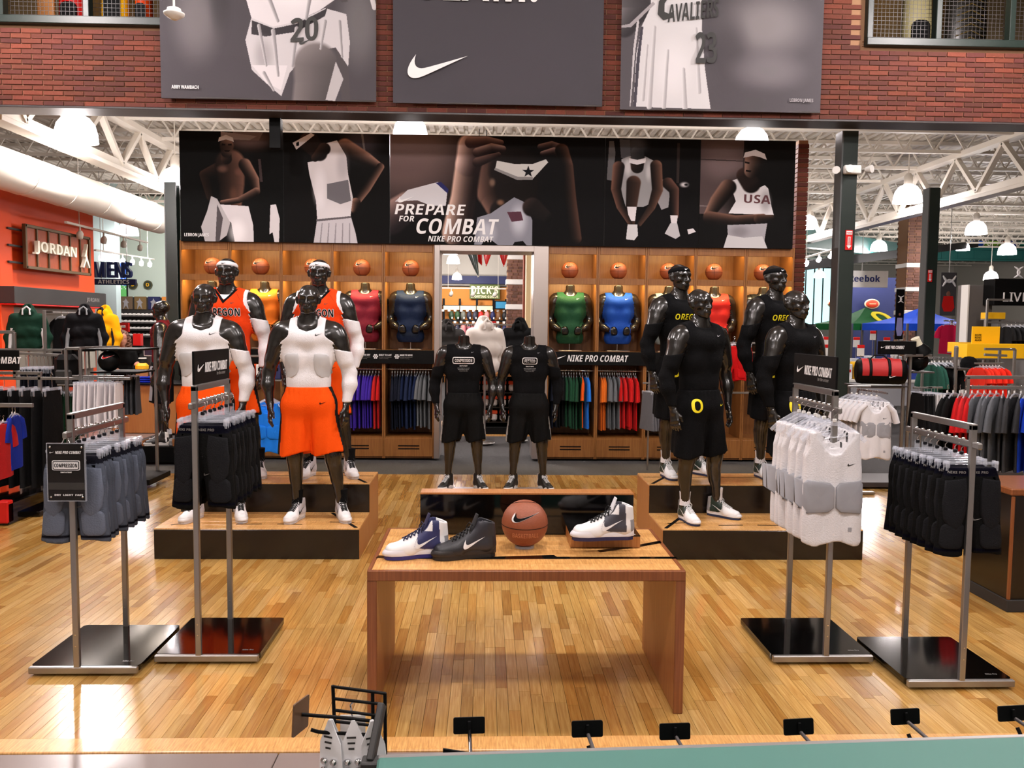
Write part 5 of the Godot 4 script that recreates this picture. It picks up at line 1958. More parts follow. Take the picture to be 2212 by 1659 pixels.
func figures() -> void:
	M.shoe_skin = mat(Color.WHITE, 0.45)
	M.shoe_skin.vertex_color_use_as_albedo = true
	M.dyed = mat(Color.WHITE, 0.8)
	M.dyed.metallic_specular = 0.2
	M.dyed.vertex_color_use_as_albedo = true
	M.dyed.normal_enabled = true
	M.dyed.normal_texture = tex.weave
	M.dyed.normal_scale = 0.3
	M.dyed.uv1_triplanar = true
	M.dyed.uv1_scale = Vector3.ONE * 6
	figure_meshes()
	var W := Color(0.78, 0.77, 0.78)
	var navy := Color(0.02, 0.025, 0.1)
	var blk := Color(0.008, 0.008, 0.01)
	var gr := Color(0.25, 0.25, 0.27)
	shoe_kit("white", {"toe": W, "side": Color(0.5, 0.49, 0.52), "tongue": W, "heel": gr, "stripe": W, "sole": Color(0.75, 0.73, 0.73), "mid": Color(0.85, 0.84, 0.84), "tongue_top": Color(0.85, 0.84, 0.85), "lace": Color(0.04, 0.04, 0.05), "tick": Color(0.05, 0.05, 0.06)}, 0.0052)
	shoe_kit("green", {"toe": W, "side": Color(0.012, 0.03, 0.022), "tongue": Color(0.012, 0.03, 0.022), "heel": gr, "stripe": Color(0.3, 0.29, 0.28), "sole": Color(0.12, 0.17, 0.3), "mid": Color(0.86, 0.86, 0.87), "tongue_top": Color(0.05, 0.09, 0.07), "lace": Color(0.85, 0.85, 0.85), "tick": Color(0.85, 0.85, 0.85)}, 0.0052)
	shoe_kit("black", {"toe": blk, "side": blk, "tongue": blk, "heel": blk, "stripe": W, "sole": Color(0.8, 0.79, 0.78), "mid": Color(0.82, 0.81, 0.8), "tongue_top": Color(0.8, 0.8, 0.8), "lace": Color(0.75, 0.75, 0.75), "tick": Color(0.1, 0.1, 0.11)}, 0.0052)
	shoe_kit("navy", {"toe": W, "side": navy, "tongue": navy, "heel": gr, "stripe": W, "strap": 1, "sole": Color(0.16, 0.15, 0.42), "mid": Color(0.86, 0.85, 0.87), "tongue_top": Color(0.1, 0.1, 0.25), "lace": Color(0.1, 0.1, 0.24), "tick": Color(0.9, 0.9, 0.91)}, 0.0034)
	shoe_kit("slate", {"toe": W, "side": Color(0.045, 0.045, 0.06), "tongue": W, "heel": gr, "stripe": W, "strap": 1, "sole": Color(0.12, 0.12, 0.28), "mid": Color(0.86, 0.85, 0.87), "tongue_top": Color(0.85, 0.85, 0.87), "lace": Color(0.04, 0.04, 0.05), "tick": Color(0.9, 0.9, 0.91)}, 0.0034)
	shoe_kit("coal", {"toe": Color(0.014, 0.014, 0.016), "side": Color(0.022, 0.022, 0.028), "tongue": blk, "heel": Color(0.012, 0.01, 0.012), "stripe": Color(0.02, 0.02, 0.024), "sole": Color(0.1, 0.09, 0.09), "mid": Color(0.13, 0.11, 0.11), "tongue_top": Color(0.07, 0.07, 0.09), "lace": Color(0.05, 0.05, 0.06), "tick": Color(0.9, 0.9, 0.91)}, 0.0034)
	# shoes on the table
	var turn := -PI / 2 - 0.1
	for q in [["navy", Vector3(-0.335, 0.69, -4.048), -1.32, 0.694, "white and navy high-top shoe, leftmost on the display table"], ["coal", Vector3(-0.1, 0.69, -4.041), -1.32, 0.694, "all-black high-top shoe with white tick beside the white and navy shoe"], ["slate", Vector3(0.597, 0.75, -4.135), -1.5, 0.759, "white and slate high-top shoe on the glossy plinth"]]:
		var t := thing("high_top_shoe", q[4], "shoe", Vector3(q[1].x, q[3], q[1].z) - Vector3(-0.05, 0, 0).rotated(Vector3.UP, 0), q[2])
		t.scale = Vector3.ONE * 1.05
		shoe_into(q[0], t, Transform3D(), "upper")
	# full mannequins
	var o_ := Color(0.86, 0.24, 0.05)
	for k in 8:
		var right := k >= 4
		var rear := k % 4 >= 2
		var px: Vector3 = [Vector3(-2.25, 0.243, -6.74), Vector3(-1.425, 0.243, -6.74), Vector3(-2.25, 0.49, -7.33), Vector3(-1.455, 0.49, -7.33), Vector3(1.74, 0.243, -6.75), Vector3(2.53, 0.243, -6.75), Vector3(1.715, 0.49, -7.38), Vector3(2.57, 0.49, -7.38)][k]
		var lb: String = ["glossy black bald mannequin in white padded tank and orange shorts, behind the sign rack", "glossy black bald mannequin in white padded tank and orange shorts, beside the aisle", "headbanded mannequin in orange jersey 10, farther from the doorway", "headbanded mannequin in an orange jersey, nearer the doorway", "bald mannequin in plain black shirt with yellow-lettered shorts, nearer the doorway", "bald mannequin in black behind the white tank top rack", "black-headbanded mannequin with yellow lettering on black, nearer the doorway", "black-headbanded mannequin with yellow lettering on black, at the far right"][k]
		var t := thing("mannequin", lb, "mannequin", px, 0.5 if right else 0.06, "athletic mannequins on the risers")
		if right and rear:
			t.rotation.y = 0.42
		part("body", M.body_wide, M.mannequin, t)
		part("head", M.head_mesh, M.mannequin, t, T(Vector3(0, HEAD, 0)))
		# shoes and socks
		for s in 2:
			var ax: float = [-0.10, 0.26][s]
			var sh := shoe_into("green" if right else "white", t, T(Vector3(ax, 0, 0.0), [-0.28, 0.3][s]))
			sock(t, Vector3(ax, 0, -0.02), M.white_cloth if right else M.black_cloth, 0.24)
		# shorts
		var so := part("shorts", M.g_shorts_wide[1 if right else 0], M.dyed, t)
		if right:
			so.material_override = M.black_cloth
			wrap_print("lettering", M.f_shorts_wide, so, M.yellow_print, "O", 0.11, -0.13, 0.96, 0.09)
			wrap_poly("tick_mark", M.f_shorts_wide, so, M.yellow_print, swoosh_poly(0.05), Vector2(0.13, 0.96))
		else:
			wrap_poly("tick_mark", M.f_shorts_wide, so, M.black_cloth, swoosh_poly(0.055), Vector2(0.13, 0.96))
		# shirts
		if not right and not rear:
			var sv := part("tank_top", M.g_tank, M.white_cloth, t)
			wrap_poly("tick_mark", M.f_tank, sv, M.charcoal, swoosh_poly(0.055), Vector2(0.095, 1.5))
			for s in [-1.0, 1.0]:
				var ol := PackedVector2Array()
				for v in [[0.045, 0.1], [0.02, 0.105], [-0.03, 0.1], [-0.045, 0.08], [-0.05, 0.0], [-0.048, -0.06], [-0.04, -0.095], [0.0, -0.095], [0.03, -0.07], [0.045, -0.03], [0.05, 0.05]]:
					ol.append(Vector2(v[0] * -s * 1.25, v[1] * 0.97))
				if s > 0:
					ol.reverse()
				ol.reverse()
				pad(M.f_tank, sv, M.pad_pale, ol, Vector2(s * 0.118, 1.25), 0.007)
		elif not right:
			part("undershirt", M.g_under, M.white_cloth, t)
			var sv := part("jersey", M.g_jersey, cloth(o_), t)
			var f: Field = M.f_jersey
			for q in [[M.white_print, 0.004, 0.0015], [M.black_cloth, 0.0, 0.003]]:
				wrap_print("lettering", f, sv, q[0], "OREGON", 0.062, 0.0, 1.43, 0.27, q[2], 0.0, q[1])
				wrap_print("lettering", f, sv, q[0], "10" if k == 2 else "0", 0.14, 0.0 if k == 2 else 0.02, 1.29, 0.15 if k == 2 else 0.08, q[2], 0.0, q[1])
			wrap_poly("tick_mark", f, sv, M.charcoal, swoosh_poly(0.04), Vector2(0.08, 1.51))
			for s in [-1.0, 1.0]:
				wrap_poly("neck_trim", f, sv, M.black_cloth, PackedVector2Array([Vector2(0, 1.533), Vector2(s * 0.082, 1.628), Vector2(s * 0.104, 1.628), Vector2(0, 1.502)]), Vector2.ZERO, 0.002, 0.02)
				wrap_poly("neck_trim", f, sv, M.black_cloth, PackedVector2Array([Vector2(s * 0.09, 1.6), Vector2(s * 0.107, 1.58), Vector2(s * 0.17, 1.49)]), Vector2.ZERO, 0.002, 0.02)
		else:
			var sv := part("sleeveless_shirt", M.g_crew, M.black_cloth, t)
			if rear:
				wrap_print("lettering", M.f_crew, sv, M.yellow_print, "OREGON", 0.05, 0.01, 1.43, 0.28)
				wrap_print("lettering", M.f_crew, sv, M.yellow_print, "0", 0.14, 0.01, 1.29, 0.09)
				wrap_poly("tick_mark", M.f_crew, sv, M.yellow_print, swoosh_poly(0.045), Vector2(0.12, 1.52))
			else:
				wrap_poly("tick_mark", M.f_crew, sv, M.pad_grey, swoosh_poly(0.045), Vector2(0.1, 1.52))
		part("arm_sleeve", M.sleeve_left if right else M.sleeve_right, M.black_cloth if right else M.white_cloth, t)
		if rear:
			headband(t, M.black_cloth if right else M.white_cloth, M.white_print if right else M.charcoal)
	# headless mannequins on floor plates
	for k in 2:
		var p: Vector3 = [Vector3(-0.245, 0.012, -9.2), Vector3(0.478, 0.012, -9.2)][k]
		var t := thing("headless_mannequin", ["headless mannequin whose black shirt reads compression", "headless mannequin whose black shirt reads fitted"][k], "mannequin", p, 0.0, "headless mannequins in the aisle")
		t.scale = Vector3.ONE * 0.995
		part("body", M.body_even, M.mannequin, t)
		for s in [-1.0, 1.0]:
			shoe_into("black", t, T(Vector3(0.175 * s, 0, 0), 0.4 * s))
		part("shorts", M.g_shorts_even[1], M.dyed, t)
		var sv := part("sleeveless_shirt", M.g_crew_even, M.black_cloth, t)
		var f: Field = M.f_crew_e
		var w: float = [0.19, 0.115][k]
		var ol := rrect(w + 0.05, 0.075, 0.02)
		wrap_poly("label_frame", f, sv, M.white_print, ol, Vector2(0, 1.44), 0.001, 0.025)
		wrap_poly("label_field", f, sv, M.black_cloth, rrect(w + 0.034, 0.059, 0.014), Vector2(0, 1.44), 0.002, 0.025)
		wrap_print("lettering", f, sv, M.white_print, ["COMPRESSION", "FITTED"][k], 0.033, 0.0, 1.44, w, 0.003)
		wrap_print("lettering", f, sv, M.white_print, ["LIGHT & TIGHT", "MADE TO MOVE"][k], 0.012, 0.0, 1.38, 0.085, 0.0015)
		for j in 3:
			wrap_print("lettering", f, sv, M.silver, ["ultra soft power stretch", "locked-down support", "close to the skin"][j], 0.009, 0.0, 1.355 - j * 0.015, [0.13, 0.12, 0.09][j], 0.0015)
		wrap_poly("tick_mark", f, sv, M.pad_grey, swoosh_poly(0.03), Vector2(0.1, 1.53))
		wrap_poly("hem_tag", f, sv, M.white_print, rrect(0.02, 0.018, 0.002, 1), Vector2(0.12, 1.03))
		part("arm_sleeve", M.sleeve_left if k == 0 else M.sleeve_right, M.black_cloth, t)
		var mb := MB.new()
		mb.box(Vector3(0.02, -0.008, 0.03), Vector3(0.36, 0.008, 0.26), 0.002)
		obj("base_plate", mb, M.brushed, t)
	# dark mannequin seen from the side, far left
	var q := Vector3(-5.189, 0.2, -13.496)
	var t := thing("mannequin", "bald mannequin in a dark red top seen side-on beside the left column", "mannequin", Vector3(-4.323, 0.22, -11.25), -1.35)
	part("body", M.body_wide, M.mannequin, t)
	part("head", M.head_mesh, M.mannequin, t, T(Vector3(0, HEAD, 0)))
	part("shorts", M.g_shorts_wide[1], M.black_cloth, t)
	var sv := part("sleeveless_shirt", M.g_crew, cloth(Color(0.36, 0.05, 0.09)), t)
	wrap_poly("side_panel", M.f_shorts_wide, t.get_child(2), M.pad_grey, PackedVector2Array([Vector2(0.12, 1.03), Vector2(0.17, 1.03), Vector2(0.24, 0.58), Vector2(0.16, 0.58)]), Vector2.ZERO, 0.002, 0.03)
	for s in 2:
		shoe_into("black", t, T(Vector3([-0.10, 0.26][s], 0, 0), [-0.25, 0.25][s]))
	t = thing("black_plinth", "low black box plinth under the side-on mannequin", "plinth", Vector3(-4.323, 0, -11.25))
	var mb := MB.new()
	mb.box(Vector3(0, 0.105, 0), Vector3(0.7, 0.21, 0.7), 0.006)
	obj("box", mb, M.black, t)
	mb = MB.new()
	mb.box(Vector3(0, 0.214, 0), Vector3(0.68, 0.006, 0.68), 0.002)
	obj("top_plate", mb, M.black_gloss, t)
	# torsos in the lockers
	var tc := [[Color(0.45, 0.42, 0.44), "pale grey"], [Color(0.8, 0.42, 0.12), "orange"], [Color(0.28, 0.12, 0.17), "plum"], [Color(0.46, 0.12, 0.18), "maroon"], [Color(0.08, 0.13, 0.23), "navy"], [Color(0.1, 0.26, 0.16), "green"], [Color(0.08, 0.25, 0.58), "royal blue"], [Color(0.48, 0.52, 0.51), "pale grey"], [Color(0.74, 0.15, 0.12), "bright red"], [Color(0.05, 0.05, 0.055), "black"]]
	var cx := [447, 562, 672, 783, 883, 1234, 1339, 1450, 1550, 1658]
	for i in 10:
		var x := lerpf(-4.104, -0.706, (cx[i] - 390.0) / 548.0) if i < 5 else lerpf(0.828, 4.203, (cx[i] - 1182.0) / 530.0)
		var tt := thing("torso_form", "headless bust in a %s sleeveless shirt inside the %s locker" % [tc[i][1], "left-end" if i == 0 else "third left" if i == 2 else "right-end" if i == 9 else ("left " if i < 5 else "right ") + nth(i % 5)], "mannequin", Vector3(x, 1.484, -11.58), 0.0, "headless busts in the lockers")
		part("bust", M.torso, M.mannequin, tt, T(Vector3(0, -0.8, 0)))
		var s2 := part("sleeveless_shirt", M.g_torso, cloth(tc[i][0], 0.6), tt, T(Vector3(0, -0.8, 0)))
		wrap_poly("tick_mark", M.f_crew_t, s2, M.white_print, swoosh_poly(0.045), Vector2(0.1, 1.52))
		mb = MB.new()
		mb.tube([Vector3(0, 0.0, -0.02), Vector3(0, 0.2, -0.02)], 0.011, 10)
		obj("rod", mb, M.chrome, tt)
		mb = MB.new()
		mb.box(Vector3(0, 0.005, 0), Vector3(0.32, 0.01, 0.22), 0.003)
		obj("base_plate", mb, M.brushed, tt)


const HEAD := 0.028


func headband(t: Node3D, m: Material, tm: Material) -> void:
	var f: Field = M.f_head
	var rings := []
	for q in [[1.79, 0.001], [1.792, 0.006], [1.81, 0.0085], [1.828, 0.006], [1.83, 0.001]]:
		var ring := PackedVector3Array()
		for j in 32:
			var a := TAU * j / 32
			var d := Vector3(sin(a), 0, cos(a))
			var c := Vector3(0, q[0] - 0.012 * cos(a) * -1.0, -0.01)
			var r := 0.16
			while r > 0.03 and f.val(c + d * r) > 0.0:
				r -= 0.002
			ring.append(c + d * (r + q[1]))
		rings.append(ring)
	var mb := MB.new()
	mb.loft(rings, false, false)
	var o := obj("headband", mb, m, t)
	o.position.y = HEAD
	wrap_poly("tick_mark", f, o, tm, swoosh_poly(0.04), Vector2(0, 1.82), 0.011, 0.012)


func rack(label: String, x: float, zf: float, zb: float, px: float, top: float, sign_side := 0) -> void:
	var t := thing("garment_rack", label, "clothes rack", Vector3(x, 0, (zf + zb) / 2), 0, "two-post silver racks with black bases")
	var d := zf - zb
	var mb := MB.new()
	var o := Transform3D(Basis(Vector3.RIGHT, Vector3.FORWARD, Vector3.UP), Vector3(0, 0.034, -0.008))
	mb.xf = o
	mb.extr(rrect(0.555, d - 0.02, 0.02), 0.03)
	obj("base_plate", mb, M.black_gloss, t)
	mb = MB.new()
	for a in [-0.23, 0.23]:
		for b in [-d / 2 + 0.06, d / 2 - 0.06]:
			mb.box(Vector3(a, 0.009, b), Vector3(0.03, 0.018, 0.03), 0.003)
	obj("foot", mb, M.black, t)
	mb = MB.new()
	mb.box(Vector3(0, 0.032, d / 2), Vector3(0.553, 0.036, 0.026), 0.004)
	obj("front_rail", mb, M.steel, t)
	mb = MB.new()
	text(mb, "Nike Pro", 0.014, T(Vector3(0.2, 0.0497, d / 2 - 0.07), 0, -PI / 2), 0.06, 0.2, 0.001)
	obj("lettering", mb, M.silver, t)
	var p := px - x
	for z in [d / 2 - 0.002, -d / 2 + 0.016]:
		mb = MB.new()
		mb.box(Vector3(p, top / 2 + 0.02, z), Vector3(0.03, top - 0.05, 0.026), 0.003)
		var po := obj("post", mb, M.steel, t)
		mb = MB.new()
		for k in 2:
			mb.box(Vector3(p, 0.16 + k * 0.06, z + 0.0135), Vector3(0.006, 0.006, 0.002))
		obj("rivet", mb, M.chrome, po)
	mb = MB.new()
	mb.box(Vector3(p, top - 0.016, 0.007), Vector3(0.03, 0.032, d + 0.008), 0.003)
	obj("top_rail", mb, M.steel, t)
	mb = MB.new()
	mb.box(Vector3(p, top - 0.105, 0.005), Vector3(0.022, 0.034, d + 0.13), 0.006)
	var hb := obj("hang_bar", mb, M.steel, t)
	for k in 9:
		mb = MB.new()
		mb.lathe([Vector2(0.004, -0.004), Vector2(0.012, 0.0), Vector2(0.01, 0.008), Vector2(0.002, 0.01)], 10)
		var kn := obj("notch_stud", mb, M.chrome, hb)
		kn.position = Vector3(p, top - 0.088, d / 2 - 0.02 - k * d / 9.0)
	if sign_side != 0:
		var g := thing("rack_sign", "black sign panel with white tick and lettering on the %s" % ("rack of black padded shorts, left" if x < 0 else "white tank top rack, right"), "sign", Vector3(px, top + 0.002, (zf + zb) / 2), PI / 2 * sign_side, "black signs standing on racks")
		mb = MB.new()
		mb.box(Vector3(0, 0.088, 0), Vector3(d + 0.02, 0.176, 0.012), 0.002)
		obj("panel", mb, M.black, g)
		letters("lettering", "NIKE PRO COMBAT", 0.052, T(Vector3(0.06, 0.085, 0.0065)), M.white_print, g, 0.38, 0.15, 0.002)
		letters("lettering", "be the armor", 0.018, T(Vector3(0.14, 0.043, 0.0065)), M.silver, g, 0.15, 0.15, 0.002)
		tick(0.1, T(Vector3(-0.2, 0.085, 0.0065)), M.white_print, g)


func hanger_parts(t: Node3D, clips: bool, w: float) -> void:
	var mb := MB.new()
	if clips:
		mb.box(Vector3(0, 0.02, 0), Vector3(w, 0.014, 0.007), 0.002)
		mb.box(Vector3(0, 0.045, 0), Vector3(0.03, 0.045, 0.006), 0.002)
	else:
		mb.tube([Vector3(-w / 2, -0.05, 0), Vector3(-w * 0.36, -0.005, 0), Vector3(-0.03, 0.045, 0), Vector3(0.03, 0.045, 0), Vector3(w * 0.36, -0.005, 0), Vector3(w / 2, -0.05, 0)], [Vector2(0.005, 0.011), Vector2(0.005, 0.011), Vector2(0.006, 0.013), Vector2(0.006, 0.013), Vector2(0.005, 0.011), Vector2(0.005, 0.011)], 8, Vector3(0, 0, 1))
		mb.tube([Vector3(-w * 0.36, -0.012, 0), Vector3(0, -0.03, 0), Vector3(w * 0.36, -0.012, 0)], 0.004, 6)
	var h := obj("hanger", mb, M.clear, t)
	mb = MB.new()
	mb.tube([Vector3(0, 0.05, 0), Vector3(0, 0.085, 0), Vector3(0.014, 0.1, 0), Vector3(0.012, 0.118, 0), Vector3(-0.004, 0.122, 0), Vector3(-0.014, 0.112, 0)], 0.0022, 6)
	obj("hook", mb, M.chrome, h)
	mb = MB.new()
	mb.box(Vector3(0.0, 0.062, 0.003), Vector3(0.02, 0.018, 0.014), 0.003)
	obj("size_marker", mb, M.navy_marker if clips else M.white, h)
	if clips:
		for s in [-1.0, 1.0]:
			mb = MB.new()
			mb.box(Vector3(s * (w / 2 - 0.02), 0.008, 0.012), Vector3(0.02, 0.05, 0.006), 0.002)
			mb.box(Vector3(s * (w / 2 - 0.02), 0.008, -0.012), Vector3(0.02, 0.05, 0.006), 0.002)
			mb.box(Vector3(s * (w / 2 - 0.02), 0.024, 0), Vector3(0.016, 0.012, 0.026), 0.002)
			obj("clip", mb, M.clear, h)


func padded_shorts(col: Color, band: Color, pale: Color) -> Node3D:
	var t := thing("padded_shorts", "", "shorts", Vector3.ZERO, 0.0)
	var f := Field.new()
	f.k = 0.03
	f.two(Vector3(-0.06, -0.02, 0), Vector3(-0.07, -0.12, 0), 0.075, 0.08, 2.6)
	f.cap(Vector3(0, -0.03, 0), Vector3(0, -0.14, 0), 0.075, 0.08, 2.6)
	f.two(Vector3(-0.07, -0.1, 0), Vector3(-0.1, -0.44, 0.004), 0.082, 0.074, 2.2)
	f.cut = func(p: Vector3, d: float) -> float:
		d += 0.003 * sin(p.x * 55.0 + p.y * 9.0) * smoothstep(-0.1, -0.35, p.y)
		return maxf(maxf(d, p.y), -0.445 + 0.01 * sin(p.x * 20.0) - p.y)
	var lc := lin(col)
	var lb := lin(band)
	var q := nets(f, Vector3(-0.22, -0.47, -0.06), Vector3(0.22, 0.03, 0.06), 0.0075, func(v: Vector3) -> Color: return lb if v.y > -0.04 or absf(v.y + 0.418) < 0.005 else lc)
	part("shorts", net_mesh([q]), M.dyed, t)
	f.all()
	var pm := cloth(pale)
	for s in [-1.0, 1.0]:
		var a := PackedVector2Array()
		for v in [[0.05, 0.13], [-0.045, 0.115], [-0.055, 0.0], [-0.05, -0.08], [-0.03, -0.115], [0.005, -0.13], [0.035, -0.11], [0.055, -0.05], [0.06, 0.05]]:
			a.append(Vector2(v[0] * -s, v[1]))
		if s < 0:
			a.reverse()
		pad(f, t, pm, a, Vector2(s * 0.095, -0.18), 0.011)
		a = PackedVector2Array()
		for v in rrect(0.115, 0.13, 0.03, 3):
			a.append(Vector2(v.x + v.y * -s * 0.08, v.y))
		a.reverse()
		pad(f, t, pm, a, Vector2(s * 0.1, -0.345), 0.009)
	for x in [-0.085, 0.03]:
		wrap_print("lettering", f, t, M.silver, "NIKE PRO", 0.013, x, -0.022, 0.085)
	wrap_poly("tick_mark", f, t, M.silver, swoosh_poly(0.045), Vector2(0.03, -0.26), 0.003)
	hanger_parts(t, true, 0.29)
	return t


func padded_tank() -> Node3D:
	var t := thing("padded_tank_top", "", "tank top", Vector3.ZERO, 0.0)
	var f := Field.new()
	f.k = 0.03
	f.two(Vector3(-0.09, 0.0, 0), Vector3(-0.1, -0.58, 0.0), 0.06, 0.062, 1.8)
	f.cap(Vector3(0, 0.0, 0.004), Vector3(0, -0.58, 0.01), 0.06, 0.062, 1.8)
	f.cut = func(p: Vector3, d: float) -> float:
		d += 0.004 * sin(p.x * 45.0 + p.y * 6.0) * smoothstep(-0.3, -0.55, p.y) + 0.0015 * sin(p.x * 25.0 - p.y * 30.0)
		var ax := absf(p.x)
		d = maxf(d, ax - (0.13 + 0.06 * smoothstep(-0.06, -0.24, p.y)))
		d = maxf(d, minf(p.y + (0.12 if p.z > 0.0 else 0.06) - 1.1 * maxf(ax - 0.03, 0.0) - 0.2 * ax, 0.1 - ax))
		return maxf(maxf(d, p.y), -0.6 + 0.015 * sin(p.x * 28.0 + 1.0) - p.y)
	part("tank_top", net_mesh([nets(f, Vector3(-0.2, -0.65, -0.06), Vector3(0.2, 0.02, 0.06), 0.0075)]), M.white_cloth, t)
	f.all()
	for s in [-1.0, 1.0]:
		var a := PackedVector2Array()
		for v in [[-0.078, 0.075], [-0.06, 0.09], [0.06, 0.075], [0.078, 0.055], [0.078, -0.055], [0.05, -0.08], [-0.06, -0.09], [-0.078, -0.06]]:
			a.append(Vector2(v[0] * -s, v[1]))
		if s > 0:
			a.reverse()
		a.reverse()
		pad(f, t, M.pad_grey, a, Vector2(s * 0.083, -0.345), 0.014)
	wrap_poly("tick_mark", f, t, M.charcoal, swoosh_poly(0.045), Vector2(0.088, -0.17), 0.002)
	wrap_poly("size_print", f, t, M.pad_grey, rrect(0.02, 0.024, 0.003, 1), Vector2(0.09, -0.52), 0.002)
	wrap_poly("neck_label", f, t, M.pad_grey, rrect(0.024, 0.018, 0.002, 1), Vector2(0.0, -0.09), -0.001)
	hanger_parts(t, false, 0.34)
	return t


func racks() -> void:
	M.navy_marker = mat(Color(0.03, 0.03, 0.07), 0.4)
	rack("silver rack of grey padded shorts, leftmost foreground rack", -2.068, -4.26, -4.865, -2.1, 1.365)
	rack("silver rack of black padded shorts beside the left riser", -1.487, -4.41, -4.985, -1.53, 1.5, 1)
	rack("silver rack of white padded tank tops beside the right riser", 1.85, -4.38, -4.97, 1.867, 1.502, -1)
	rack("silver rack of black padded shorts, rightmost foreground rack", 2.432, -4.06, -4.655, 2.435, 1.362)
	var gs := padded_shorts(Color(0.3, 0.32, 0.37), Color(0.07, 0.07, 0.1), Color(0.36, 0.385, 0.44))
	var bs := padded_shorts(Color(0.07, 0.07, 0.08), Color(0.04, 0.04, 0.06), Color(0.09, 0.09, 0.1))
	var tk := padded_tank()
	for r in [[gs, -2.11, -4.27, 1.145, "grey padded shorts", "grey padded shorts on the leftmost rack", "leftmost foreground rack"], [bs, -1.51, -4.43, 1.285, "black padded shorts", "black padded shorts on the signed left rack", "rack beside the left riser"], [tk, 1.865, -4.33, 1.28, "white padded tank top", "white padded tank tops on the signed right rack", "rack beside the right riser"], [bs, 2.44, -4.06, 1.14, "black padded shorts", "black padded shorts on the rightmost rack", "rightmost foreground rack"]]:
		for k in 8:
			var lb: String = "%s %s from the front on the %s" % [nth(k), r[4], r[6]]
			if r[0] == tk:
				lb = "%s white padded tank top from the front on the %s" % [nth(k), r[6]]
			var p := Vector3(r[1] + rng.randf_range(-0.012, 0.012), r[3], r[2] - 0.03 - k * 0.072)
			var o: Node3D = r[0]
			if o.has_meta("label") and str(o.get_meta("label")) != "":
				o = dup(r[0], lb, p, 0.0, r[5])
			else:
				o.position = p
				o.set_meta("label", lb)
				o.set_meta("group", r[5])
			o.rotation.y = rng.randf_range(-0.1, 0.1)
	# framed acrylic sign on the leftmost rack
	var t := thing("hanging_sign", "dark acrylic sign lettered in white hanging on the leftmost rack", "sign", Vector3(-2.096, 0.93, -4.2))
	var mb := MB.new()
	mb.box(Vector3(0, 0.145, 0), Vector3(0.186, 0.29, 0.006), 0.001)
	obj("panel", mb, mat(Color(0.06, 0.05, 0.05), 0.15), t)
	mb = MB.new()
	for s in [[-0.093, 0.145, 0.004, 0.29], [0.093, 0.145, 0.004, 0.29], [0, 0.29, 0.19, 0.004], [0, 0.0, 0.19, 0.004]]:
		mb.box(Vector3(s[0], s[1], 0), Vector3(s[2], s[3], 0.012))
	obj("clear_frame", mb, M.clear, t)
	mb = MB.new()
	mb.box(Vector3(0, 0.075, 0.0035), Vector3(0.178, 0.035, 0.002))
	obj("grey_band", mb, M.charcoal, t)
	letters("lettering", "NIKE PRO COMBAT", 0.013, T(Vector3(0.012, 0.245, 0.0045)), M.white_print, t, 0.125, 0.15, 0.002)
	tick(0.022, T(Vector3(-0.068, 0.245, 0.0045)), M.white_print, t)
	mb = MB.new()
	mb.xf = T(Vector3(0, 0.18, 0.004))
	mb.extr(rrect(0.138, 0.05, 0.008), 0.002)
	obj("label_frame", mb, M.white_print, t)
	mb = MB.new()
	mb.xf = T(Vector3(0, 0.18, 0.005))
	mb.extr(rrect(0.13, 0.042, 0.006), 0.002)
	obj("label_field", mb, M.black, t)
	mb = MB.new()
	mb.xf = T(Vector3(0, 0.18, 0.006))
	mb.extr(rrect(0.122, 0.034, 0.004), 0.002)
	obj("label_field", mb, M.white_print, t)
	letters("lettering", "COMPRESSION", 0.019, T(Vector3(0, 0.18, 0.0075)), M.black, t, 0.112, 0, 0.002)
	letters("lettering", "LIGHT & TIGHT", 0.006, T(Vector3(0, 0.145, 0.0045)), M.white_print, t, 0.055, 0, 0.002)
	letters("lettering", "DRY  LIGHT  FAST", 0.008, T(Vector3(0.01, 0.03, 0.0045)), M.white_print, t, 0.14, 0, 0.002)
	mb = MB.new()
	for a in [-0.078, 0.078]:
		for b in [0.02, 0.272]:
			mb.ball(Vector3(a, b, 0.004), Vector3(0.006, 0.006, 0.004), 10)
	obj("screw", mb, M.chrome, t)
	mb = MB.new()
	mb.tube([Vector3(-0.02, 0.29, 0), Vector3(-0.005, 0.335, -0.02), Vector3(0.02, 0.29, 0)], 0.003, 6)
	obj("hook", mb, M.chrome, t)


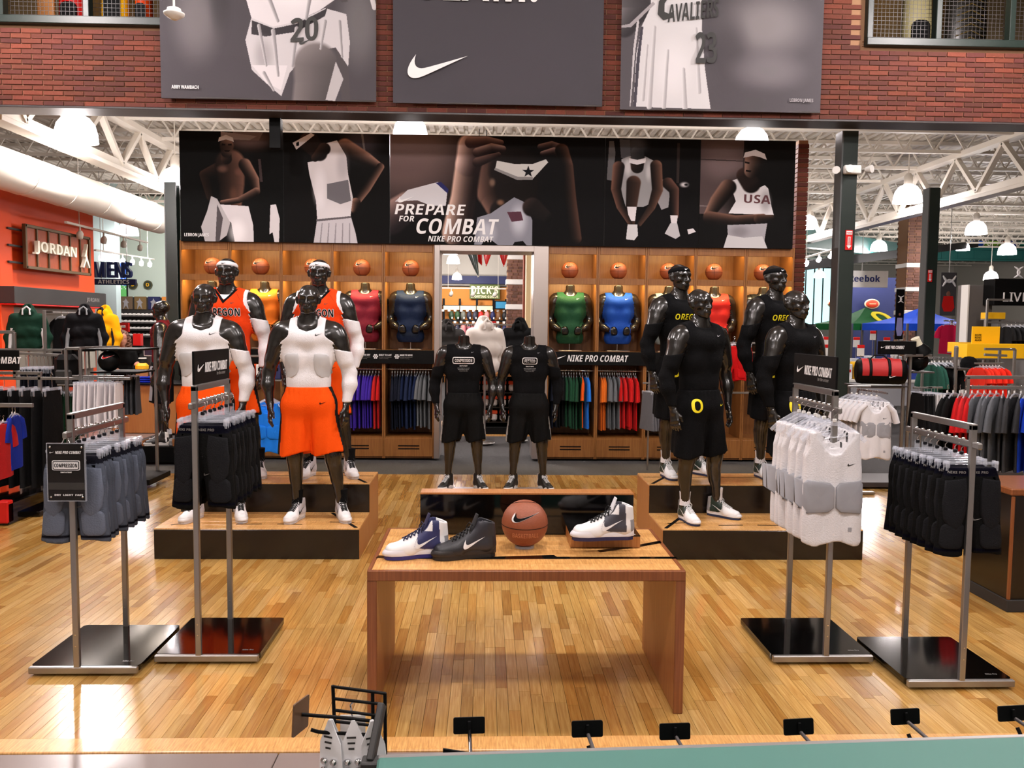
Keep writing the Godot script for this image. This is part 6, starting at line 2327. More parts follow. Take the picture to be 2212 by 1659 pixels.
func foreground() -> void:
	# green fixture at the bottom edge, hooks pointing into the shop
	var z0 := -1.33
	var ang := 0.05
	var o := Vector3(-0.174, 0, z0)
	var top := 1.115
	var t := thing("green_fixture", "teal green fixture panel along the bottom edge of the view", "display fixture", o, ang)
	var mb := MB.new()
	mb.box(Vector3(0.75, top / 2, 0.2), Vector3(1.5, top, 0.42), 0.004)
	obj("panel", mb, mat(Color(0.2, 0.4, 0.36), 0.6), t)
	mb = MB.new()
	mb.box(Vector3(0.75, top - 0.01, -0.02), Vector3(1.5, 0.012, 0.012), 0.002)
	obj("back_rail", mb, M.silver, t)
	mb = MB.new()
	mb.box(Vector3(0.75, 0.03, 0.2), Vector3(1.54, 0.06, 0.46), 0.004)
	obj("foot", mb, M.black, t)
	var bx := Basis(Vector3.UP, ang)
	var P := [Vector3(-0.027, 1.069, -1.54), Vector3(0.199, 1.061, -1.54), Vector3(0.368, 1.055, -1.54), Vector3(0.616, 1.053, -1.56), Vector3(0.848, 1.053, -1.6), Vector3(1.08, 1.049, -1.62)]
	for i in 6:
		var lo: Vector3 = bx.inverse() * (P[i] - o)
		var h := thing("price_hook", "black-plated peg hook on the green fixture, %s from the left" % nth(i), "peg hook", o + bx * Vector3(lo.x, lo.y, 0), ang, "peg hooks on the green fixture")
		mb = MB.new()
		mb.tube([Vector3(0, -0.006, -0.016), Vector3(0, -0.006, lo.z + 0.012)], 0.0036, 8)
		obj("peg", mb, M.chrome if i == 0 else M.grey_steel, h)
		mb = MB.new()
		mb.xf = T(Vector3(0, 0, lo.z), 0, -0.12, 0.02 if i > 2 else 0.0)
		mb.extr(rrect(0.06, 0.031, 0.003, 2), 0.003)
		obj("price_plate", mb, M.black, h)
		mb = MB.new()
		mb.xf = T(Vector3(0, 0, lo.z + 0.004), 0, -0.12)
		mb.box(Vector3(0, 0, 0), Vector3(0.006, 0.02, 0.006), 0.001)
		obj("plate_holder", mb, M.black, h)
	t = thing("black_bracket", "black wedge-shaped metal plate behind the first peg hook", "bracket", Vector3(-0.072, 1.051, -1.45))
	mb = MB.new()
	mb.extr(PackedVector2Array([Vector2(0, 0), Vector2(0.095, -0.0), Vector2(0.093, 0.004), Vector2(0.0, 0.02)]), 0.004)
	obj("plate", mb, M.black, t)
	mb = MB.new()
	mb.box(Vector3(0.04, -0.06, 0), Vector3(0.02, 0.12, 0.004))
	obj("stem", mb, M.black, t)
	for k in 3:
		t = thing("wire_stub", "short black wire end rising behind the green fixture, %s from the left" % nth(k), "peg hook", [Vector3(0.187, 1.081, -1.42), Vector3(0.781, 1.084, -1.45), Vector3(0.985, 1.095, -1.45)][k])
		mb = MB.new()
		mb.tube([Vector3(0.004, -0.05, 0.03), Vector3(0.004, -0.012, 0), Vector3(0, 0.004, -0.01)], 0.0035, 6)
		obj("wire", mb, M.black, t)
	# black wire grid end with a bent hook and carded packs
	var zg := -1.45
	t = thing("wire_grid", "black wire grid standing at the left end of the green fixture", "wire grid", Vector3(0, 0, zg))
	var gp := func(m: MB, a: Vector3, b: Vector3, r: float) -> void:
		m.tube([a - Vector3(0, 0, zg), b - Vector3(0, 0, zg)], r, 8)
	mb = MB.new()
	for q in [[Vector3(-0.268, 1.186, -1.45), Vector3(-0.175, 1.173, -1.45)], [Vector3(-0.267, 1.164, -1.45), Vector3(-0.178, 1.153, -1.45)], [Vector3(-0.267, 1.143, -1.45), Vector3(-0.185, 1.132, -1.45)], [Vector3(-0.265, 1.122, -1.45), Vector3(-0.187, 1.113, -1.45)], [Vector3(-0.263, 1.08, -1.45), Vector3(-0.202, 1.073, -1.45)]]:
		gp.call(mb, q[0], q[1], 0.0028)
	for q in [[Vector3(-0.268, 1.188, -1.45), Vector3(-0.262, 1.018, -1.45)], [Vector3(-0.198, 1.176, -1.452), Vector3(-0.196, 1.008, -1.452)], [Vector3(-0.176, 1.173, -1.452), Vector3(-0.175, 1.007, -1.452)]]:
		gp.call(mb, q[0], q[1], 0.0032)
	obj("wires", mb, M.black, t)
	mb = MB.new()
	mb.bar(Vector3(-0.177, 1.168, -1.42) - Vector3(0, 0, zg), Vector3(-0.189, 1.096, -1.36) - Vector3(0, 0, zg), 0.012, 0.02, 0.002)
	mb.bar(Vector3(-0.189, 1.1, -1.36) - Vector3(0, 0, zg), Vector3(-0.189, 1.1, -1.36) - Vector3(0, 1.05, zg), 0.03, 0.03, 0.002)
	obj("upright", mb, M.charcoal, t)
	t = thing("bent_hook", "double black wire hook with end plate sticking out to the left", "peg hook", Vector3(-0.187, 1.134, -1.43))
	var H := Vector3(-0.187, 1.134, -1.43)
	mb = MB.new()
	mb.tube([Vector3(-0.312, 1.159, -1.4) - H, Vector3(-0.244, 1.148, -1.41) - H, Vector3(-0.195, 1.137, -1.42) - H, Vector3(-0.186, 1.128, -1.42) - H, Vector3(-0.187, 1.117, -1.42) - H, Vector3(-0.198, 1.112, -1.42) - H, Vector3(-0.276, 1.122, -1.41) - H, Vector3(-0.286, 1.123, -1.41) - H, Vector3(-0.299, 1.127, -1.41) - H], 0.0032, 8)
	obj("wire", mb, M.black, t)
	mb = MB.new()
	mb.xf = T(Vector3(-0.314, 1.157, -1.4) - H, 1.35, 0.0, -0.12)
	mb.extr(rrect(0.06, 0.055, 0.003, 2), 0.003)
	obj("end_plate", mb, mat(Color(0.35, 0.25, 0.17), 0.4), t)
	var packs := [[Vector3(-0.267, 1.144, -1.41), -0.35, "leftmost"], [Vector3(-0.227, 1.143, -1.41), 0.05, "middle"], [Vector3(-0.194, 1.142, -1.41), 0.3, "rightmost"]]
	for i in 3:
		var p: Vector3 = packs[i][0]
		t = thing("carded_pack", "white carded pack with silver studs on the bent hook, %s of three" % packs[i][2], "package", p, packs[i][1], "carded packs on the bent hook")
		mb = MB.new()
		mb.extr(PackedVector2Array([Vector2(-0.002, 0.0), Vector2(0.004, 0.0), Vector2(0.022, -0.04), Vector2(0.03, -0.13), Vector2(-0.02, -0.13), Vector2(-0.018, -0.04)]), 0.002)
		mb.xf = T(Vector3(0, 0, -0.004), 0.25)
		mb.extr(PackedVector2Array([Vector2(-0.002, 0.0), Vector2(0.004, 0.0), Vector2(0.026, -0.05), Vector2(0.034, -0.13), Vector2(-0.014, -0.13), Vector2(-0.012, -0.04)]), 0.002)
		obj("card", mb, mat(Color(0.93, 0.93, 0.94), 0.4), t)
		mb = MB.new()
		for a in 2:
			for b in 4:
				mb.ball(Vector3(-0.008 + a * 0.018, -0.072 - b * 0.016, 0.005), Vector3(0.007, 0.006, 0.006), 10)
		obj("studs", mb, M.chrome, t)
		mb = MB.new()
		for b in 3:
			mb.box(Vector3(-0.002, -0.03 - b * 0.01, 0.0015), Vector3(0.016 - b * 0.003, 0.003, 0.001))
		obj("printing", mb, M.charcoal, t)
	t = thing("price_card", "white price card hanging by a silver pin inside the wire grid", "price card", Vector3(-0.236, 1.119, -1.47))
	mb = MB.new()
	mb.box(Vector3(0, -0.03, 0), Vector3(0.045, 0.07, 0.002))
	obj("card", mb, M.white, t)
	mb = MB.new()
	mb.tube([Vector3(0, 0.0, 0.004), Vector3(-0.003, 0.028, 0.008), Vector3(0.004, 0.034, 0.004)], 0.0018, 6)
	obj("pin", mb, M.chrome, t)
	# smoke detector hanging over the brick wall
	t = thing("ceiling_sensor", "white round sensor hanging on a rod before the left banner", "sensor", Vector3(-2.175, 3.963, -6))
	mb = MB.new()
	mb.lathe([Vector2(0.02, -0.045), Vector2(0.045, -0.03), Vector2(0.068, -0.012), Vector2(0.07, 0.0), Vector2(0.05, 0.008), Vector2(0.045, 0.03), Vector2(0.02, 0.04)], 24)
	obj("dome", mb, M.white, t)
	mb = MB.new()
	mb.tube([Vector3(0, 0.03, 0), Vector3(0, 4.9, 0)], 0.008, 8)
	obj("rod", mb, M.white, t)


func bars(mb: MB, pts: Array, w := 0.03) -> MB:   # pairs of points joined by square bars
	for i in range(0, pts.size(), 2):
		mb.bar(pts[i], pts[i + 1], w, w, 0.003)
	return mb


func quick(called: String, label: String, category: String, at: Vector3, parts: Array, turn := 0.0, group := "") -> Node3D:
	# a thing from a list of [part name, material, [centre, size, bevel], ...]
	var t := thing(called, label, category, at, turn, group)
	for p in parts:
		var mb := MB.new()
		for b in p.slice(2):
			mb.box(b[0], b[1], b[2] if b.size() > 2 else 0.004)
		obj(p[0], mb, p[1], t)
	return t


func hoodie_mesh() -> void:
	var f := Field.new()
	f.k = 0.06
	f.cap(Vector3(-0.09, 0.06, 0), Vector3(0.09, 0.06, 0), 0.14)
	f.cap(Vector3(-0.1, 0.3, 0), Vector3(0.1, 0.3, 0), 0.15)
	f.cap(Vector3(-0.13, 0.5, -0.01), Vector3(0.13, 0.5, -0.01), 0.12)
	f.two(Vector3(-0.22, 0.54, 0), Vector3(-0.31, 0.2, 0.0), 0.088, 0.075)
	f.two(Vector3(-0.31, 0.2, 0.0), Vector3(-0.31, -0.02, 0.06), 0.075, 0.055)
	f.two(Vector3(-0.06, 0.64, -0.06), Vector3(-0.03, 0.74, -0.05), 0.075, 0.06)
	f.cap(Vector3(-0.05, 0.66, 0.05), Vector3(0.05, 0.66, 0.05), 0.06)
	f.cut = func(p: Vector3, d: float) -> float:
		d += 0.006 * sin(p.y * 26.0 + p.x * 14.0 + sin(p.x * 22.0)) * smoothstep(0.6, 0.2, p.y)
		return maxf(maxf(d, -0.06 - p.y), 0.05 - Vector2(p.x, p.z - 0.02).length() if p.y > 0.68 else -1.0)
	M.hoodie = net_mesh([nets(f, Vector3(-0.44, -0.1, -0.22), Vector3(0.44, 0.84, 0.22), 0.016)])


func hoodie(label: String, c: Color, p: Vector3, turn: float, panel: Color, s := 1.0) -> void:
	var t := thing("hooded_sweatshirt", label, "hoodie", p, turn, "hooded sweatshirts on display forms")
	t.scale = Vector3.ONE * s
	part("sweatshirt", M.hoodie, cloth(c), t)
	var mb := MB.new()
	mb.tube([Vector3(-0.06, 0.6, 0.1), Vector3(-0.055, 0.7, 0.08), Vector3(0, 0.745, 0.04), Vector3(0.055, 0.7, 0.08), Vector3(0.06, 0.6, 0.1)], [Vector2(0.025, 0.015), Vector2(0.03, 0.02), Vector2(0.03, 0.02), Vector2(0.03, 0.02), Vector2(0.025, 0.015)], 10)
	obj("hood_lining", mb, cloth(panel), t)
	for q in [-1.0, 1.0]:
		mb = MB.new()
		mb.tube([Vector3(q * 0.235, 0.36, 0.075), Vector3(q * 0.27, 0.18, 0.07), Vector3(q * 0.28, 0.0, 0.09)], [Vector2(0.016, 0.03), Vector2(0.03, 0.035), Vector2(0.028, 0.03)], 10)
		obj("sleeve_panel", mb, cloth(panel), t)
	mb = MB.new()
	mb.tube([Vector3(0, -p.y / s, 0), Vector3(0, 0.0, 0)], 0.018, 8)
	mb.lathe([Vector2(0.16, -p.y / s), Vector2(0.16, -p.y / s + 0.015), Vector2(0.02, -p.y / s + 0.025)], 20)
	obj("stand", mb, M.steel, t)


func shirt_run(what: String, c: Color, n: int, a: Vector3, b: Vector3, turn: float, where: String, s := 1.0, long := 1.0, holder: Node3D = null) -> void:
	if holder:
		var arm := MB.new()
		arm.bar(a - (b - a).normalized() * 0.04 + Vector3(0, 0.03 * s * long, 0) - holder.position, b + (b - a).normalized() * 0.04 + Vector3(0, 0.03 * s * long, 0) - holder.position, 0.02, 0.02, 0.003)
		obj("arm", arm, M.steel, holder)
	# garments hanging side by side along a rail from a to b
	var pants := "shorts" in what or "trousers" in what
	for i in n:
		var p := a.lerp(b, (i + 0.5) / n)
		var lb := "%s %s from the left on %s" % [nth(i), what, where]
		var o: Node3D
		if pants and not M.has("proto_pants"):
			M.proto_pants = make_hung_pants()
			o = M.proto_pants
			tag(o, lb, "shorts", what + " garments on " + where)
			o.position = p
		else:
			o = dup(M.proto_pants if pants else M.proto_shirt, lb, p, 0.0, what + " garments on " + where)
		o.rotation.y = turn + rng.randf_range(-0.12, 0.12)
		if "trousers" in what:
			o.name = numbered("hung_trousers")
			o.set_meta("category", "trousers")
		o.scale = Vector3(s, s * long, s)
		(o.get_child(0) as MeshInstance3D).material_override = cloth(c.lightened(rng.randf() * 0.08))


func track_rail(label: String, a: Vector3, b: Vector3, n: int, up: float, lit := 0.0) -> void:
	var t := thing("track_light_rail", label, "track light", a)
	var mb := MB.new()
	mb.bar(Vector3.ZERO, b - a, 0.05, 0.04, 0.004)
	obj("rail", mb, M.roof, t)
	mb = MB.new()
	for k in [0.12, 0.88]:
		mb.tube([(b - a) * k, Vector3((b - a).x * k, 5.88 - a.y, (b - a).z * k)], 0.008, 6)
	obj("hanger_wire", mb, M.roof, t)
	for i in n:
		var p := (b - a) * ((i + 0.5) / n)
		mb = MB.new()
		mb.tube([p, p + Vector3(0, -0.1, 0)], 0.015, 6)
		mb.xf = T(p + Vector3(0, -0.16, 0), 0.6, 0.7)
		mb.lathe([Vector2(0.035, -0.07), Vector2(0.055, -0.065), Vector2(0.06, 0.02), Vector2(0.035, 0.07), Vector2(0.015, 0.08)], 12)
		obj("spot_head", mb, M.lamp_glow if lit > 0.0 else M.roof, t)


func small_shoe() -> void:
	var mb := MB.new()
	var rings := []
	for q in [[-0.13, 0.03, 0.07], [-0.12, 0.045, 0.11], [-0.05, 0.045, 0.11], [0.0, 0.043, 0.085], [0.07, 0.05, 0.065], [0.13, 0.045, 0.05], [0.15, 0.02, 0.03]]:
		var ring := PackedVector3Array()
		for j in 10:
			var a := TAU * j / 10
			ring.append(Vector3(q[1] * cos(a), maxf(0.02 + q[2] * 0.5 + q[2] * 0.5 * sin(a), 0.02), q[0]))
		rings.append(ring)
	mb.loft(rings)
	M.small_upper = mb.mesh()
	mb = MB.new()
	mb.xf = Transform3D(Basis(Vector3.RIGHT, Vector3.BACK, Vector3.DOWN), Vector3(0, 0.012, -0.04))
	mb.extr(foot_outline(1.0), 0.024)
	M.small_sole = mb.mesh()


func backdrop_left() -> void:
	hoodie_mesh()
	small_shoe()
	# orange department wall, seen along its length
	var mb := MB.new()
	mb.box(Vector3(-7.7, 1.98, -13.6), Vector3(0.2, 3.96, 5.8), 0.004)
	struct("wall_orange", mb, M.orange_wall, "bright orange-red department wall on the left")
	mb = MB.new()
	mb.box(Vector3(-7.56, 1.98, -13.35), Vector3(0.12, 3.96, 0.35), 0.01)
	struct("wall_orange_pier", mb, M.orange_wall, "orange pier at the left edge of the picture")
	# tilted sign frame
	var bl := Vector3(-7.42, 2.668, -13.695)
	var br := Vector3(-7.42, 2.677, -15.884)
	var tl := Vector3(-7.42, 3.342, -13.903)
	var u := br - bl
	var v := tl - bl
	var t := thing("framed_wall_sign", "tilted bronze frame sign with wooden boards and white lettering on the orange wall", "sign", bl)
	var W := u.length()
	var H := v.length()
	var bx := Basis(u.normalized(), (v - u * (v.dot(u) / u.length_squared())).normalized(), u.cross(v).normalized())
	var X := Transform3D(bx, Vector3.ZERO)
	var bronze := mat(Color(0.36, 0.29, 0.19), 0.4, 0.5)
	for i in 6:
		mb = MB.new()
		mb.xf = X
		mb.box(Vector3(W * (i + 0.5) / 6, H / 2, 0), Vector3(W / 6 - 0.02, H - 0.06, 0.03), 0.004)
		obj("board", mb, M.rust, t)
	mb = MB.new()
	mb.xf = X
	for q in [[W / 2, 0.02, W, 0.05], [W / 2, H - 0.02, W, 0.05], [0.02, H / 2, 0.05, H], [W - 0.02, H / 2, 0.05, H]]:
		mb.box(Vector3(q[0], q[1], 0.02), Vector3(q[2], q[3], 0.06), 0.005)
	for i in range(1, 6):
		mb.box(Vector3(W * i / 6, H / 2, 0.02), Vector3(0.03, H, 0.04))
	obj("frame", mb, bronze, t)
	mb = MB.new()
	mb.xf = X
	for k in 3:
		mb.box(Vector3(-0.12, H * (0.12 + 0.37 * k), -0.06), Vector3(0.4, 0.03, 0.03))
	obj("wall_bracket", mb, M.charcoal, t)
	letters("lettering", "JORDAN", 0.17, X * T(Vector3(W * 0.39, H * 0.5, 0.08)), mat(Color(0.95, 0.93, 0.85), 0.4), t, W * 0.62, 0, 0.06)
	mb = MB.new()
	mb.xf = X * T(Vector3(W * 0.86, H * 0.48, 0.08), 0, 0, 0.0, Vector3(1.0, 1.0, 1.0) * H * 0.31)
	mb.extr(PackedVector2Array([Vector2(-0.55, -0.95), Vector2(-0.4, -0.98), Vector2(0.02, -0.35), Vector2(0.5, -0.95), Vector2(0.62, -0.88), Vector2(0.2, -0.1), Vector2(0.12, 0.15), Vector2(0.15, 0.35), Vector2(0.34, 1.0), Vector2(0.2, 1.02), Vector2(0.05, 0.5), Vector2(-0.04, 0.48), Vector2(-0.1, 0.3), Vector2(-0.3, -0.05), Vector2(-0.22, -0.1), Vector2(-0.05, 0.1), Vector2(-0.12, -0.25)]), 0.06 / (H * 0.31))
	obj("leaping_figure_emblem", mb, mat(Color(0.9, 0.88, 0.8), 0.4), t)
	# header and back panel under it
	var h0 := Vector3(-7.35, 2.096, -13.14)
	var h1 := Vector3(-7.35, 2.36, -13.155)
	var zz := Vector3(-7.35, 2.31, -16.241)
	t = quick("shop_header", "long dark header board on the orange wall above hanging hoodies", "shop header", Vector3(-7.42, h0.y, (h0.z + zz.z) / 2), [["board", M.charcoal, [Vector3(0, (h1.y - h0.y) / 2, 0), Vector3(0.3, h1.y - h0.y, h0.z - zz.z), 0.006]], ["red_edge", M.red, [Vector3(0.02, -0.012, 0), Vector3(0.3, 0.02, h0.z - zz.z)]]])
	letters("lettering", "JORDAN", 0.07, T(Vector3(0.155, 0.12, -1.0), PI / 2), M.silver, t, 0.5, 0, 0.004)
	mb = MB.new()
	mb.box(Vector3(-7.56, 1.35, (h0.z + zz.z) / 2), Vector3(0.08, 1.4, 3.0))
	struct("trim_3", mb, mat(Color(0.5, 0.48, 0.44), 0.6), "pale slat panel under the dark header board")
	t = thing("wall_rail", "silver rail with pale grey shirts on the orange wall", "clothes rack", Vector3(-7.45, 1.98, -15.3))
	mb = MB.new()
	bars(mb, [Vector3(0.15, 0, 1.0), Vector3(0.15, 0, -1.0), Vector3(-0.1, 0, 0.8), Vector3(0.15, 0, 0.8), Vector3(-0.1, 0, -0.8), Vector3(0.15, 0, -0.8)], 0.025)
	obj("rail", mb, M.steel, t)
	shirt_run("pale grey shirt", Color(0.62, 0.6, 0.55), 4, Vector3(-7.3, 1.92, -14.9), Vector3(-7.3, 1.92, -16.2), 0.2, "the orange wall rail", 1.0, 1.2)
	shirt_run("black tee", Color(0.03, 0.03, 0.035), 2, Vector3(-7.25, 1.95, -14.4), Vector3(-7.2, 1.95, -14.7), 1.2, "the orange wall rail", 1.0, 1.1)
	hoodie("dark green hooded sweatshirt with white hood lining, before the orange wall", Color(0.05, 0.17, 0.12), Vector3(-6.63, 1.434, -12.3), 0.25, Color(0.75, 0.76, 0.76), 0.8)
	hoodie("black hooded sweatshirt with grey arm panels, before the orange wall", Color(0.035, 0.035, 0.045), Vector3(-5.966, 1.431, -12.6), 0.25, Color(0.5, 0.51, 0.52), 0.82)
	hoodie("yellow hooded sweatshirt half hidden by the black one", Color(0.92, 0.66, 0.03), Vector3(-6.537, 1.39, -14.5), -0.3, Color(0.1, 0.1, 0.11), 0.9)
	# rear wall of the department
	mb = MB.new()
	mb.box(Vector3((-13.65 + -9.591) / 2, 2.9, -27.15), Vector3(-9.591 - -13.65, 5.8, 0.2))
	struct("wall_mint", mb, M.mint, "pale mint wall behind the sports department")
	mb = MB.new()
	mb.box(Vector3(-10.97, 2.9, -24.6), Vector3(-10.654 - -11.285, 5.8, 0.3))
	struct("wall_mint_pier", mb, mat(Color(0.72, 0.8, 0.8), 0.7), "pale blue-grey wall projection beside the orange wall")
	t = thing("department_sign", "hanging dark blue block letters over a navy name board", "sign", Vector3(-8.753, 2.76, -20))
	mb = MB.new()
	mb.box(Vector3.ZERO, Vector3(1.02, 0.14, 0.08), 0.01)
	obj("name_board", mb, M.navy, t)
	letters("lettering", "ATHLETICS", 0.085, T(Vector3(0, 0, 0.045)), M.white_print, t, 0.72, 0, 0.01)
	letters("lettering", "MENS", 0.36, T(Vector3(-0.02, 0.28, 0)), mat(Color(0.12, 0.19, 0.42), 0.5), t, 0.86, 0, 0.12)
	mb = MB.new()
	for x in [-0.3, 0.3]:
		mb.tube([Vector3(x, 0.07, 0), Vector3(x, 5.9 - t.position.y, 0)], 0.008, 6)
	obj("hanger_wire", mb, M.steel, t)
	for q in [[260, 608, 22, 84, "tall wall screen showing a football field, left of the medallions"]]:
		t = thing("wall_screen", q[4], "screen", Vector3(-11.585, 3.097, -26.9))
		mb = MB.new()
		mb.box(Vector3.ZERO, Vector3(0.44, 1.28, 0.08), 0.01)
		obj("housing", mb, M.black, t)
		var P := Paint.new(Rect2(0, 0, 60, 180), Color(0.25, 0.4, 0.75))
		P.poly([0, 105, 60, 110, 60, 165, 0, 160], Color(0.3, 0.55, 0.3)).poly([0, 160, 60, 165, 60, 180, 0, 180], Color(0.12, 0.2, 0.6))
		for i in 9:
			P.spot(6 + (i * 23) % 52, 60 + (i * 17) % 50, 5, 6, Color(0.8, 0.8, 0.9)).spot(8 + i * 6, 108 + i % 3 * 8, 4, 5, Color(0.75, 0.7, 0.75))
		var pm := P.done()
		pm.emission_enabled = true
		pm.emission_texture = pm.albedo_texture
		pm.emission_energy_multiplier = 1.2
		pm.emission = Color.BLACK
		mb = MB.new()
		mb.quad(Vector3(-0.2, 0.6, 0.042), Vector3(0.2, 0.6, 0.042), Vector3(0.2, -0.6, 0.042), Vector3(-0.2, -0.6, 0.042))
		obj("screen", mb, pm, t)
	for q in [[288, 613, "round olive medallion partly behind the name board", "B"], [320, 617, "round olive medallion with a yellow centre, nearer the green column", "O"]]:
		t = thing("wall_medallion", q[2], "wall emblem", Vector3(lerpf(-11.224, -10.76, 0.0 if q[3] == "B" else 1.0), 3.007, -27.0))
		for k in [[0.14, 0.0, mat(Color(0.3, 0.3, 0.2))], [0.11, 0.02, mat(Color(0.16, 0.2, 0.14))]]:
			mb = MB.new()
			mb.xf = T(Vector3(0, 0, k[1]), 0, PI / 2)
			mb.lathe([Vector2(k[0], 0), Vector2(k[0], 0.03)], 24)
			obj("disc", mb, k[2], t)
		letters("lettering", q[3], 0.11, T(Vector3(0, 0, 0.055)), M.yellow, t, 0, 0, 0.01)
	# shoe wall
	var sx0 := -11.937
	var sx1 := -9.801
	t = thing("shoe_wall", "dark wall fixture with shelves of white shoes behind the checkout", "shoe display", Vector3((sx0 + sx1) / 2, 0, -26.6))
	mb = MB.new()
	mb.box(Vector3(0, 1.3, -0.12), Vector3(sx1 - sx0, 2.6, 0.1), 0.01)
	obj("back_panel", mb, M.charcoal, t)
	for k in 4:
		mb = MB.new()
		mb.box(Vector3(0, 1.803 + 0.19 - k * 0.21, 0.06), Vector3(sx1 - sx0, 0.025, 0.3), 0.003)
		obj("shelf", mb, M.grey_steel, t)
	for k in 5:
		var w := (sx1 - sx0) / 5
		mb = MB.new()
		mb.box(Vector3(-(sx1 - sx0) / 2 + w * (k + 0.5), 2.42, -0.05), Vector3(w - 0.06, 0.4, 0.03))
		obj("photo_panel", mb, [M.gold, mat(Color(0.4, 0.33, 0.25)), mat(Color(0.45, 0.36, 0.2)), M.navy, M.gold][k], t)
		var fg := MB.new()
		fg.xf = T(Vector3(-(sx1 - sx0) / 2 + w * (k + 0.45), 2.4, -0.03))
		fg.extr(PackedVector2Array([Vector2(-0.08, -0.18), Vector2(-0.05, 0.02), Vector2(-0.1, 0.06), Vector2(-0.02, 0.1), Vector2(0, 0.17), Vector2(0.04, 0.1), Vector2(0.1, 0.03), Vector2(0.05, 0.0), Vector2(0.08, -0.18), Vector2(0.0, -0.06)]), 0.01)
		obj("figure_print", fg, M.pad_grey, t)
	var proto: Node3D = null
	var sy: float = 1.803 + 0.19 + 0.013
	for k in 4:
		for i in 14:
			var lb := "%s small shoe from the left on shelf %s of the shoe wall" % [nth(i), ["one (top)", "two", "three", "four (lowest)"][k]]
			var p := Vector3(lerpf(sx0 + 0.15, sx1 - 0.15, (i + 0.5) / 14), sy - k * 0.21, -26.5)
			if proto == null:
				proto = thing("display_shoe", lb, "shoe", p, -1.1, "small shoes on the shoe wall")
				part("upper", M.small_upper, M.white, proto)
				part("sole", M.small_sole, M.charcoal, proto)
				proto.scale = Vector3.ONE * 0.75
			else:
				dup(proto, lb, p, -1.1, "small shoes on the shoe wall")
	track_rail("white track light rail crossing the orange wall's right end", Vector3(-7.135, 3.501, -14.5), Vector3(-8.37, 3.78, -21), 4, 1.6)
	track_rail("lit track light rail over the sports department", Vector3(-9.185, 3.499, -20), Vector3(-9.786, 3.668, -25), 6, 1.9, 1.0)
	# checkout, clerk and things on the counter
	var cz := -14.4
	var c0 := -6.05
	var c1 := -5.581
	t = thing("checkout_counter", "wooden checkout counter with a black top at the left", "counter", Vector3((c0 + c1) / 2 + 0.3, 0, cz))
	mb = MB.new()
	mb.box(Vector3(0, 0.4, 0.2), Vector3(c1 - c0 + 0.8, 0.8, 0.8), 0.01)
	obj("wooden_body", mb, M.oak, t)
	mb = MB.new()
	mb.box(Vector3(0, 0.815, 0.2), Vector3(c1 - c0 + 0.9, 0.03, 0.9), 0.01)
	obj("worktop", mb, M.black, t)
	mb = MB.new()
	mb.box(Vector3(-0.3, 1.0, -0.3), Vector3(0.5, 0.2, 0.3), 0.02)
	mb.box(Vector3(0.35, 1.05, -0.3), Vector3(0.3, 0.3, 0.3), 0.02)
	obj("till_case", mb, M.black, t)
	quick("touch_screen", "small tilted white-framed touch screen on the checkout", "screen", Vector3(-5.674, 1.32, -14.2), [["case", M.white, [Vector3.ZERO, Vector3(0.17, 0.13, 0.02), 0.006]], ["screen", mat(Color(0.1, 0.16, 0.22), 0.15), [Vector3(0, 0, 0.012), Vector3(0.14, 0.1, 0.004)]], ["stand", M.charcoal, [Vector3(0, -0.14, -0.02), Vector3(0.06, 0.2, 0.04)]]], -0.2)
	quick("receipt_pad", "white paper pad beside the touch screen", "paper pad", Vector3(-5.736, 1.222, -14.1), [["sheets", M.white, [Vector3.ZERO, Vector3(0.12, 0.02, 0.1)]]], 0.3)
	quick("red_display_box", "red display box standing on the checkout", "box", Vector3(-6.38, 1.602, -15.5), [["box", M.red, [Vector3(0, -0.1, 0), Vector3(0.14, 0.22, 0.12)]], ["base", M.black, [Vector3(0, -0.28, 0), Vector3(0.2, 0.14, 0.16)], [Vector3(0, -0.97, 0), Vector3(0.06, 1.32, 0.06)]]])
	quick("red_wall_box", "red poster box on the far shoe wall", "box", Vector3(-10.301, 1.67, -24), [["box", M.red, [Vector3.ZERO, Vector3(0.36, 0.26, 0.1)]], ["label_strip", M.white, [Vector3(0, 0.02, 0.055), Vector3(0.2, 0.06, 0.01)]]])
	quick("cream_carton", "cream carton standing behind the clerk", "carton", Vector3(-7.474, 1.576, -17), [["carton", M.cream, [Vector3(0, 0, 0), Vector3(0.22, 0.3, 0.2)]], ["lid", mat(Color(0.7, 0.55, 0.38)), [Vector3(0, 0.15, 0), Vector3(0.23, 0.04, 0.21)]], ["stand", M.steel, [Vector3(0, -0.85, 0), Vector3(0.05, 1.4, 0.05)]]])
	quick("yellow_bag", "bright yellow bag on the wooden counter", "bag", Vector3(-5.665, 1.086, -13.9), [["bag", M.yellow, [Vector3(0, 0, 0), Vector3(0.2, 0.13, 0.16), 0.04]], ["handle", M.black, [Vector3(0, 0.07, 0), Vector3(0.08, 0.03, 0.03)]], ["box_under", M.oak, [Vector3(0, -0.17, 0), Vector3(0.18, 0.24, 0.16)]]], 0.3)
	for k in 4:
		quick("folded_shirt", "folded blue shirt, %s from the top of the counter's pile" % nth(k), "shirt", Vector3(-5.616, 0.918, -13.9) + Vector3(0, -0.036 * k, 0), [["cloth", cloth(Color(0.06, 0.14, 0.6)), [Vector3.ZERO, Vector3(0.24, 0.032, 0.24), 0.014]], ["collar", cloth(Color(0.1, 0.2, 0.7)), [Vector3(0, 0.012, 0.09), Vector3(0.1, 0.014, 0.05), 0.006]]], 0.1, "blue folded shirts on the counter")
	clerk()
	# racks of the left department
	t = thing("wide_rack", "silver rack with dark trousers at the left edge", "clothes rack", Vector3(-4.55, 0, -8.1))
	mb = MB.new()
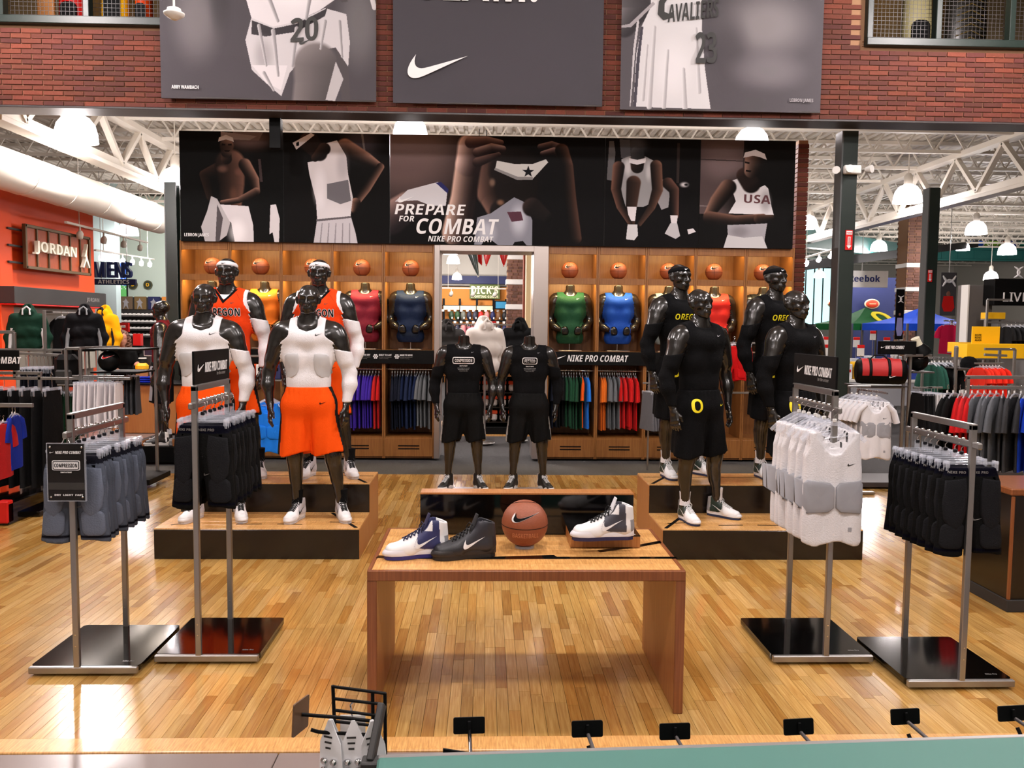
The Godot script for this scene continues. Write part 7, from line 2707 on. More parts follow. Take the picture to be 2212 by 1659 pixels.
	bars(mb, [Vector3(-1.0, 1.33, 0.0), Vector3(0.3, 1.33, 0), Vector3(0.28, 0.05, 0), Vector3(0.28, 1.33, 0), Vector3(-1.0, 1.28, 0), Vector3(0.55, 1.28, 0), Vector3(-1.0, 0.05, 0), Vector3(-1.0, 1.33, 0), Vector3(-1.0, 1.72, 0.0), Vector3(0.05, 1.72, 0), Vector3(0.05, 1.28, 0), Vector3(0.05, 1.72, 0)])
	obj("frame", mb, M.steel, t)
	mb = MB.new()
	mb.box(Vector3(-0.35, 0.03, 0), Vector3(1.5, 0.05, 0.6), 0.008)
	obj("base_plate", mb, M.black_gloss, t)
	shirt_run("black trousers", Color(0.022, 0.022, 0.025), 12, Vector3(-5.45, 1.25, -8.1), Vector3(-4.1, 1.25, -8.1), PI / 2 - 1.57, "the left edge rack", 1.0, 1.75)
	shirt_run("royal blue shirt", Color(0.05, 0.13, 0.5), 2, Vector3(-3.708, 1.124, -6.6), Vector3(-3.665, 1.124, -6.6), 0.1, "the nearest left rack", 0.6, 0.95)
	shirt_run("red shirt", Color(0.62, 0.05, 0.06), 3, Vector3(-3.728, 1.085, -6.4), Vector3(-3.639, 1.085, -6.4), 0.1, "the nearest left rack", 0.6, 0.95)
	t = thing("side_rack", "silver rail of the nearest left rack, mostly outside the picture", "clothes rack", Vector3(-3.765, 0, -6.5))
	mb = MB.new()
	bars(mb, [Vector3(-0.5, 1.18, 0), Vector3(0.28, 1.18, 0), Vector3(-0.4, 0.03, 0), Vector3(-0.4, 1.18, 0)])
	obj("frame", mb, M.steel, t)
	t = quick("rack_sign", "black sign panel lettered in white at the left edge", "sign", Vector3(-4.499, 1.461, -7.9), [["panel", M.black, [Vector3(-0.1, 0, 0), Vector3(0.5, 0.19, 0.02)]]])
	letters("lettering", "PRO COMBAT", 0.06, T(Vector3(-0.04, 0.0, 0.012)), M.white_print, t, 0.42, 0.15)
	shirt_run("dark navy trousers", Color(0.03, 0.035, 0.07), 9, Vector3(-5.231, 1.363, -9.6), Vector3(-4.86, 1.366, -9.6), 0.0, "the rear left rack", 1.0, 1.6)
	t = thing("wide_rack", "silver rail carrying dark navy trousers behind the left sign", "clothes rack", Vector3(-5.19, 0, -9.6))
	mb = MB.new()
	bars(mb, [Vector3(-0.6, 1.5, 0), Vector3(0.45, 1.5, 0), Vector3(0.4, 0.03, 0), Vector3(0.4, 1.5, 0), Vector3(-0.1, 1.46, 0), Vector3(0.45, 1.44, 0), Vector3(-0.6, 0.03, 0), Vector3(-0.6, 1.5, 0), Vector3(0.2, 1.44, 0), Vector3(0.2, 1.95, 0)])
	obj("frame", mb, M.steel, t)
	var L := Vector3(-4.314, 0, -9.2)
	t = thing("cube_fixture", "tall silver frame fixture with black shelves and white shorts", "display fixture", L)
	var cf := t
	mb = MB.new()
	var tp := 1.539
	bars(mb, [Vector3(-0.15, 0.03, 0.2), Vector3(-0.15, tp, 0.2), Vector3(0.0, 0.6, 0.2), Vector3(0.0, tp, 0.2), Vector3(-0.15, tp, 0.2), Vector3(0.0, tp, 0.2), Vector3(-0.15, tp, 0.2), Vector3(0.1, tp, -0.5), Vector3(0.55, 0.03, -0.4), Vector3(0.55, tp, -0.4), Vector3(-0.15, 1.22, 0.2), Vector3(0.5, 1.22, 0.15)])
	obj("frame", mb, M.steel, t)
	mb = MB.new()
	mb.box(Vector3(0.3, tp - 0.01, -0.15), Vector3(0.56, 0.02, 0.6), 0.004)
	mb.box(Vector3(0.3, tp - 0.26, -0.15), Vector3(0.5, 0.02, 0.5), 0.004)
	mb.box(Vector3(0.3, 0.1, -0.1), Vector3(0.8, 0.06, 0.6), 0.004)
	obj("shelf", mb, M.black, t)
	var b2 := dup(get_node("basketball"), "black ball with a red mark on the silver frame fixture", L + Vector3(0.22, tp - 0.25, 0.02), 0.3)
	b2.scale = Vector3.ONE * 0.95
	(b2.get_child(0) as MeshInstance3D).material_override = M.black
	(b2.get_child(b2.get_child_count() - 1) as MeshInstance3D).material_override = M.red
	quick("backpack", "black backpack on the dark rack shelf, left of the silver frame", "bag", Vector3(-4.65, 1.284, -9.4), [["pack", M.black, [Vector3(0, 0, 0), Vector3(0.26, 0.36, 0.18), 0.06]], ["pocket", M.charcoal, [Vector3(0, -0.07, 0.09), Vector3(0.18, 0.16, 0.04), 0.02]], ["strap", M.black, [Vector3(0, 0.2, 0), Vector3(0.1, 0.06, 0.03), 0.01]]])
	shirt_run("white shorts", Color(0.85, 0.83, 0.84), 9, Vector3(L.x - 0.05, 1.221, -9.0), Vector3(L.x + 0.42, 1.221, -9.0), 0.0, "the silver frame fixture", 0.85, 1.05, cf)
	shirt_run("slate grey shorts", Color(0.22, 0.23, 0.25), 4, Vector3(-4.106, 1.246, -9.6), Vector3(-3.95, 1.247, -9.6), 0.15, "the far arm of the silver frame", 0.85, 0.95, cf)
	shirt_run("green shorts", Color(0.04, 0.17, 0.09), 3, Vector3(-4.676, 1.095, -9.3), Vector3(-4.51, 1.096, -9.3), 0.1, "the lower arm by the backpack", 0.85, 1.3, cf)
	t = thing("black_gondola", "low black gondola base with a red block at the left edge", "display fixture", Vector3(-4.304, 0, -7.575))
	mb = MB.new()
	mb.box(Vector3(-0.45, 0.1, -0.35), Vector3(1.0, 0.2, 0.9), 0.01)
	obj("base", mb, M.black_gloss, t)
	mb = MB.new()
	mb.box(Vector3(0.0, 0.12, 0.06), Vector3(0.1, 0.2, 0.1), 0.01)
	obj("red_block", mb, M.red, t)
	# blue tank tops and shelf goods behind the left mannequins
	for k in 3:
		var o := dup(get_node("padded_tank_top"), "bright blue tank top facing the aisle, %s from the front" % nth(k), Vector3(-2.663, 0.85, -10.2 - k * 0.08), 0.05, "bright blue tank tops before the lockers")
		o.name = numbered("hung_tank_top")
		for c in o.get_children():
			(c as MeshInstance3D).material_override = M.clear if c.name.begins_with("hanger") else M.white_print if c.name.begins_with("tick") else cloth(Color(0.1, 0.45, 0.85))
	t = thing("arm_rack", "silver arm rack with shelf before the left lockers", "clothes rack", Vector3(-2.704, 0, -10.35))
	mb = MB.new()
	bars(mb, [Vector3(-0.35, 1.12, -0.1), Vector3(0.35, 1.12, -0.1), Vector3(-0.35, 1.42, -0.1), Vector3(0.35, 1.42, -0.1), Vector3(-0.33, 0.02, -0.1), Vector3(-0.33, 1.42, -0.1), Vector3(0.33, 0.02, -0.1), Vector3(0.33, 1.42, -0.1), Vector3(0, 1.08, -0.1), Vector3(0, 1.08, 0.25)], 0.025)
	mb.box(Vector3(0, 1.12, -0.2), Vector3(0.7, 0.02, 0.3), 0.003)
	obj("frame", mb, M.steel, t)
	for k in 4:
		quick("goods_box", "%s goods box on the silver arm rack's shelf" % ["orange", "white", "navy", "red"][k], "box", Vector3(-2.704 - 0.24 + k * 0.16, 1.135, -10.5), [["box", [M.orange_wall, M.white, M.navy, M.red][k], [Vector3(0, 0.09, 0), Vector3(0.14, 0.18, 0.16), 0.006]], ["label_strip", M.black, [Vector3(0, 0.12, 0.081), Vector3(0.09, 0.04, 0.004)]]])


func clerk() -> void:
	var p := Vector3(-6.409, 0, -14.9)
	var t := thing("person", "person with curly auburn hair in a dark top, reaching over the checkout", "person", p, 0.5)
	var f := Field.new()
	f.k = 0.05
	f.cap(Vector3(0, 1.52, 0), Vector3(0, 1.56, 0.02), 0.09, 0.085)
	f.cap(Vector3(0, 1.46, 0.05), Vector3(0, 1.43, 0.06), 0.05, 0.03)
	f.cap(Vector3(0, 1.3, 0), Vector3(0, 1.44, 0), 0.05)
	f.two(Vector3(0, 1.3, 0), Vector3(-0.15, 1.27, 0), 0.06, 0.07)
	f.cap(Vector3(-0.07, 1.15, 0), Vector3(0.07, 1.15, 0), 0.13, -1, 1.2)
	f.cap(Vector3(-0.06, 0.95, 0), Vector3(0.06, 0.95, 0), 0.12)
	f.two(Vector3(-0.09, 0.88, 0), Vector3(-0.1, 0.08, 0), 0.1, 0.05)
	f.two(Vector3(-0.1, 0.04, 0), Vector3(-0.11, 0.04, 0.14), 0.04)
	f.cap(Vector3(-0.18, 1.26, 0), Vector3(-0.24, 1.02, 0.0), 0.055, 0.042)
	f.cap(Vector3(-0.24, 1.02, 0), Vector3(-0.1, 0.99, 0.24), 0.042, 0.03)
	f.cap(Vector3(0.18, 1.26, 0), Vector3(0.24, 1.06, 0.1), 0.055, 0.042)
	f.cap(Vector3(0.24, 1.06, 0.1), Vector3(0.2, 1.1, 0.36), 0.04, 0.028)
	f.cap(Vector3(0.2, 1.1, 0.36), Vector3(0.19, 1.09, 0.43), 0.03, 0.024)
	for i in 4:
		f.cap(Vector3(0.17 + i * 0.017, 1.092, 0.44), Vector3(0.168 + i * 0.018, 1.075, 0.5 - absf(i - 1.5) * 0.008), 0.009, 0.007)
	f.cap(Vector3(0.17, 1.1, 0.4), Vector3(0.145, 1.09, 0.45), 0.01, 0.008)
	var skin := lin(Color(0.78, 0.56, 0.47))
	var dark := lin(Color(0.05, 0.05, 0.06))
	part("body", net_mesh([nets(f, Vector3(-0.33, -0.02, -0.2), Vector3(0.33, 1.7, 0.54), 0.0135, func(v: Vector3) -> Color: return skin if v.y > 1.36 or v.z > 0.16 and v.y > 0.9 else dark)]), M.dyed, t)
	var h := Field.new()
	h.k = 0.03
	h.cap(Vector3(0, 1.56, -0.03), Vector3(0, 1.45, -0.06), 0.125, 0.12)
	h.two(Vector3(-0.09, 1.5, -0.02), Vector3(-0.1, 1.38, -0.02), 0.06, 0.06)
	h.cut = func(v: Vector3, d: float) -> float: return maxf(d + 0.014 * sin(v.x * 70.0 + sin(v.y * 60.0) * 2.0) * sin(v.y * 64.0 + v.z * 50.0), 0.085 - (v - Vector3(0, 1.5, 0.1)).length())
	part("curly_hair", net_mesh([nets(h, Vector3(-0.2, 1.28, -0.22), Vector3(0.2, 1.72, 0.14), 0.011)]), mat(Color(0.36, 0.2, 0.11), 0.6), t)
	var mb := MB.new()
	for s in [-1.0, 1.0]:
		mb.ball(Vector3(s * 0.033, 1.535, 0.088), Vector3(0.012, 0.008, 0.008), 8)
	obj("eyes", mb, M.black, t)


func brick_pier(n: int, label: String, x: float, z: float, w: float, top: float, bands: Array) -> void:
	var mb := MB.new()
	mb.box(Vector3(x, top / 2, z), Vector3(w, top, w))
	var o := struct("wall_pier_%d" % n, mb, M.mortar, label)
	var st := MB.new()
	var y := 0.02
	var r := 0
	while y < top:
		for k in 6:
			st.col = lin(Color(0.5, 0.36, 0.32).darkened(rng.randf() * 0.3))
			var bw := w / 3.0
			st.box(Vector3(x - w / 2 + bw * (k % 3 + 0.5) + (bw * 0.12 if r % 2 else -bw * 0.12), y + 0.035, z + (w / 2 if k < 3 else -w / 2)), Vector3(bw * 0.96 - 0.012, 0.066, 0.03))
		y += 0.078
		r += 1
	tag(obj("bricks", st, M.brick, o), "", "", "", "stuff")
	for b in bands:
		mb = MB.new()
		mb.box(Vector3(x, b, z), Vector3(w + 0.06, 0.13, w + 0.06), 0.01)
		obj("stone_band", mb, M.white, o)


func kayak(label: String, c: Color, p: Vector3, len: float, w: float, tilt: float) -> void:
	var t := thing("kayak", label, "kayak", p, 0.0, "kayaks hanging bow down")
	var rings := []
	for q in [[0.0, 0.02], [0.06, 0.16], [0.2, 0.42], [0.4, 0.72], [0.6, 0.92], [0.8, 1.0], [1.0, 0.95]]:
		var ring := PackedVector3Array()
		for j in 16:
			var a := TAU * j / 16
			ring.append(Vector3(sin(a) * w * 0.5 * q[1], q[0] * len, cos(a) * w * 0.32 * q[1] * (1.35 if cos(a) > 0.0 else 0.6) + 0.05))
		rings.append(ring)
	var mb := MB.new()
	mb.xf = T(Vector3.ZERO, 0.2, -0.25, tilt)
	mb.loft(rings)
	obj("hull", mb, mat(c, 0.25), t)
	mb = MB.new()
	mb.xf = T(Vector3.ZERO, 0.2, -0.25, tilt)
	mb.tube([Vector3(-w * 0.02, 0.02, 0.05), Vector3(-w * 0.36, len * 0.4, 0.05), Vector3(-w * 0.48, len, 0.05)], 0.012, 6)
	mb.tube([Vector3(w * 0.02, 0.02, 0.05), Vector3(w * 0.36, len * 0.4, 0.05), Vector3(w * 0.48, len, 0.05)], 0.012, 6)
	obj("gunwale", mb, M.white, t)
	mb = MB.new()
	mb.tube([Vector3(0, len, 0), Vector3(0, 5.89 - p.y, 0)], 0.01, 6)
	obj("hanging_line", mb, M.charcoal, t)


func backdrop_middle() -> void:
	var z := -27.0
	var x0 := -2.246
	var x1 := 2.229
	var mb := MB.new()
	mb.box(Vector3((x0 + x1) / 2, 1.5, z - 0.1), Vector3(x1 - x0, 3.1, 0.2))
	struct("wall_gold", mb, M.gold, "golden brown wall far behind the doorway")
	mb = MB.new()
	mb.box(Vector3((x0 + x1) / 2, 3.273, z), Vector3(x1 - x0, 3.391 - 3.14, 0.3))
	struct("trim_4", mb, M.navy, "navy band along the top of the golden wall")
	mb = MB.new()
	mb.box(Vector3((x0 + x1) / 2, 4.5, z - 0.3), Vector3(x1 - x0, 2.8, 0.2))
	struct("wall_upper_back", mb, M.back_wall)
	var sp := Vector3(-0.06, 2.899, -26.8)
	var t := quick("store_sign", "olive green store sign with cream lettering, seen through the doorway", "sign", sp, [["panel", mat(Color(0.32, 0.38, 0.15), 0.6), [Vector3.ZERO, Vector3(0.97, 0.46, 0.06)]]])
	var cr := mat(Color(0.95, 0.92, 0.75), 0.5)
	letters("lettering", "DICK'S", 0.24, T(Vector3(0, 0.05, 0.035)), cr, t, 0.86, 0, 0.02)
	letters("lettering", "SPORTING GOODS", 0.07, T(Vector3(0, -0.16, 0.035)), cr, t, 0.86, 0, 0.02)
	# bag wall
	var ys := 2.561
	t = thing("shelf_wall", "black-posted shelf wall of bags far behind the doorway", "shelf unit", Vector3(-0.449, 0, -26.6))
	mb = MB.new()
	var ox := -0.449
	for px in [-1.356, -0.844, -0.302, 0.225, 0.622]:
		mb.box(Vector3(px - ox, (ys + 0.1) / 2, 0), Vector3(0.07, ys + 0.1, 0.1))
	mb.box(Vector3(0, ys - 0.12, 0), Vector3(2.1, 0.03, 0.05))
	obj("post", mb, M.black, t)
	for k in 2:
		mb = MB.new()
		mb.box(Vector3(0.05, 1.831 + 0.13 - k * 0.42, 0.1), Vector3(2.2, 0.06, 0.4))
		obj("shelf", mb, M.black, t)
	for k in 3:
		mb = MB.new()
		mb.box(Vector3(lerpf(-1.109, -0.056, k / 2.0) - ox, 2.371, 0.08), Vector3(0.5, 0.13, 0.03))
		obj("header_strip", mb, mat(Color(0.95, 0.86, 0.68), 0.5), t)
	mb = MB.new()
	for k in 11:
		mb.box(Vector3(lerpf(-0.92, 1.0, k / 10.0), 2.284, 0.2), Vector3(0.08, 0.07, 0.01))
		mb.box(Vector3(lerpf(-0.92, 1.0, k / 10.0), 1.919, 0.32), Vector3(0.08, 0.07, 0.01))
	obj("price_tags", mb, M.white, t)
	var bc := [Color(0.1, 0.2, 0.1), Color(0.12, 0.25, 0.12), Color(0.35, 0.36, 0.32), Color(0.1, 0.12, 0.2), Color(0.15, 0.16, 0.22), Color(0.75, 0.1, 0.08), Color(0.85, 0.5, 0.48), Color(0.08, 0.1, 0.3), Color(0.45, 0.3, 0.18), Color(0.06, 0.07, 0.08)]
	for k in 20:
		var c: Color = bc[k % 10]
		var row := k / 10
		t = thing("sports_bag", "%s rounded bag from the left in the %s row of the far shelf wall" % [nth(k % 10), "upper" if row == 0 else "lower"], "bag", Vector3(lerpf(-1.103, 0.576, (k % 10) / 9.0), 2.02 - row * 0.42, -26.35), 0.0, "bags on the far shelf wall")
		mb = MB.new()
		mb.ball(Vector3(0, 0.1, 0), Vector3(0.085, 0.15, 0.08), 12)
		obj("bag_body", mb, mat(c if row == 0 else bc[(k * 3) % 10], 0.6), t)
		mb = MB.new()
		mb.box(Vector3(0.03, 0.03, 0.08), Vector3(0.04, 0.06, 0.01))
		obj("swing_tag", mb, M.white, t)
	t = quick("wall_screen", "flat screen with a blue picture at the right of the far shelf wall", "screen", Vector3(0.424, 2.465, -26.3), [["housing", M.black, [Vector3.ZERO, Vector3(0.42, 0.27, 0.06), 0.01]], ["screen", glow(Color(0.12, 0.42, 0.55), 0.8), [Vector3(0.03, 0, 0.035), Vector3(0.33, 0.21, 0.008)]]])
	brick_pier(2, "brick pier with pale stone bands seen through the doorway", 0.708, -21.0, 0.4, 5.7, [3.524, 2.908, 2.29, 1.681])
	mb = MB.new()
	mb.box(Vector3(0.871, 2.2, -15.1), Vector3(0.13, 4.4, 0.5), 0.01)
	mb.box(Vector3(0.916, 2.0, -18.1), Vector3(0.14, 4.0, 0.5), 0.01)
	struct("wall_cream", mb, M.cream, "cream wall edge at the right of the doorway")
	mb = MB.new()
	mb.box(Vector3(0.895, 2.6, -19.6), Vector3(0.09, 5.2, 0.3), 0.01)
	struct("wall_red_pier", mb, mat(Color(0.48, 0.22, 0.13), 0.8), "narrow red-brown pier beside the banded brick pier")
	kayak("red kayak bow hanging left among the kayaks over the doorway view", Color(0.75, 0.06, 0.04), Vector3(-0.114, 3.09, -18), 0.8, 0.36, 0.35)
	kayak("red kayak bow hanging second from the left with white rim", Color(0.8, 0.07, 0.04), Vector3(-0.024, 3.051, -17.7), 0.9, 0.3, -0.12)
	kayak("red kayak bow hanging nearest the banded brick pier", Color(0.72, 0.06, 0.05), Vector3(0.353, 3.066, -18), 0.8, 0.3, -0.03)
	kayak("grey-green kayak bow hanging left of the red ones", Color(0.2, 0.25, 0.24), Vector3(-0.176, 2.796, -17.5), 1.2, 0.26, 0.22)
	track_rail("thin white track rail before the olive store sign", Vector3(-1.324, 2.879, -24), Vector3(0.555, 2.873, -24), 3, 1.5)
	# goods in front of it
	hoodie("charcoal hooded sweatshirt behind the left headless mannequin", Color(0.17, 0.165, 0.16), Vector3(-0.607, 1.184, -13.2), 0.3, Color(0.2, 0.19, 0.19), 0.92)
	hoodie("white hooded sweatshirt between the two headless mannequins", Color(0.86, 0.83, 0.8), Vector3(-0.02, 1.132, -12.9), 0.5, Color(0.8, 0.77, 0.74), 1.05)
	hoodie("black hooded sweatshirt behind the right headless mannequin", Color(0.03, 0.03, 0.035), Vector3(0.522, 1.194, -13.2), -0.3, Color(0.05, 0.05, 0.05), 0.95)
	t = quick("white_box_sign", "white box sign with grey face over the white hooded sweatshirt", "sign", Vector3(-0.071, 1.796, -17), [["case", M.white, [Vector3.ZERO, Vector3(0.31, 0.17, 0.1), 0.01]], ["face", M.silver, [Vector3(0, 0, 0.052), Vector3(0.18, 0.09, 0.006)]], ["stem", M.steel, [Vector3(0, -0.95, 0), Vector3(0.04, 1.75, 0.04)]]])
	quick("white_column_box", "white upright box at the left of the doorway view", "box", Vector3(-0.916, 1.807, -17), [["case", M.white, [Vector3.ZERO, Vector3(0.1, 0.15, 0.1), 0.01]], ["stem", M.steel, [Vector3(0, -0.95, 0), Vector3(0.04, 1.75, 0.04)]]])
	quick("red_price_sign", "red-topped white price sign near the brick pier", "sign", Vector3(0.154, 1.866, -18), [["card", M.white, [Vector3(0, -0.04, 0), Vector3(0.11, 0.1, 0.02)]], ["red_top", M.red, [Vector3(0, 0.03, 0.002), Vector3(0.11, 0.04, 0.022)]], ["stem", M.steel, [Vector3(0, -0.95, 0), Vector3(0.02, 1.75, 0.02)]]])
	shirt_run("pink shirt", Color(0.85, 0.5, 0.56), 5, Vector3(-0.421, 1.848, -16), Vector3(-0.217, 1.85, -16), 0.1, "the rail behind the white hoodie", 0.75, 0.8)
	shirt_run("purple shirt", Color(0.4, 0.2, 0.42), 4, Vector3(0.102, 1.8, -16), Vector3(0.226, 1.801, -16), 0.1, "the rail behind the white hoodie", 0.7, 0.8)
	shirt_run("mint green shirt", Color(0.25, 0.65, 0.42), 4, Vector3(0.262, 1.766, -16), Vector3(0.404, 1.767, -16), 0.1, "the rail behind the white hoodie", 0.7, 0.8)
	shirt_run("white shirt", Color(0.82, 0.83, 0.83), 4, Vector3(-0.783, 1.809, -16), Vector3(-0.447, 1.812, -16), 0.1, "the rail behind the white hoodie", 0.7, 0.8)
	t = thing("long_rack", "silver rail of coloured shirts behind the white hooded sweatshirt", "clothes rack", Vector3(-0.182, 0, -16.0))
	mb = MB.new()
	var ry := 1.841
	bars(mb, [Vector3(-0.75, ry, 0), Vector3(0.75, ry, 0), Vector3(-0.72, 0, 0), Vector3(-0.72, ry, 0), Vector3(0.72, 0, 0), Vector3(0.72, ry, 0)])
	obj("frame", mb, M.steel, t)
	# sock wall under the doorway view
	var wx := 0.07
	var w := 1.5
	t = thing("sock_gondola", "dark shelf unit of orange-topped sock packs seen between the headless mannequins", "shelf unit", Vector3(wx, 0, -14.2))
	mb = MB.new()
	mb.box(Vector3(0, 0.65, -0.25), Vector3(w, 1.3, 0.04))
	mb.box(Vector3(0, 0.06, 0), Vector3(w, 0.12, 0.5), 0.006)
	for s in [-1.0, 1.0]:
		mb.box(Vector3(s * (w / 2 - 0.01), 0.5, 0), Vector3(0.03, 1.0, 0.5))
	obj("carcass", mb, M.black, t)
	mb = MB.new()
	mb.box(Vector3(0, 1.0, 0.02), Vector3(w + 0.1, 0.05, 0.56), 0.006)
	obj("wooden_top", mb, M.oak, t)
	for k in 3:
		mb = MB.new()
		mb.box(Vector3(0, 0.2 + k * 0.25, 0.05), Vector3(w - 0.04, 0.02, 0.4))
		obj("shelf", mb, M.brown_black, t)
	for k in 3:
		for i in 10:
			t = quick("sock_pack", "%s white sock pack from the left on the %s shelf of the sock unit" % [nth(i), ["lowest", "middle", "top"][k]], "socks", Vector3(wx - w / 2 + 0.09 + i * (w - 0.18) / 9.0, 0.215 + k * 0.25, -14.05), [["socks", M.white, [Vector3(0, 0.065, 0), Vector3(0.1, 0.12, 0.08), 0.025]], ["orange_band", M.orange_wall, [Vector3(0, 0.15, 0), Vector3(0.11, 0.06, 0.085), 0.01]]], 0.0, "sock packs on the dark shelf unit")


func tent(label: String, c: Color, cx: float, z: float, eave: float, peak: float, w: float, logo: bool) -> void:
	var t := thing("canopy_tent", label, "tent", Vector3(cx, 0, z), 0.12, "pop-up canopy tents")
	var m := cloth(c, 0.6)
	var mb := MB.new()
	var h := w / 2
	for i in 4:
		var a := [Vector3(-h, eave, h), Vector3(h, eave, h), Vector3(h, eave, -h), Vector3(-h, eave, -h)]
		var p: Vector3 = a[i]
		var q: Vector3 = a[(i + 1) % 4]
		var n := 8
		for k in n:
			var f0 := float(k) / n
			var f1 := float(k + 1) / n
			var top := Vector3(0, peak, 0)
			var sag := func(f: float) -> Vector3: return Vector3(0, -0.06 * sin(f * PI), 0)
			mb.face([p.lerp(top, f0) + sag.call(f0), q.lerp(top, f0) + sag.call(f0), q.lerp(top, f1) + sag.call(f1), p.lerp(top, f1) + sag.call(f1)], (p + q) * 0.5 * Vector3(1, 0, 1) + Vector3.UP)
		mb.face([p, q, q + Vector3(0, -0.16, 0), p + Vector3(0, -0.16, 0)], (p + q) * 0.5 * Vector3(1, 0, 1))
	obj("canopy", mb, m, t)
	mb = MB.new()
	for s in [Vector3(-h, 0, h), Vector3(h, 0, h), Vector3(h, 0, -h), Vector3(-h, 0, -h)]:
		mb.box(s * 0.98 + Vector3(0, eave / 2, 0), Vector3(0.04, eave, 0.04))
	obj("leg", mb, M.steel, t)
	if logo:
		mb = MB.new()
		var sl := atan2(h, peak - eave)
		text(mb, "O", 0.42, T(Vector3(0.12, lerpf(eave, peak, 0.42) - 0.02, h * 0.58 + 0.05), 0, -sl * 0.98, 0, Vector3(1.25, 1.5, 1)), 0, 0, 0.02)
		obj("lettering", mb, M.yellow_print, t)


func ua_mark(parent: Node, s: float, xf: Transform3D) -> void:
	# two interlocking curved arcs
	var mb := MB.new()
	for k in [1.0, -1.0]:
		var p := []
		for i in 11:
			var u := i / 10.0 - 0.5
			p.append(xf * Vector3(u * s * 1.1, k * s * (0.45 - 2.2 * (0.25 - u * u)) , 0.01))
		mb.tube(p, [0.05 * s, 0.09 * s, 0.1 * s, 0.1 * s, 0.09 * s, 0.085 * s, 0.09 * s, 0.1 * s, 0.1 * s, 0.09 * s, 0.05 * s], 8)
	obj("arc_emblem", mb, M.white_print, parent)


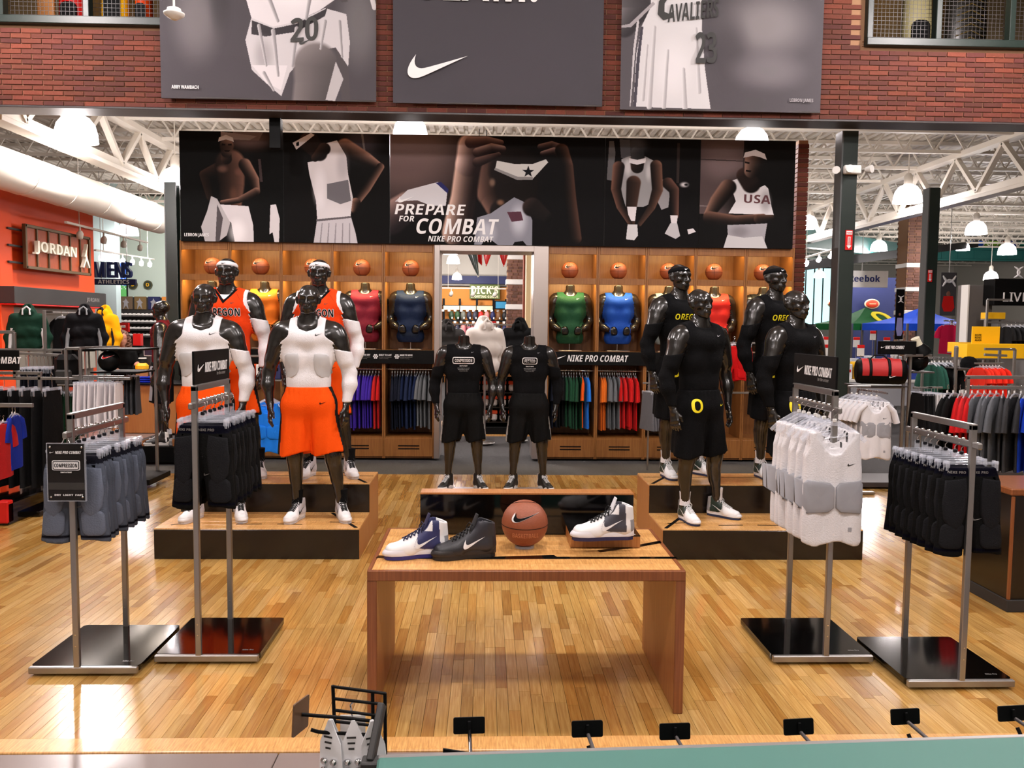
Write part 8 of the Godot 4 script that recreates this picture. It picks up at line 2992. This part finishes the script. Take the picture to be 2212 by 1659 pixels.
func backdrop_right() -> void:
	var t: Node3D
	var mb: MB
	tent("green canopy tent with a yellow letter O on the roof", Color(0.06, 0.33, 0.15), 9.637, -21.0, 1.958, 2.376, 1.75, true)
	tent("royal blue canopy tent right of the green one", Color(0.07, 0.27, 0.75), 10.092, -19.2, 1.959, 2.331, 1.8, false)
	# hanging white brand board
	t = quick("hanging_sign", "white hanging board with dark blue lettering, partly behind the thick column", "sign", Vector3(11.875, 3.389, -26), [["board", M.white, [Vector3.ZERO, Vector3(1.45, 0.52, 0.06)]], ["hanger_rod", M.white, [Vector3(-0.1, 1.5, 0), Vector3(0.02, 2.9, 0.02)]]])
	letters("lettering", "Reebok", 0.2, T(Vector3(-0.02, 0.02, 0.04)), mat(Color(0.1, 0.15, 0.4)), t, 0.98, 0, 0.01)
	mb = MB.new()
	mb.box(Vector3(14.365, 1.9, -30.2), Vector3(3.4, 3.6, 0.2))
	struct("wall_navy", mb, mat(Color(0.08, 0.13, 0.32), 0.6), "dark blue department wall behind the canopy tents")
	for q in [[1805, 654, "leftmost"], [1885, 657, "rightmost"]]:
		t = thing("oval_wall_emblem", "orange oval ball-shaped emblem on the dark blue wall, %s of two" % q[2], "wall emblem", Vector3(lerpf(12.621, 13.981, 0.0 if q[2] == "leftmost" else 1.0), 2.737, -29.95))
		mb = MB.new()
		mb.ball(Vector3.ZERO, Vector3(0.28, 0.18, 0.04), 20)
		obj("rim", mb, M.cream, t)
		mb = MB.new()
		mb.ball(Vector3(0, 0, 0.02), Vector3(0.24, 0.145, 0.04), 20)
		obj("oval", mb, mat(Color(0.75, 0.2, 0.06), 0.5), t)
		mb = MB.new()
		mb.box(Vector3(0, 0, 0.062), Vector3(0.24, 0.03, 0.006))
		obj("stripe", mb, M.cream, t)
	brick_pier(3, "brick pier with pale stone bands behind the far green column", 12.849, -25.0, 0.62, 5.7, [3.739, 3.024, 2.334])
	# banners with curved emblem
	for q in [[Vector3(8.522, 1.621, -17), 0.17, 1.03, "narrow black banner with white curved emblem and a standing figure", true], [Vector3(12.322, 2.203, -22), 0.42, 1.15, "wide grey banner with white curved emblem over a red and black figure", false]]:
		t = thing("emblem_banner", q[3], "banner", q[0])
		mb = MB.new()
		mb.box(Vector3(0, q[2] / 2, 0), Vector3(q[1], q[2], 0.02), 0.002)
		obj("cloth", mb, M.black if q[4] else mat(Color(0.25, 0.24, 0.25)), t)
		ua_mark(t, q[1] * 0.75, T(Vector3(0, q[2] * 0.8, 0.02), 0, 0, PI / 2 if q[4] else 0.0))
		var P := MB.new()
		P.ball(Vector3(0.0, q[2] * 0.5, 0.012), Vector3(q[1] * 0.14, q[1] * 0.18, 0.006), 12)
		obj("figure_print", P, mat(Color(0.5, 0.33, 0.27)), t)
		P = MB.new()
		P.xf = T(Vector3(0, q[2] * 0.25, 0.014))
		P.extr(PackedVector2Array([Vector2(-0.3, 0.2), Vector2(0.3, 0.2), Vector2(0.42, -0.1), Vector2(0.25, -0.2), Vector2(-0.25, -0.2), Vector2(-0.4, -0.05)]), 0.006)
		P.xf = T(Vector3.ZERO)
		var fp := obj("figure_print", P, mat(Color(0.55, 0.55, 0.75)) if q[4] else M.red, t)
		fp.scale = Vector3(q[1], q[2] * 0.9, 1)
		fp.position = Vector3(0, 0.02, 0)
		mb = MB.new()
		if q[4]:
			mb.box(Vector3(0, -q[0].y / 2, 0), Vector3(0.03, q[0].y, 0.03))
		else:
			mb.tube([Vector3(0, q[2], 0), Vector3(0, 5.89 - q[0].y, 0)], 0.01, 6)
		obj("support", mb, M.steel, t)
	# wristband shop: grey end panel, black header, yellow boards
	var gx := 8.009
	t = quick("shop_fixture", "tall grey end panel with a black lettered header at the right edge", "shop fixture", Vector3(gx, 0, -13.5), [["end_panel", mat(Color(0.4, 0.385, 0.375), 0.6), [Vector3(0, 1.28, 0), Vector3(0.42, 2.56, 0.3), 0.01]], ["panel_edge", M.white, [Vector3(-0.22, 1.28, 0.1), Vector3(0.03, 2.56, 0.2)]], ["back_panel", mat(Color(0.7, 0.69, 0.69)), [Vector3(1.4, 1.0, -0.2), Vector3(2.4, 2.0, 0.1)]]])
	var hd := Vector3(8.05, 2.238, -13.2)
	mb = MB.new()
	mb.box(Vector3(hd.x - gx + 0.75, hd.y + 0.2, 0.3), Vector3(1.5, 0.42, 0.3), 0.01)
	obj("header", mb, M.black, t)
	letters("lettering", "LIVESTRONG", 0.14, T(Vector3(hd.x - gx + 0.15 + 0.62, hd.y + 0.12, 0.46)), M.white_print, t, 1.25, 0, 0.01, false)
	ua_mark(t, 0.16, T(Vector3(hd.x - gx + 0.47, hd.y + 0.52, 0.3), 0, 0, PI / 2))
	for q in [["yellow sign board with small black lettering on the wristband shop table", Vector3(7.55, 1.753, -12.4), 0.43, 0.26, 0.02], ["long yellow table front under the yellow sign board", Vector3(7.587, 1.522, -12.2), 1.1, 0.21, 0.4], ["yellow shelf box high on the wristband shop rail", Vector3(8.019, 2.058, -13), 0.28, 0.1, 0.2], ["yellow table front behind the grey end panel", Vector3(7.479, 1.56, -12.8), 0.4, 0.15, 0.3]]:
		t = quick("yellow_board", q[0], "sign board", q[1], [["board", M.yellow, [Vector3.ZERO, Vector3(q[2], q[3], q[4])]], ["lower_frame", M.steel, [Vector3(0, -q[3] / 2 - 0.01, 0), Vector3(q[2], 0.02, q[4] + 0.01)], [Vector3(-q[2] / 2 + 0.02, -(q[1].y + q[3] / 2) / 2, 0), Vector3(0.03, q[1].y - q[3] / 2, 0.03)], [Vector3(q[2] / 2 - 0.02, -(q[1].y + q[3] / 2) / 2, 0), Vector3(0.03, q[1].y - q[3] / 2, 0.03)]]])
		if q[4] < 0.1:
			for k in 3:
				letters("lettering", ["HOPE", "RIDES", "AGAIN"][k], 0.03, T(Vector3(-0.12, 0.0 - k * 0.038, 0.012)), M.black, t, 0.1, 0, 0.003)
	shirt_run("black and yellow shirt", Color(0.06, 0.06, 0.065), 6, Vector3(7.96, 1.925, -12.6), Vector3(8.359, 1.929, -12.6), 0.0, "the wristband shop rail", 0.8, 0.8)
	t = thing("wall_rail", "silver wall rail of the wristband shop at the right edge", "clothes rack", Vector3(7.956, 0, -12.65))
	mb = MB.new()
	var wy := 1.948
	bars(mb, [Vector3(-0.25, wy, 0), Vector3(0.6, wy, 0), Vector3(-0.25, 0, 0), Vector3(-0.25, wy + 0.35, 0), Vector3(-0.25, wy + 0.35, 0), Vector3(0.1, wy + 0.35, 0), Vector3(0.6, 0, 0), Vector3(0.6, wy, 0)])
	obj("frame", mb, M.steel, t)
	# middle-distance tables of small goods
	var gc := [Color(0.85, 0.86, 0.88), Color(0.9, 0.7, 0.05), Color(0.15, 0.25, 0.6), Color(0.8, 0.82, 0.85), Color(0.7, 0.1, 0.1), Color(0.85, 0.86, 0.88), Color(0.5, 0.7, 0.75)]
	var gn := ["white", "yellow", "blue", "pale grey", "red", "white", "pale blue"]
	var tx0 := [6.601, 7.238, 8.31]
	for k in 3:
		var z := -14.5 - k * 1.6
		t = quick("sale_table", "white sale table stacked with packs, %s from the front under the tents" % nth(k), "table", Vector3(tx0[k], 0, z), [["top", M.white, [Vector3(0, 0.93, 0), Vector3(2.4, 0.05, 0.6), 0.006]], ["leg", M.steel, [Vector3(-1.1, 0.45, 0.2), Vector3(0.04, 0.9, 0.04)], [Vector3(1.1, 0.45, 0.2), Vector3(0.04, 0.9, 0.04)], [Vector3(-1.1, 0.45, -0.2), Vector3(0.04, 0.9, 0.04)], [Vector3(1.1, 0.45, -0.2), Vector3(0.04, 0.9, 0.04)]], ["front_panel", M.pad_grey, [Vector3(0, 0.7, 0.28), Vector3(2.3, 0.4, 0.02)]]])
		for i in 12:
			var c := (i * 3 + k * 2) % 7
			quick("goods_pack", "%s goods pack, %s from the left on the %s sale table" % [gn[c], nth(i), nth(k)], "package", Vector3(tx0[k] - 1.08 + i * 0.195, 0.956, z + 0.1), [["pack", mat(gc[c], 0.6), [Vector3(0, 0.11 + 0.02 * (i % 3), 0), Vector3(0.16, 0.22 + 0.04 * (i % 3), 0.2), 0.01]], ["label_strip", M.red if c != 4 else M.white, [Vector3(0, 0.14, 0.102), Vector3(0.1, 0.05, 0.006)]]], 0.0, "goods packs on the sale tables")
		for i in 3:
			quick("price_flag", "small red and white price flag, %s from the left above the %s sale table" % [nth(i), nth(k)], "price sign", Vector3(tx0[k] - 0.6 + i * 0.6, 1.35 + k * 0.12, z), [["card", M.white, [Vector3(0, 0.1, 0), Vector3(0.13, 0.2, 0.01)]], ["red_top", M.red, [Vector3(0, 0.17, 0.004), Vector3(0.13, 0.06, 0.012)]], ["stick", M.steel, [Vector3(0, -0.2, 0), Vector3(0.012, 0.45, 0.012)]]], 0.0, "price flags above the sale tables")
	shirt_run("magenta shirt", Color(0.68, 0.04, 0.22), 3, Vector3(8.687, 1.971, -15.5), Vector3(8.918, 1.973, -15.5), 0.4, "the far stand by the grey end panel", 0.95, 0.8)
	t = thing("shirt_stand", "thin silver stand carrying magenta shirts", "clothes rack", Vector3(8.804, 0, -15.55))
	mb = MB.new()
	bars(mb, [Vector3(0, 0, 0), Vector3(0, 1.998, 0), Vector3(-0.15, 1.998, 0), Vector3(0.15, 1.998, 0)])
	obj("frame", mb, M.steel, t)
	# duffel fixture
	var D := Vector3(4.589, 0, -9.5)
	t = thing("cube_fixture", "tall silver frame fixture carrying the red duffel bag", "display fixture", D)
	var df := t
	mb = MB.new()
	var top := 1.527
	var x1 := 4.843 - D.x
	var x2 := 4.963 - D.x
	bars(mb, [Vector3(x1, 0.03, 0), Vector3(x1, top, 0), Vector3(x2, 0.03, -0.1), Vector3(x2, top, -0.1), Vector3(x1, top, 0), Vector3(x2 + 0.25, top, -0.1), Vector3(-0.25, 1.16, 0), Vector3(x1, 1.16, 0), Vector3(-0.25, 0.03, -0.3), Vector3(-0.25, 1.16, -0.3)])
	obj("frame", mb, M.steel, t)
	mb = MB.new()
	mb.box(Vector3(0, 1.17, -0.15), Vector3(0.58, 0.02, 0.4), 0.003)
	mb.box(Vector3(x2 + 0.14, 1.33, -0.2), Vector3(0.26, 0.02, 0.3), 0.003)
	mb.box(Vector3(0, 0.05, -0.1), Vector3(0.9, 0.06, 0.6), 0.006)
	obj("shelf", mb, M.grey_steel, t)
	t = thing("rack_sign", "black sign with white tick and lettering above the red duffel bag", "sign", Vector3(4.773, 1.535, -9.55), 0.0)
	mb = MB.new()
	mb.box(Vector3(0, 0.08, 0), Vector3(0.42, 0.155, 0.08), 0.004)
	obj("panel", mb, M.black, t)
	letters("lettering", "NIKE PRO COMBAT", 0.036, T(Vector3(-0.045, 0.085, 0.042)), M.white_print, t, 0.22, 0.15)
	tick(0.05, T(Vector3(-0.185, 0.085, 0.042)), M.white_print, t)
	var dp := Vector3(4.543, 1.2, -9.45)
	t = thing("duffel_bag", "large red and black duffel bag with a white tick on the frame fixture", "bag", dp, -0.25)
	mb = MB.new()
	var rings := []
	for q in [[-0.27, 0.1], [-0.255, 0.125], [-0.2, 0.135], [0.2, 0.135], [0.255, 0.125], [0.27, 0.1]]:
		var ring := PackedVector3Array()
		for j in 20:
			var a := TAU * j / 20
			ring.append(Vector3(q[0], 0.145 + q[1] * 1.05 * cos(a) * (1.0 if cos(a) > 0 else 1.05), q[1] * 1.05 * sin(a)))
		rings.append(ring)
	mb.loft(rings)
	obj("black_body", mb, M.black, t)
	mb = MB.new()
	rings = []
	for q in [-0.22, -0.1, 0.05, 0.2]:
		var ring := PackedVector3Array()
		for j in 13:
			var a := lerpf(-0.5, 1.9, j / 12.0)
			ring.append(Vector3(q, 0.145 + 0.147 * cos(a), 0.148 * sin(a)))
		rings.append(ring)
	mb.loft(rings, false, false, false)
	obj("red_panel", mb, mat(Color(0.65, 0.06, 0.06), 0.6), t)
	for x in [-0.13, 0.07]:
		mb = MB.new()
		var p := []
		for j in 11:
			var a := lerpf(-1.2, 2.4, j / 10.0)
			p.append(Vector3(x, 0.145 + 0.152 * cos(a), 0.153 * sin(a)))
		mb.tube(p, Vector2(0.016, 0.004), 6, Vector3(1, 0, 0))
		obj("strap", mb, M.black, t)
	mb = MB.new()
	mb.tube([Vector3(-0.13, 0.28, 0.04), Vector3(-0.08, 0.33, 0.03), Vector3(0.02, 0.33, 0.03), Vector3(0.07, 0.28, 0.04)], 0.009, 6)
	obj("handle", mb, M.black, t)
	tick(0.07, T(Vector3(0.1, 0.09, 0.147), 0, 0.4), M.white_print, t, 0.004)
	var bb := dup(get_node("basketball"), "black ball on the small shelf right of the duffel bag", D + Vector3(x2 + 0.14, 1.33 + 0.01, -0.2), 0.2)
	for c in [0, 1, 2]:
		(bb.get_child(c) as MeshInstance3D).material_override = M.black
	t = thing("collar_form", "tilted black bust form with a white neck above the black ball", "display form", D + Vector3(x2 + 0.16, top + 0.015, -0.15), 0.2)
	mb = MB.new()
	mb.xf = T(Vector3.ZERO, 0, 0, 0.5)
	mb.lathe([Vector2(0.11, 0.0), Vector2(0.1, 0.05), Vector2(0.06, 0.12)], 16)
	obj("shoulder", mb, M.black, t)
	mb = MB.new()
	mb.xf = T(Vector3.ZERO, 0, 0, 0.5)
	mb.lathe([Vector2(0.055, 0.11), Vector2(0.048, 0.16), Vector2(0.05, 0.21)], 16)
	obj("neck", mb, mat(Color(0.85, 0.83, 0.74)), t)
	# white tees before the duffel fixture
	for k in 6:
		var o := dup(get_node("padded_tank_top"), "white short-sleeved top with grey sides below the duffel bag, %s from the front" % nth(k), Vector3(4.102 - 0.022 * k, 1.067, -8.6 - k * 0.07), -0.2, "white tops below the duffel bag")
		o.name = numbered("hung_tee")
		o.set_meta("category", "shirt")
		for c in o.get_children():
			if c.name.begins_with("padding"):
				(c as MeshInstance3D).position = Vector3(0.06 * signf(k - 100.0) * 0.0, 0.05, -0.012)
		for s in [-1.0, 1.0]:
			mb = MB.new()
			mb.tube([Vector3(s * 0.1, -0.03, 0), Vector3(s * 0.17, -0.1, 0), Vector3(s * 0.21, -0.22, 0.0)], [Vector2(0.05, 0.03), Vector2(0.055, 0.032), Vector2(0.05, 0.03)], 10)
			obj("sleeve", mb, M.white_cloth, o)
	t = thing("arm_rack", "chrome arm rack holding the white tops below the duffel bag", "clothes rack", Vector3(4.107, 0, -8.8))
	mb = MB.new()
	var ay := 1.195
	bars(mb, [Vector3(0, 0.02, -0.25), Vector3(0, ay, -0.25), Vector3(0, ay - 0.03, -0.25), Vector3(0.06, ay - 0.03, 0.3), Vector3(-0.12, ay, -0.25), Vector3(0.14, ay, -0.25)], 0.022)
	mb.box(Vector3(0, 0.02, -0.2), Vector3(0.4, 0.03, 0.06), 0.004)
	obj("frame", mb, M.steel, t)
	shirt_run("black shorts", Color(0.03, 0.03, 0.035), 4, Vector3(4.737, 1.167, -9), Vector3(4.872, 1.168, -9), 0.1, "the frame fixture's right arm", 0.85, 0.9, df)
	shirt_run("white shorts", Color(0.83, 0.82, 0.82), 3, Vector3(4.887, 1.168, -9), Vector3(4.986, 1.169, -9), 0.1, "the frame fixture's right arm", 0.85, 1.0, df)
	# long rail of tees at the right edge
	var rz := -7.2
	t = thing("long_rack", "long silver double rail of T-shirts at the right edge", "clothes rack", Vector3(4.223, 0, rz))
	mb = MB.new()
	var y1 := 1.415
	var y2 := 1.325
	bars(mb, [Vector3(0, y1, 0), Vector3(1.3, y1, 0), Vector3(0.05, y2, 0), Vector3(1.3, y2, 0), Vector3(0.02, 0.03, 0), Vector3(0.02, y1, 0), Vector3(1.28, 0.03, 0), Vector3(1.28, y1, 0)])
	obj("frame", mb, M.steel, t)
	mb = MB.new()
	mb.box(Vector3(0.6, 0.03, 0), Vector3(1.5, 0.06, 0.6), 0.006)
	obj("base_plate", mb, M.black_gloss, t)
	var tx := 4.223
	var seg := [["black tee", Color(0.03, 0.03, 0.03), 2], ["red tee", Color(0.7, 0.06, 0.07), 3], ["slate grey tee", Color(0.3, 0.31, 0.33), 4], ["dark grey tee", Color(0.14, 0.14, 0.15), 4], ["royal blue tee", Color(0.05, 0.19, 0.62), 7]]
	var at := 0
	for s in seg:
		var a := Vector3(tx - 0.18 + at * 0.055, y2 - 0.02, rz)
		at += s[2]
		shirt_run(s[0], s[1], s[2], a, Vector3(tx - 0.18 + at * 0.055, y2 - 0.02, rz), -0.75, "the long right-hand rail", 0.95, 0.95)
	# second fixture with orange-red shirts and caps
	var Q := Vector3(5.856, 0, -10.2)
	t = thing("cube_fixture", "silver frame fixture with a black cap and orange-red shirts on the right", "display fixture", Q)
	var qf := t
	mb = MB.new()
	top = 1.614
	var qx := 6.592 - Q.x
	bars(mb, [Vector3(0, 0.03, 0), Vector3(0, top, 0), Vector3(0.07, 0.03, -0.15), Vector3(0.07, top, -0.15), Vector3(0, top, 0), Vector3(0.07, top, -0.15), Vector3(0.35, top - 0.02, 0), Vector3(qx, top - 0.02, 0), Vector3(0.35, top - 0.09, 0), Vector3(qx - 0.1, top - 0.1, 0), Vector3(qx, 0.03, 0), Vector3(qx, top - 0.02, 0), Vector3(qx - 0.13, 0.03, -0.1), Vector3(qx - 0.13, top - 0.02, -0.1), Vector3(0, 1.339, 0), Vector3(0.4, 1.339, 0)])
	obj("frame", mb, M.steel, t)
	mb = MB.new()
	mb.box(Vector3(0.22, 1.35, -0.1), Vector3(0.42, 0.02, 0.35), 0.003)
	mb.box(Vector3(0.35, 0.05, -0.1), Vector3(0.9, 0.06, 0.6), 0.006)
	obj("shelf", mb, M.grey_steel, t)
	t = thing("cap", "black cap on the shelf of the right frame fixture", "cap", Vector3(Q.x + 0.19, 1.35 + 0.012, -10.25), 0.3)
	mb = MB.new()
	mb.lathe([Vector2(0.095, 0.0), Vector2(0.1, 0.05), Vector2(0.085, 0.1), Vector2(0.05, 0.13), Vector2(0.01, 0.138)], 18)
	obj("crown", mb, M.black_cloth, t)
	mb = MB.new()
	mb.xf = Transform3D(Basis(Vector3.RIGHT, Vector3.BACK, Vector3.DOWN), Vector3(0, 0.01, 0))
	mb.extr(PackedVector2Array([Vector2(-0.09, 0.03), Vector2(0.09, 0.03), Vector2(0.085, 0.12), Vector2(0.05, 0.17), Vector2(-0.05, 0.17), Vector2(-0.085, 0.12)]), 0.008)
	obj("brim", mb, M.black_cloth, t)
	shirt_run("orange-red shirt", Color(0.85, 0.12, 0.05), 7, Vector3(5.768, 1.423, -9.6), Vector3(6.034, 1.425, -9.6), 0.2, "the right frame fixture", 0.62, 0.85, qf)
	shirt_run("black long shirt", Color(0.025, 0.025, 0.03), 4, Vector3(5.818, 1.435, -10.6), Vector3(6.025, 1.437, -10.6), 0.2, "the rail left of the right frame fixture", 0.9, 1.0)
	shirt_run("dark green shirt", Color(0.08, 0.25, 0.2), 2, Vector3(5.733, 1.435, -10.6), Vector3(5.806, 1.435, -10.6), 0.2, "the rail left of the right frame fixture", 0.9, 1.0)
	t = thing("wide_rack", "silver rail of dark shirts beside the far green column", "clothes rack", Vector3(5.922, 0, -10.65))
	mb = MB.new()
	var ky := 1.46
	bars(mb, [Vector3(-0.25, ky, 0), Vector3(0.25, ky, 0), Vector3(-0.25, 0, 0), Vector3(-0.25, ky, 0), Vector3(0.25, 0, 0), Vector3(0.25, ky, 0)])
	obj("frame", mb, M.steel, t)
	# red shorts before the right lockers
	for k in 2:
		var o := dup(get_node("padded_shorts"), "red shorts behind the black-clad mannequins, %s of two" % ["left", "right"][k], Vector3(lerpf(3.175, 3.301, k), 1.592, -10.6 - k * 0.1), 0.1, "red shorts before the right lockers")
		for c in o.get_children():
			(c as MeshInstance3D).material_override = M.clear if c.name.begins_with("hanger") else cloth(Color(0.72, 0.06, 0.07))
	t = thing("arm_rack", "silver arm rack with red shorts before the right lockers", "clothes rack", Vector3(3.336, 0, -10.78))
	mb = MB.new()
	bars(mb, [Vector3(-0.5, 1.63, 0), Vector3(0.5, 1.63, 0), Vector3(-0.48, 0.02, 0), Vector3(-0.48, 1.63, 0), Vector3(0.48, 0.02, 0), Vector3(0.48, 1.63, 0), Vector3(-0.5, 0.98, 0), Vector3(0.5, 0.98, 0), Vector3(0, 1.6, 0), Vector3(0, 1.6, 0.3)], 0.025)
	obj("frame", mb, M.steel, t)
	shirt_run("grey shorts", Color(0.33, 0.33, 0.35), 3, Vector3(1.998, 1.058, -10.3), Vector3(2.109, 1.059, -10.3), 0.3, "the stand left of the right riser", 0.9, 1.0)
	t = thing("shirt_stand", "thin silver stand with grey shorts left of the right riser", "clothes rack", Vector3(2.072, 0, -10.4))
	mb = MB.new()
	bars(mb, [Vector3(0, 0, -0.1), Vector3(0, 1.5, -0.1), Vector3(-0.12, 1.13, 0.1), Vector3(0.12, 1.13, 0.1), Vector3(0, 1.13, -0.1), Vector3(0, 1.13, 0.1)], 0.022)
	obj("frame", mb, M.steel, t)
	# dark cabinet at the right border
	var c := Vector3(3.405, 0, -5.207)
	t = quick("dark_cabinet", "dark cabinet with a wooden top cut off by the right border", "cabinet", Vector3(c.x, 0, c.z), [["body", M.brown_black, [Vector3(0.6, 0.385, -0.24), Vector3(1.2, 0.77, 0.46), 0.006]], ["top", M.cherry, [Vector3(0.6, 0.79, -0.24), Vector3(1.24, 0.045, 0.5), 0.008]], ["plinth", M.charcoal, [Vector3(0.6, 0.04, -0.23), Vector3(1.22, 0.08, 0.48), 0.004]], ["corner_strip", M.cherry, [Vector3(0.005, 0.42, -0.005), Vector3(0.02, 0.68, 0.02)]]])
	# mezzanine
	var mz := -36.0
	mb = MB.new()
	mb.box(Vector3(22.173, 5.088, mz), Vector3(8.0, 0.5, 0.3))
	mb.box(Vector3(22.173, 5.348, mz + 0.1), Vector3(8.0, 0.12, 0.5))
	mb.box(Vector3(22.173, 4.848, mz + 0.1), Vector3(8.0, 0.06, 0.4))
	for k in 12:
		mb.box(Vector3(22.173 - 3.9 + k * 0.72, 5.088, mz + 0.16), Vector3(0.05, 0.5, 0.06))
	struct("trim_5", mb, M.teal, "teal mezzanine girder at the far right")
	mb = MB.new()
	mb.bar(Vector3(8.938, 4.453, -24), Vector3(18.889, 5.118, -36), 0.3, 0.55)
	for k in 10:
		mb.bar(Vector3(8.938, 4.453, -24).lerp(Vector3(18.889, 5.118, -36), k / 9.0) + Vector3(-0.1, -0.26, 0.14), Vector3(8.938, 4.453, -24).lerp(Vector3(18.889, 5.118, -36), k / 9.0) + Vector3(-0.1, 0.26, 0.14), 0.06, 0.06)
	struct("trim_6", mb, M.teal, "teal mezzanine girder running back beside the posters")
	mb = MB.new()
	mb.bar(Vector3(8.257, 3.47, -22), Vector3(20.143, 5.36, -34), 0.12, 0.25)
	struct("trim_7", mb, M.black, "long black beam under the roof on the right")
	track_rail("row of spotlights under the black beam on the right", Vector3(7.911, 3.57, -21), Vector3(10.408, 4.234, -24), 4, 1.4, 1.0)
	for k in 9:
		var col: Color = [Color(0.05, 0.35, 0.85), Color(0.05, 0.35, 0.85), Color(0.55, 0.8, 0.15), Color(0.6, 0.85, 0.2), Color(0.85, 0.3, 0.1), Color(0.1, 0.2, 0.7), Color(0.1, 0.6, 0.5), Color(0.5, 0.75, 0.2), Color(0.1, 0.3, 0.8)][k]
		quick("mezzanine_panel", "%s coloured panel from the left on the mezzanine railing" % nth(k), "panel", Vector3(21.185 + k * 0.38, 5.428, mz - 0.2), [["board", mat(col, 0.5), [Vector3(0, 0.14, 0), Vector3(0.3, 0.3, 0.1)]], ["base_rail", M.teal, [Vector3(0, -0.05, 0), Vector3(0.36, 0.1, 0.12)]]], 0.0, "coloured panels on the mezzanine railing")
	# daylight panes in the far right wall
	var w := Node3D.new()
	w.name = "window_3"
	add_child(w)
	w.set_meta("kind", "structure")
	w.position = Vector3(15.967, 0, -40.0)
	for k in 5:
		mb = MB.new()
		mb.box(Vector3(-0.8 + k * 0.42, 3.38, 0), Vector3(0.36, 2.7, 0.03))
		obj("pane", mb, glow(Color(0.72, 0.96, 0.97), 1.6), w)
	mb = MB.new()
	for k in 6:
		mb.box(Vector3(-1.01 + k * 0.42, 3.38, 0), Vector3(0.05, 2.8, 0.1))
	mb.box(Vector3(0.04, 3.38 + 1.37, 0), Vector3(2.2, 0.06, 0.1))
	mb.box(Vector3(0.04, 3.38 - 1.37, 0), Vector3(2.2, 0.06, 0.1))
	obj("window_frame", mb, M.charcoal, w)
	# kayaks and gear in the loft windows
	var loft := [[-5.582, "red kayak standing in the left gallery window", Color(0.7, 0.07, 0.06), 0.36], [-5.017, "yellow kayak with a dark cockpit standing in the left gallery window", Color(0.9, 0.68, 0.05), 0.36], [-4.639, "orange kayak standing in the left gallery window, nearest the banner", Color(0.85, 0.25, 0.03), 0.22], [5.927, "pale seat shell with a dark opening in the right gallery window", Color(0.62, 0.58, 0.42), 0.42], [6.619, "dark ribbed kayak bottom in the right gallery window", Color(0.1, 0.09, 0.07), 0.6]]
	for q in loft:
		t = thing("standing_kayak", q[1], "kayak", Vector3(q[0], 5.331, -11.7), 0.0, "boats in the gallery windows")
		rings = []
		for r in [[0.0, 0.6], [0.2, 0.85], [0.6, 1.0], [1.2, 0.9], [1.7, 0.5], [1.95, 0.1]]:
			var ring := PackedVector3Array()
			for j in 16:
				var a := TAU * j / 16
				ring.append(Vector3(sin(a) * q[3] * 0.5 * r[1], r[0], cos(a) * 0.14 * r[1]))
			rings.append(ring)
		mb = MB.new()
		mb.loft(rings)
		obj("hull", mb, mat(q[2], 0.3), t)
		mb = MB.new()
		if "ribbed" in q[1]:
			for k in 9:
				mb.tube([Vector3(-0.2, 0.35 + k * 0.09, 0.12), Vector3(0, 0.42 + k * 0.09, 0.145), Vector3(0.2, 0.35 + k * 0.09, 0.12)], 0.008, 6)
			obj("rib", mb, mat(Color(0.35, 0.28, 0.12), 0.3), t)
		else:
			mb.xf = T(Vector3(0, 0.62 if "yellow" in q[1] else 0.55, 0.13))
			mb.extr(rrect(q[3] * 0.6, 0.45 if "yellow" in q[1] else 0.36, q[3] * 0.2), 0.03)
			obj("cockpit", mb, M.black, t)
	quick("wooden_board", "brown wooden board beside the red kayak in the left gallery window", "board", Vector3(-5.835, 5.331, -11.5), [["board", M.oak, [Vector3(0, 0.8, 0), Vector3(0.22, 1.6, 0.03)]], ["cleat", M.oak, [Vector3(0, 0.3, 0.03), Vector3(0.22, 0.05, 0.03)]]])
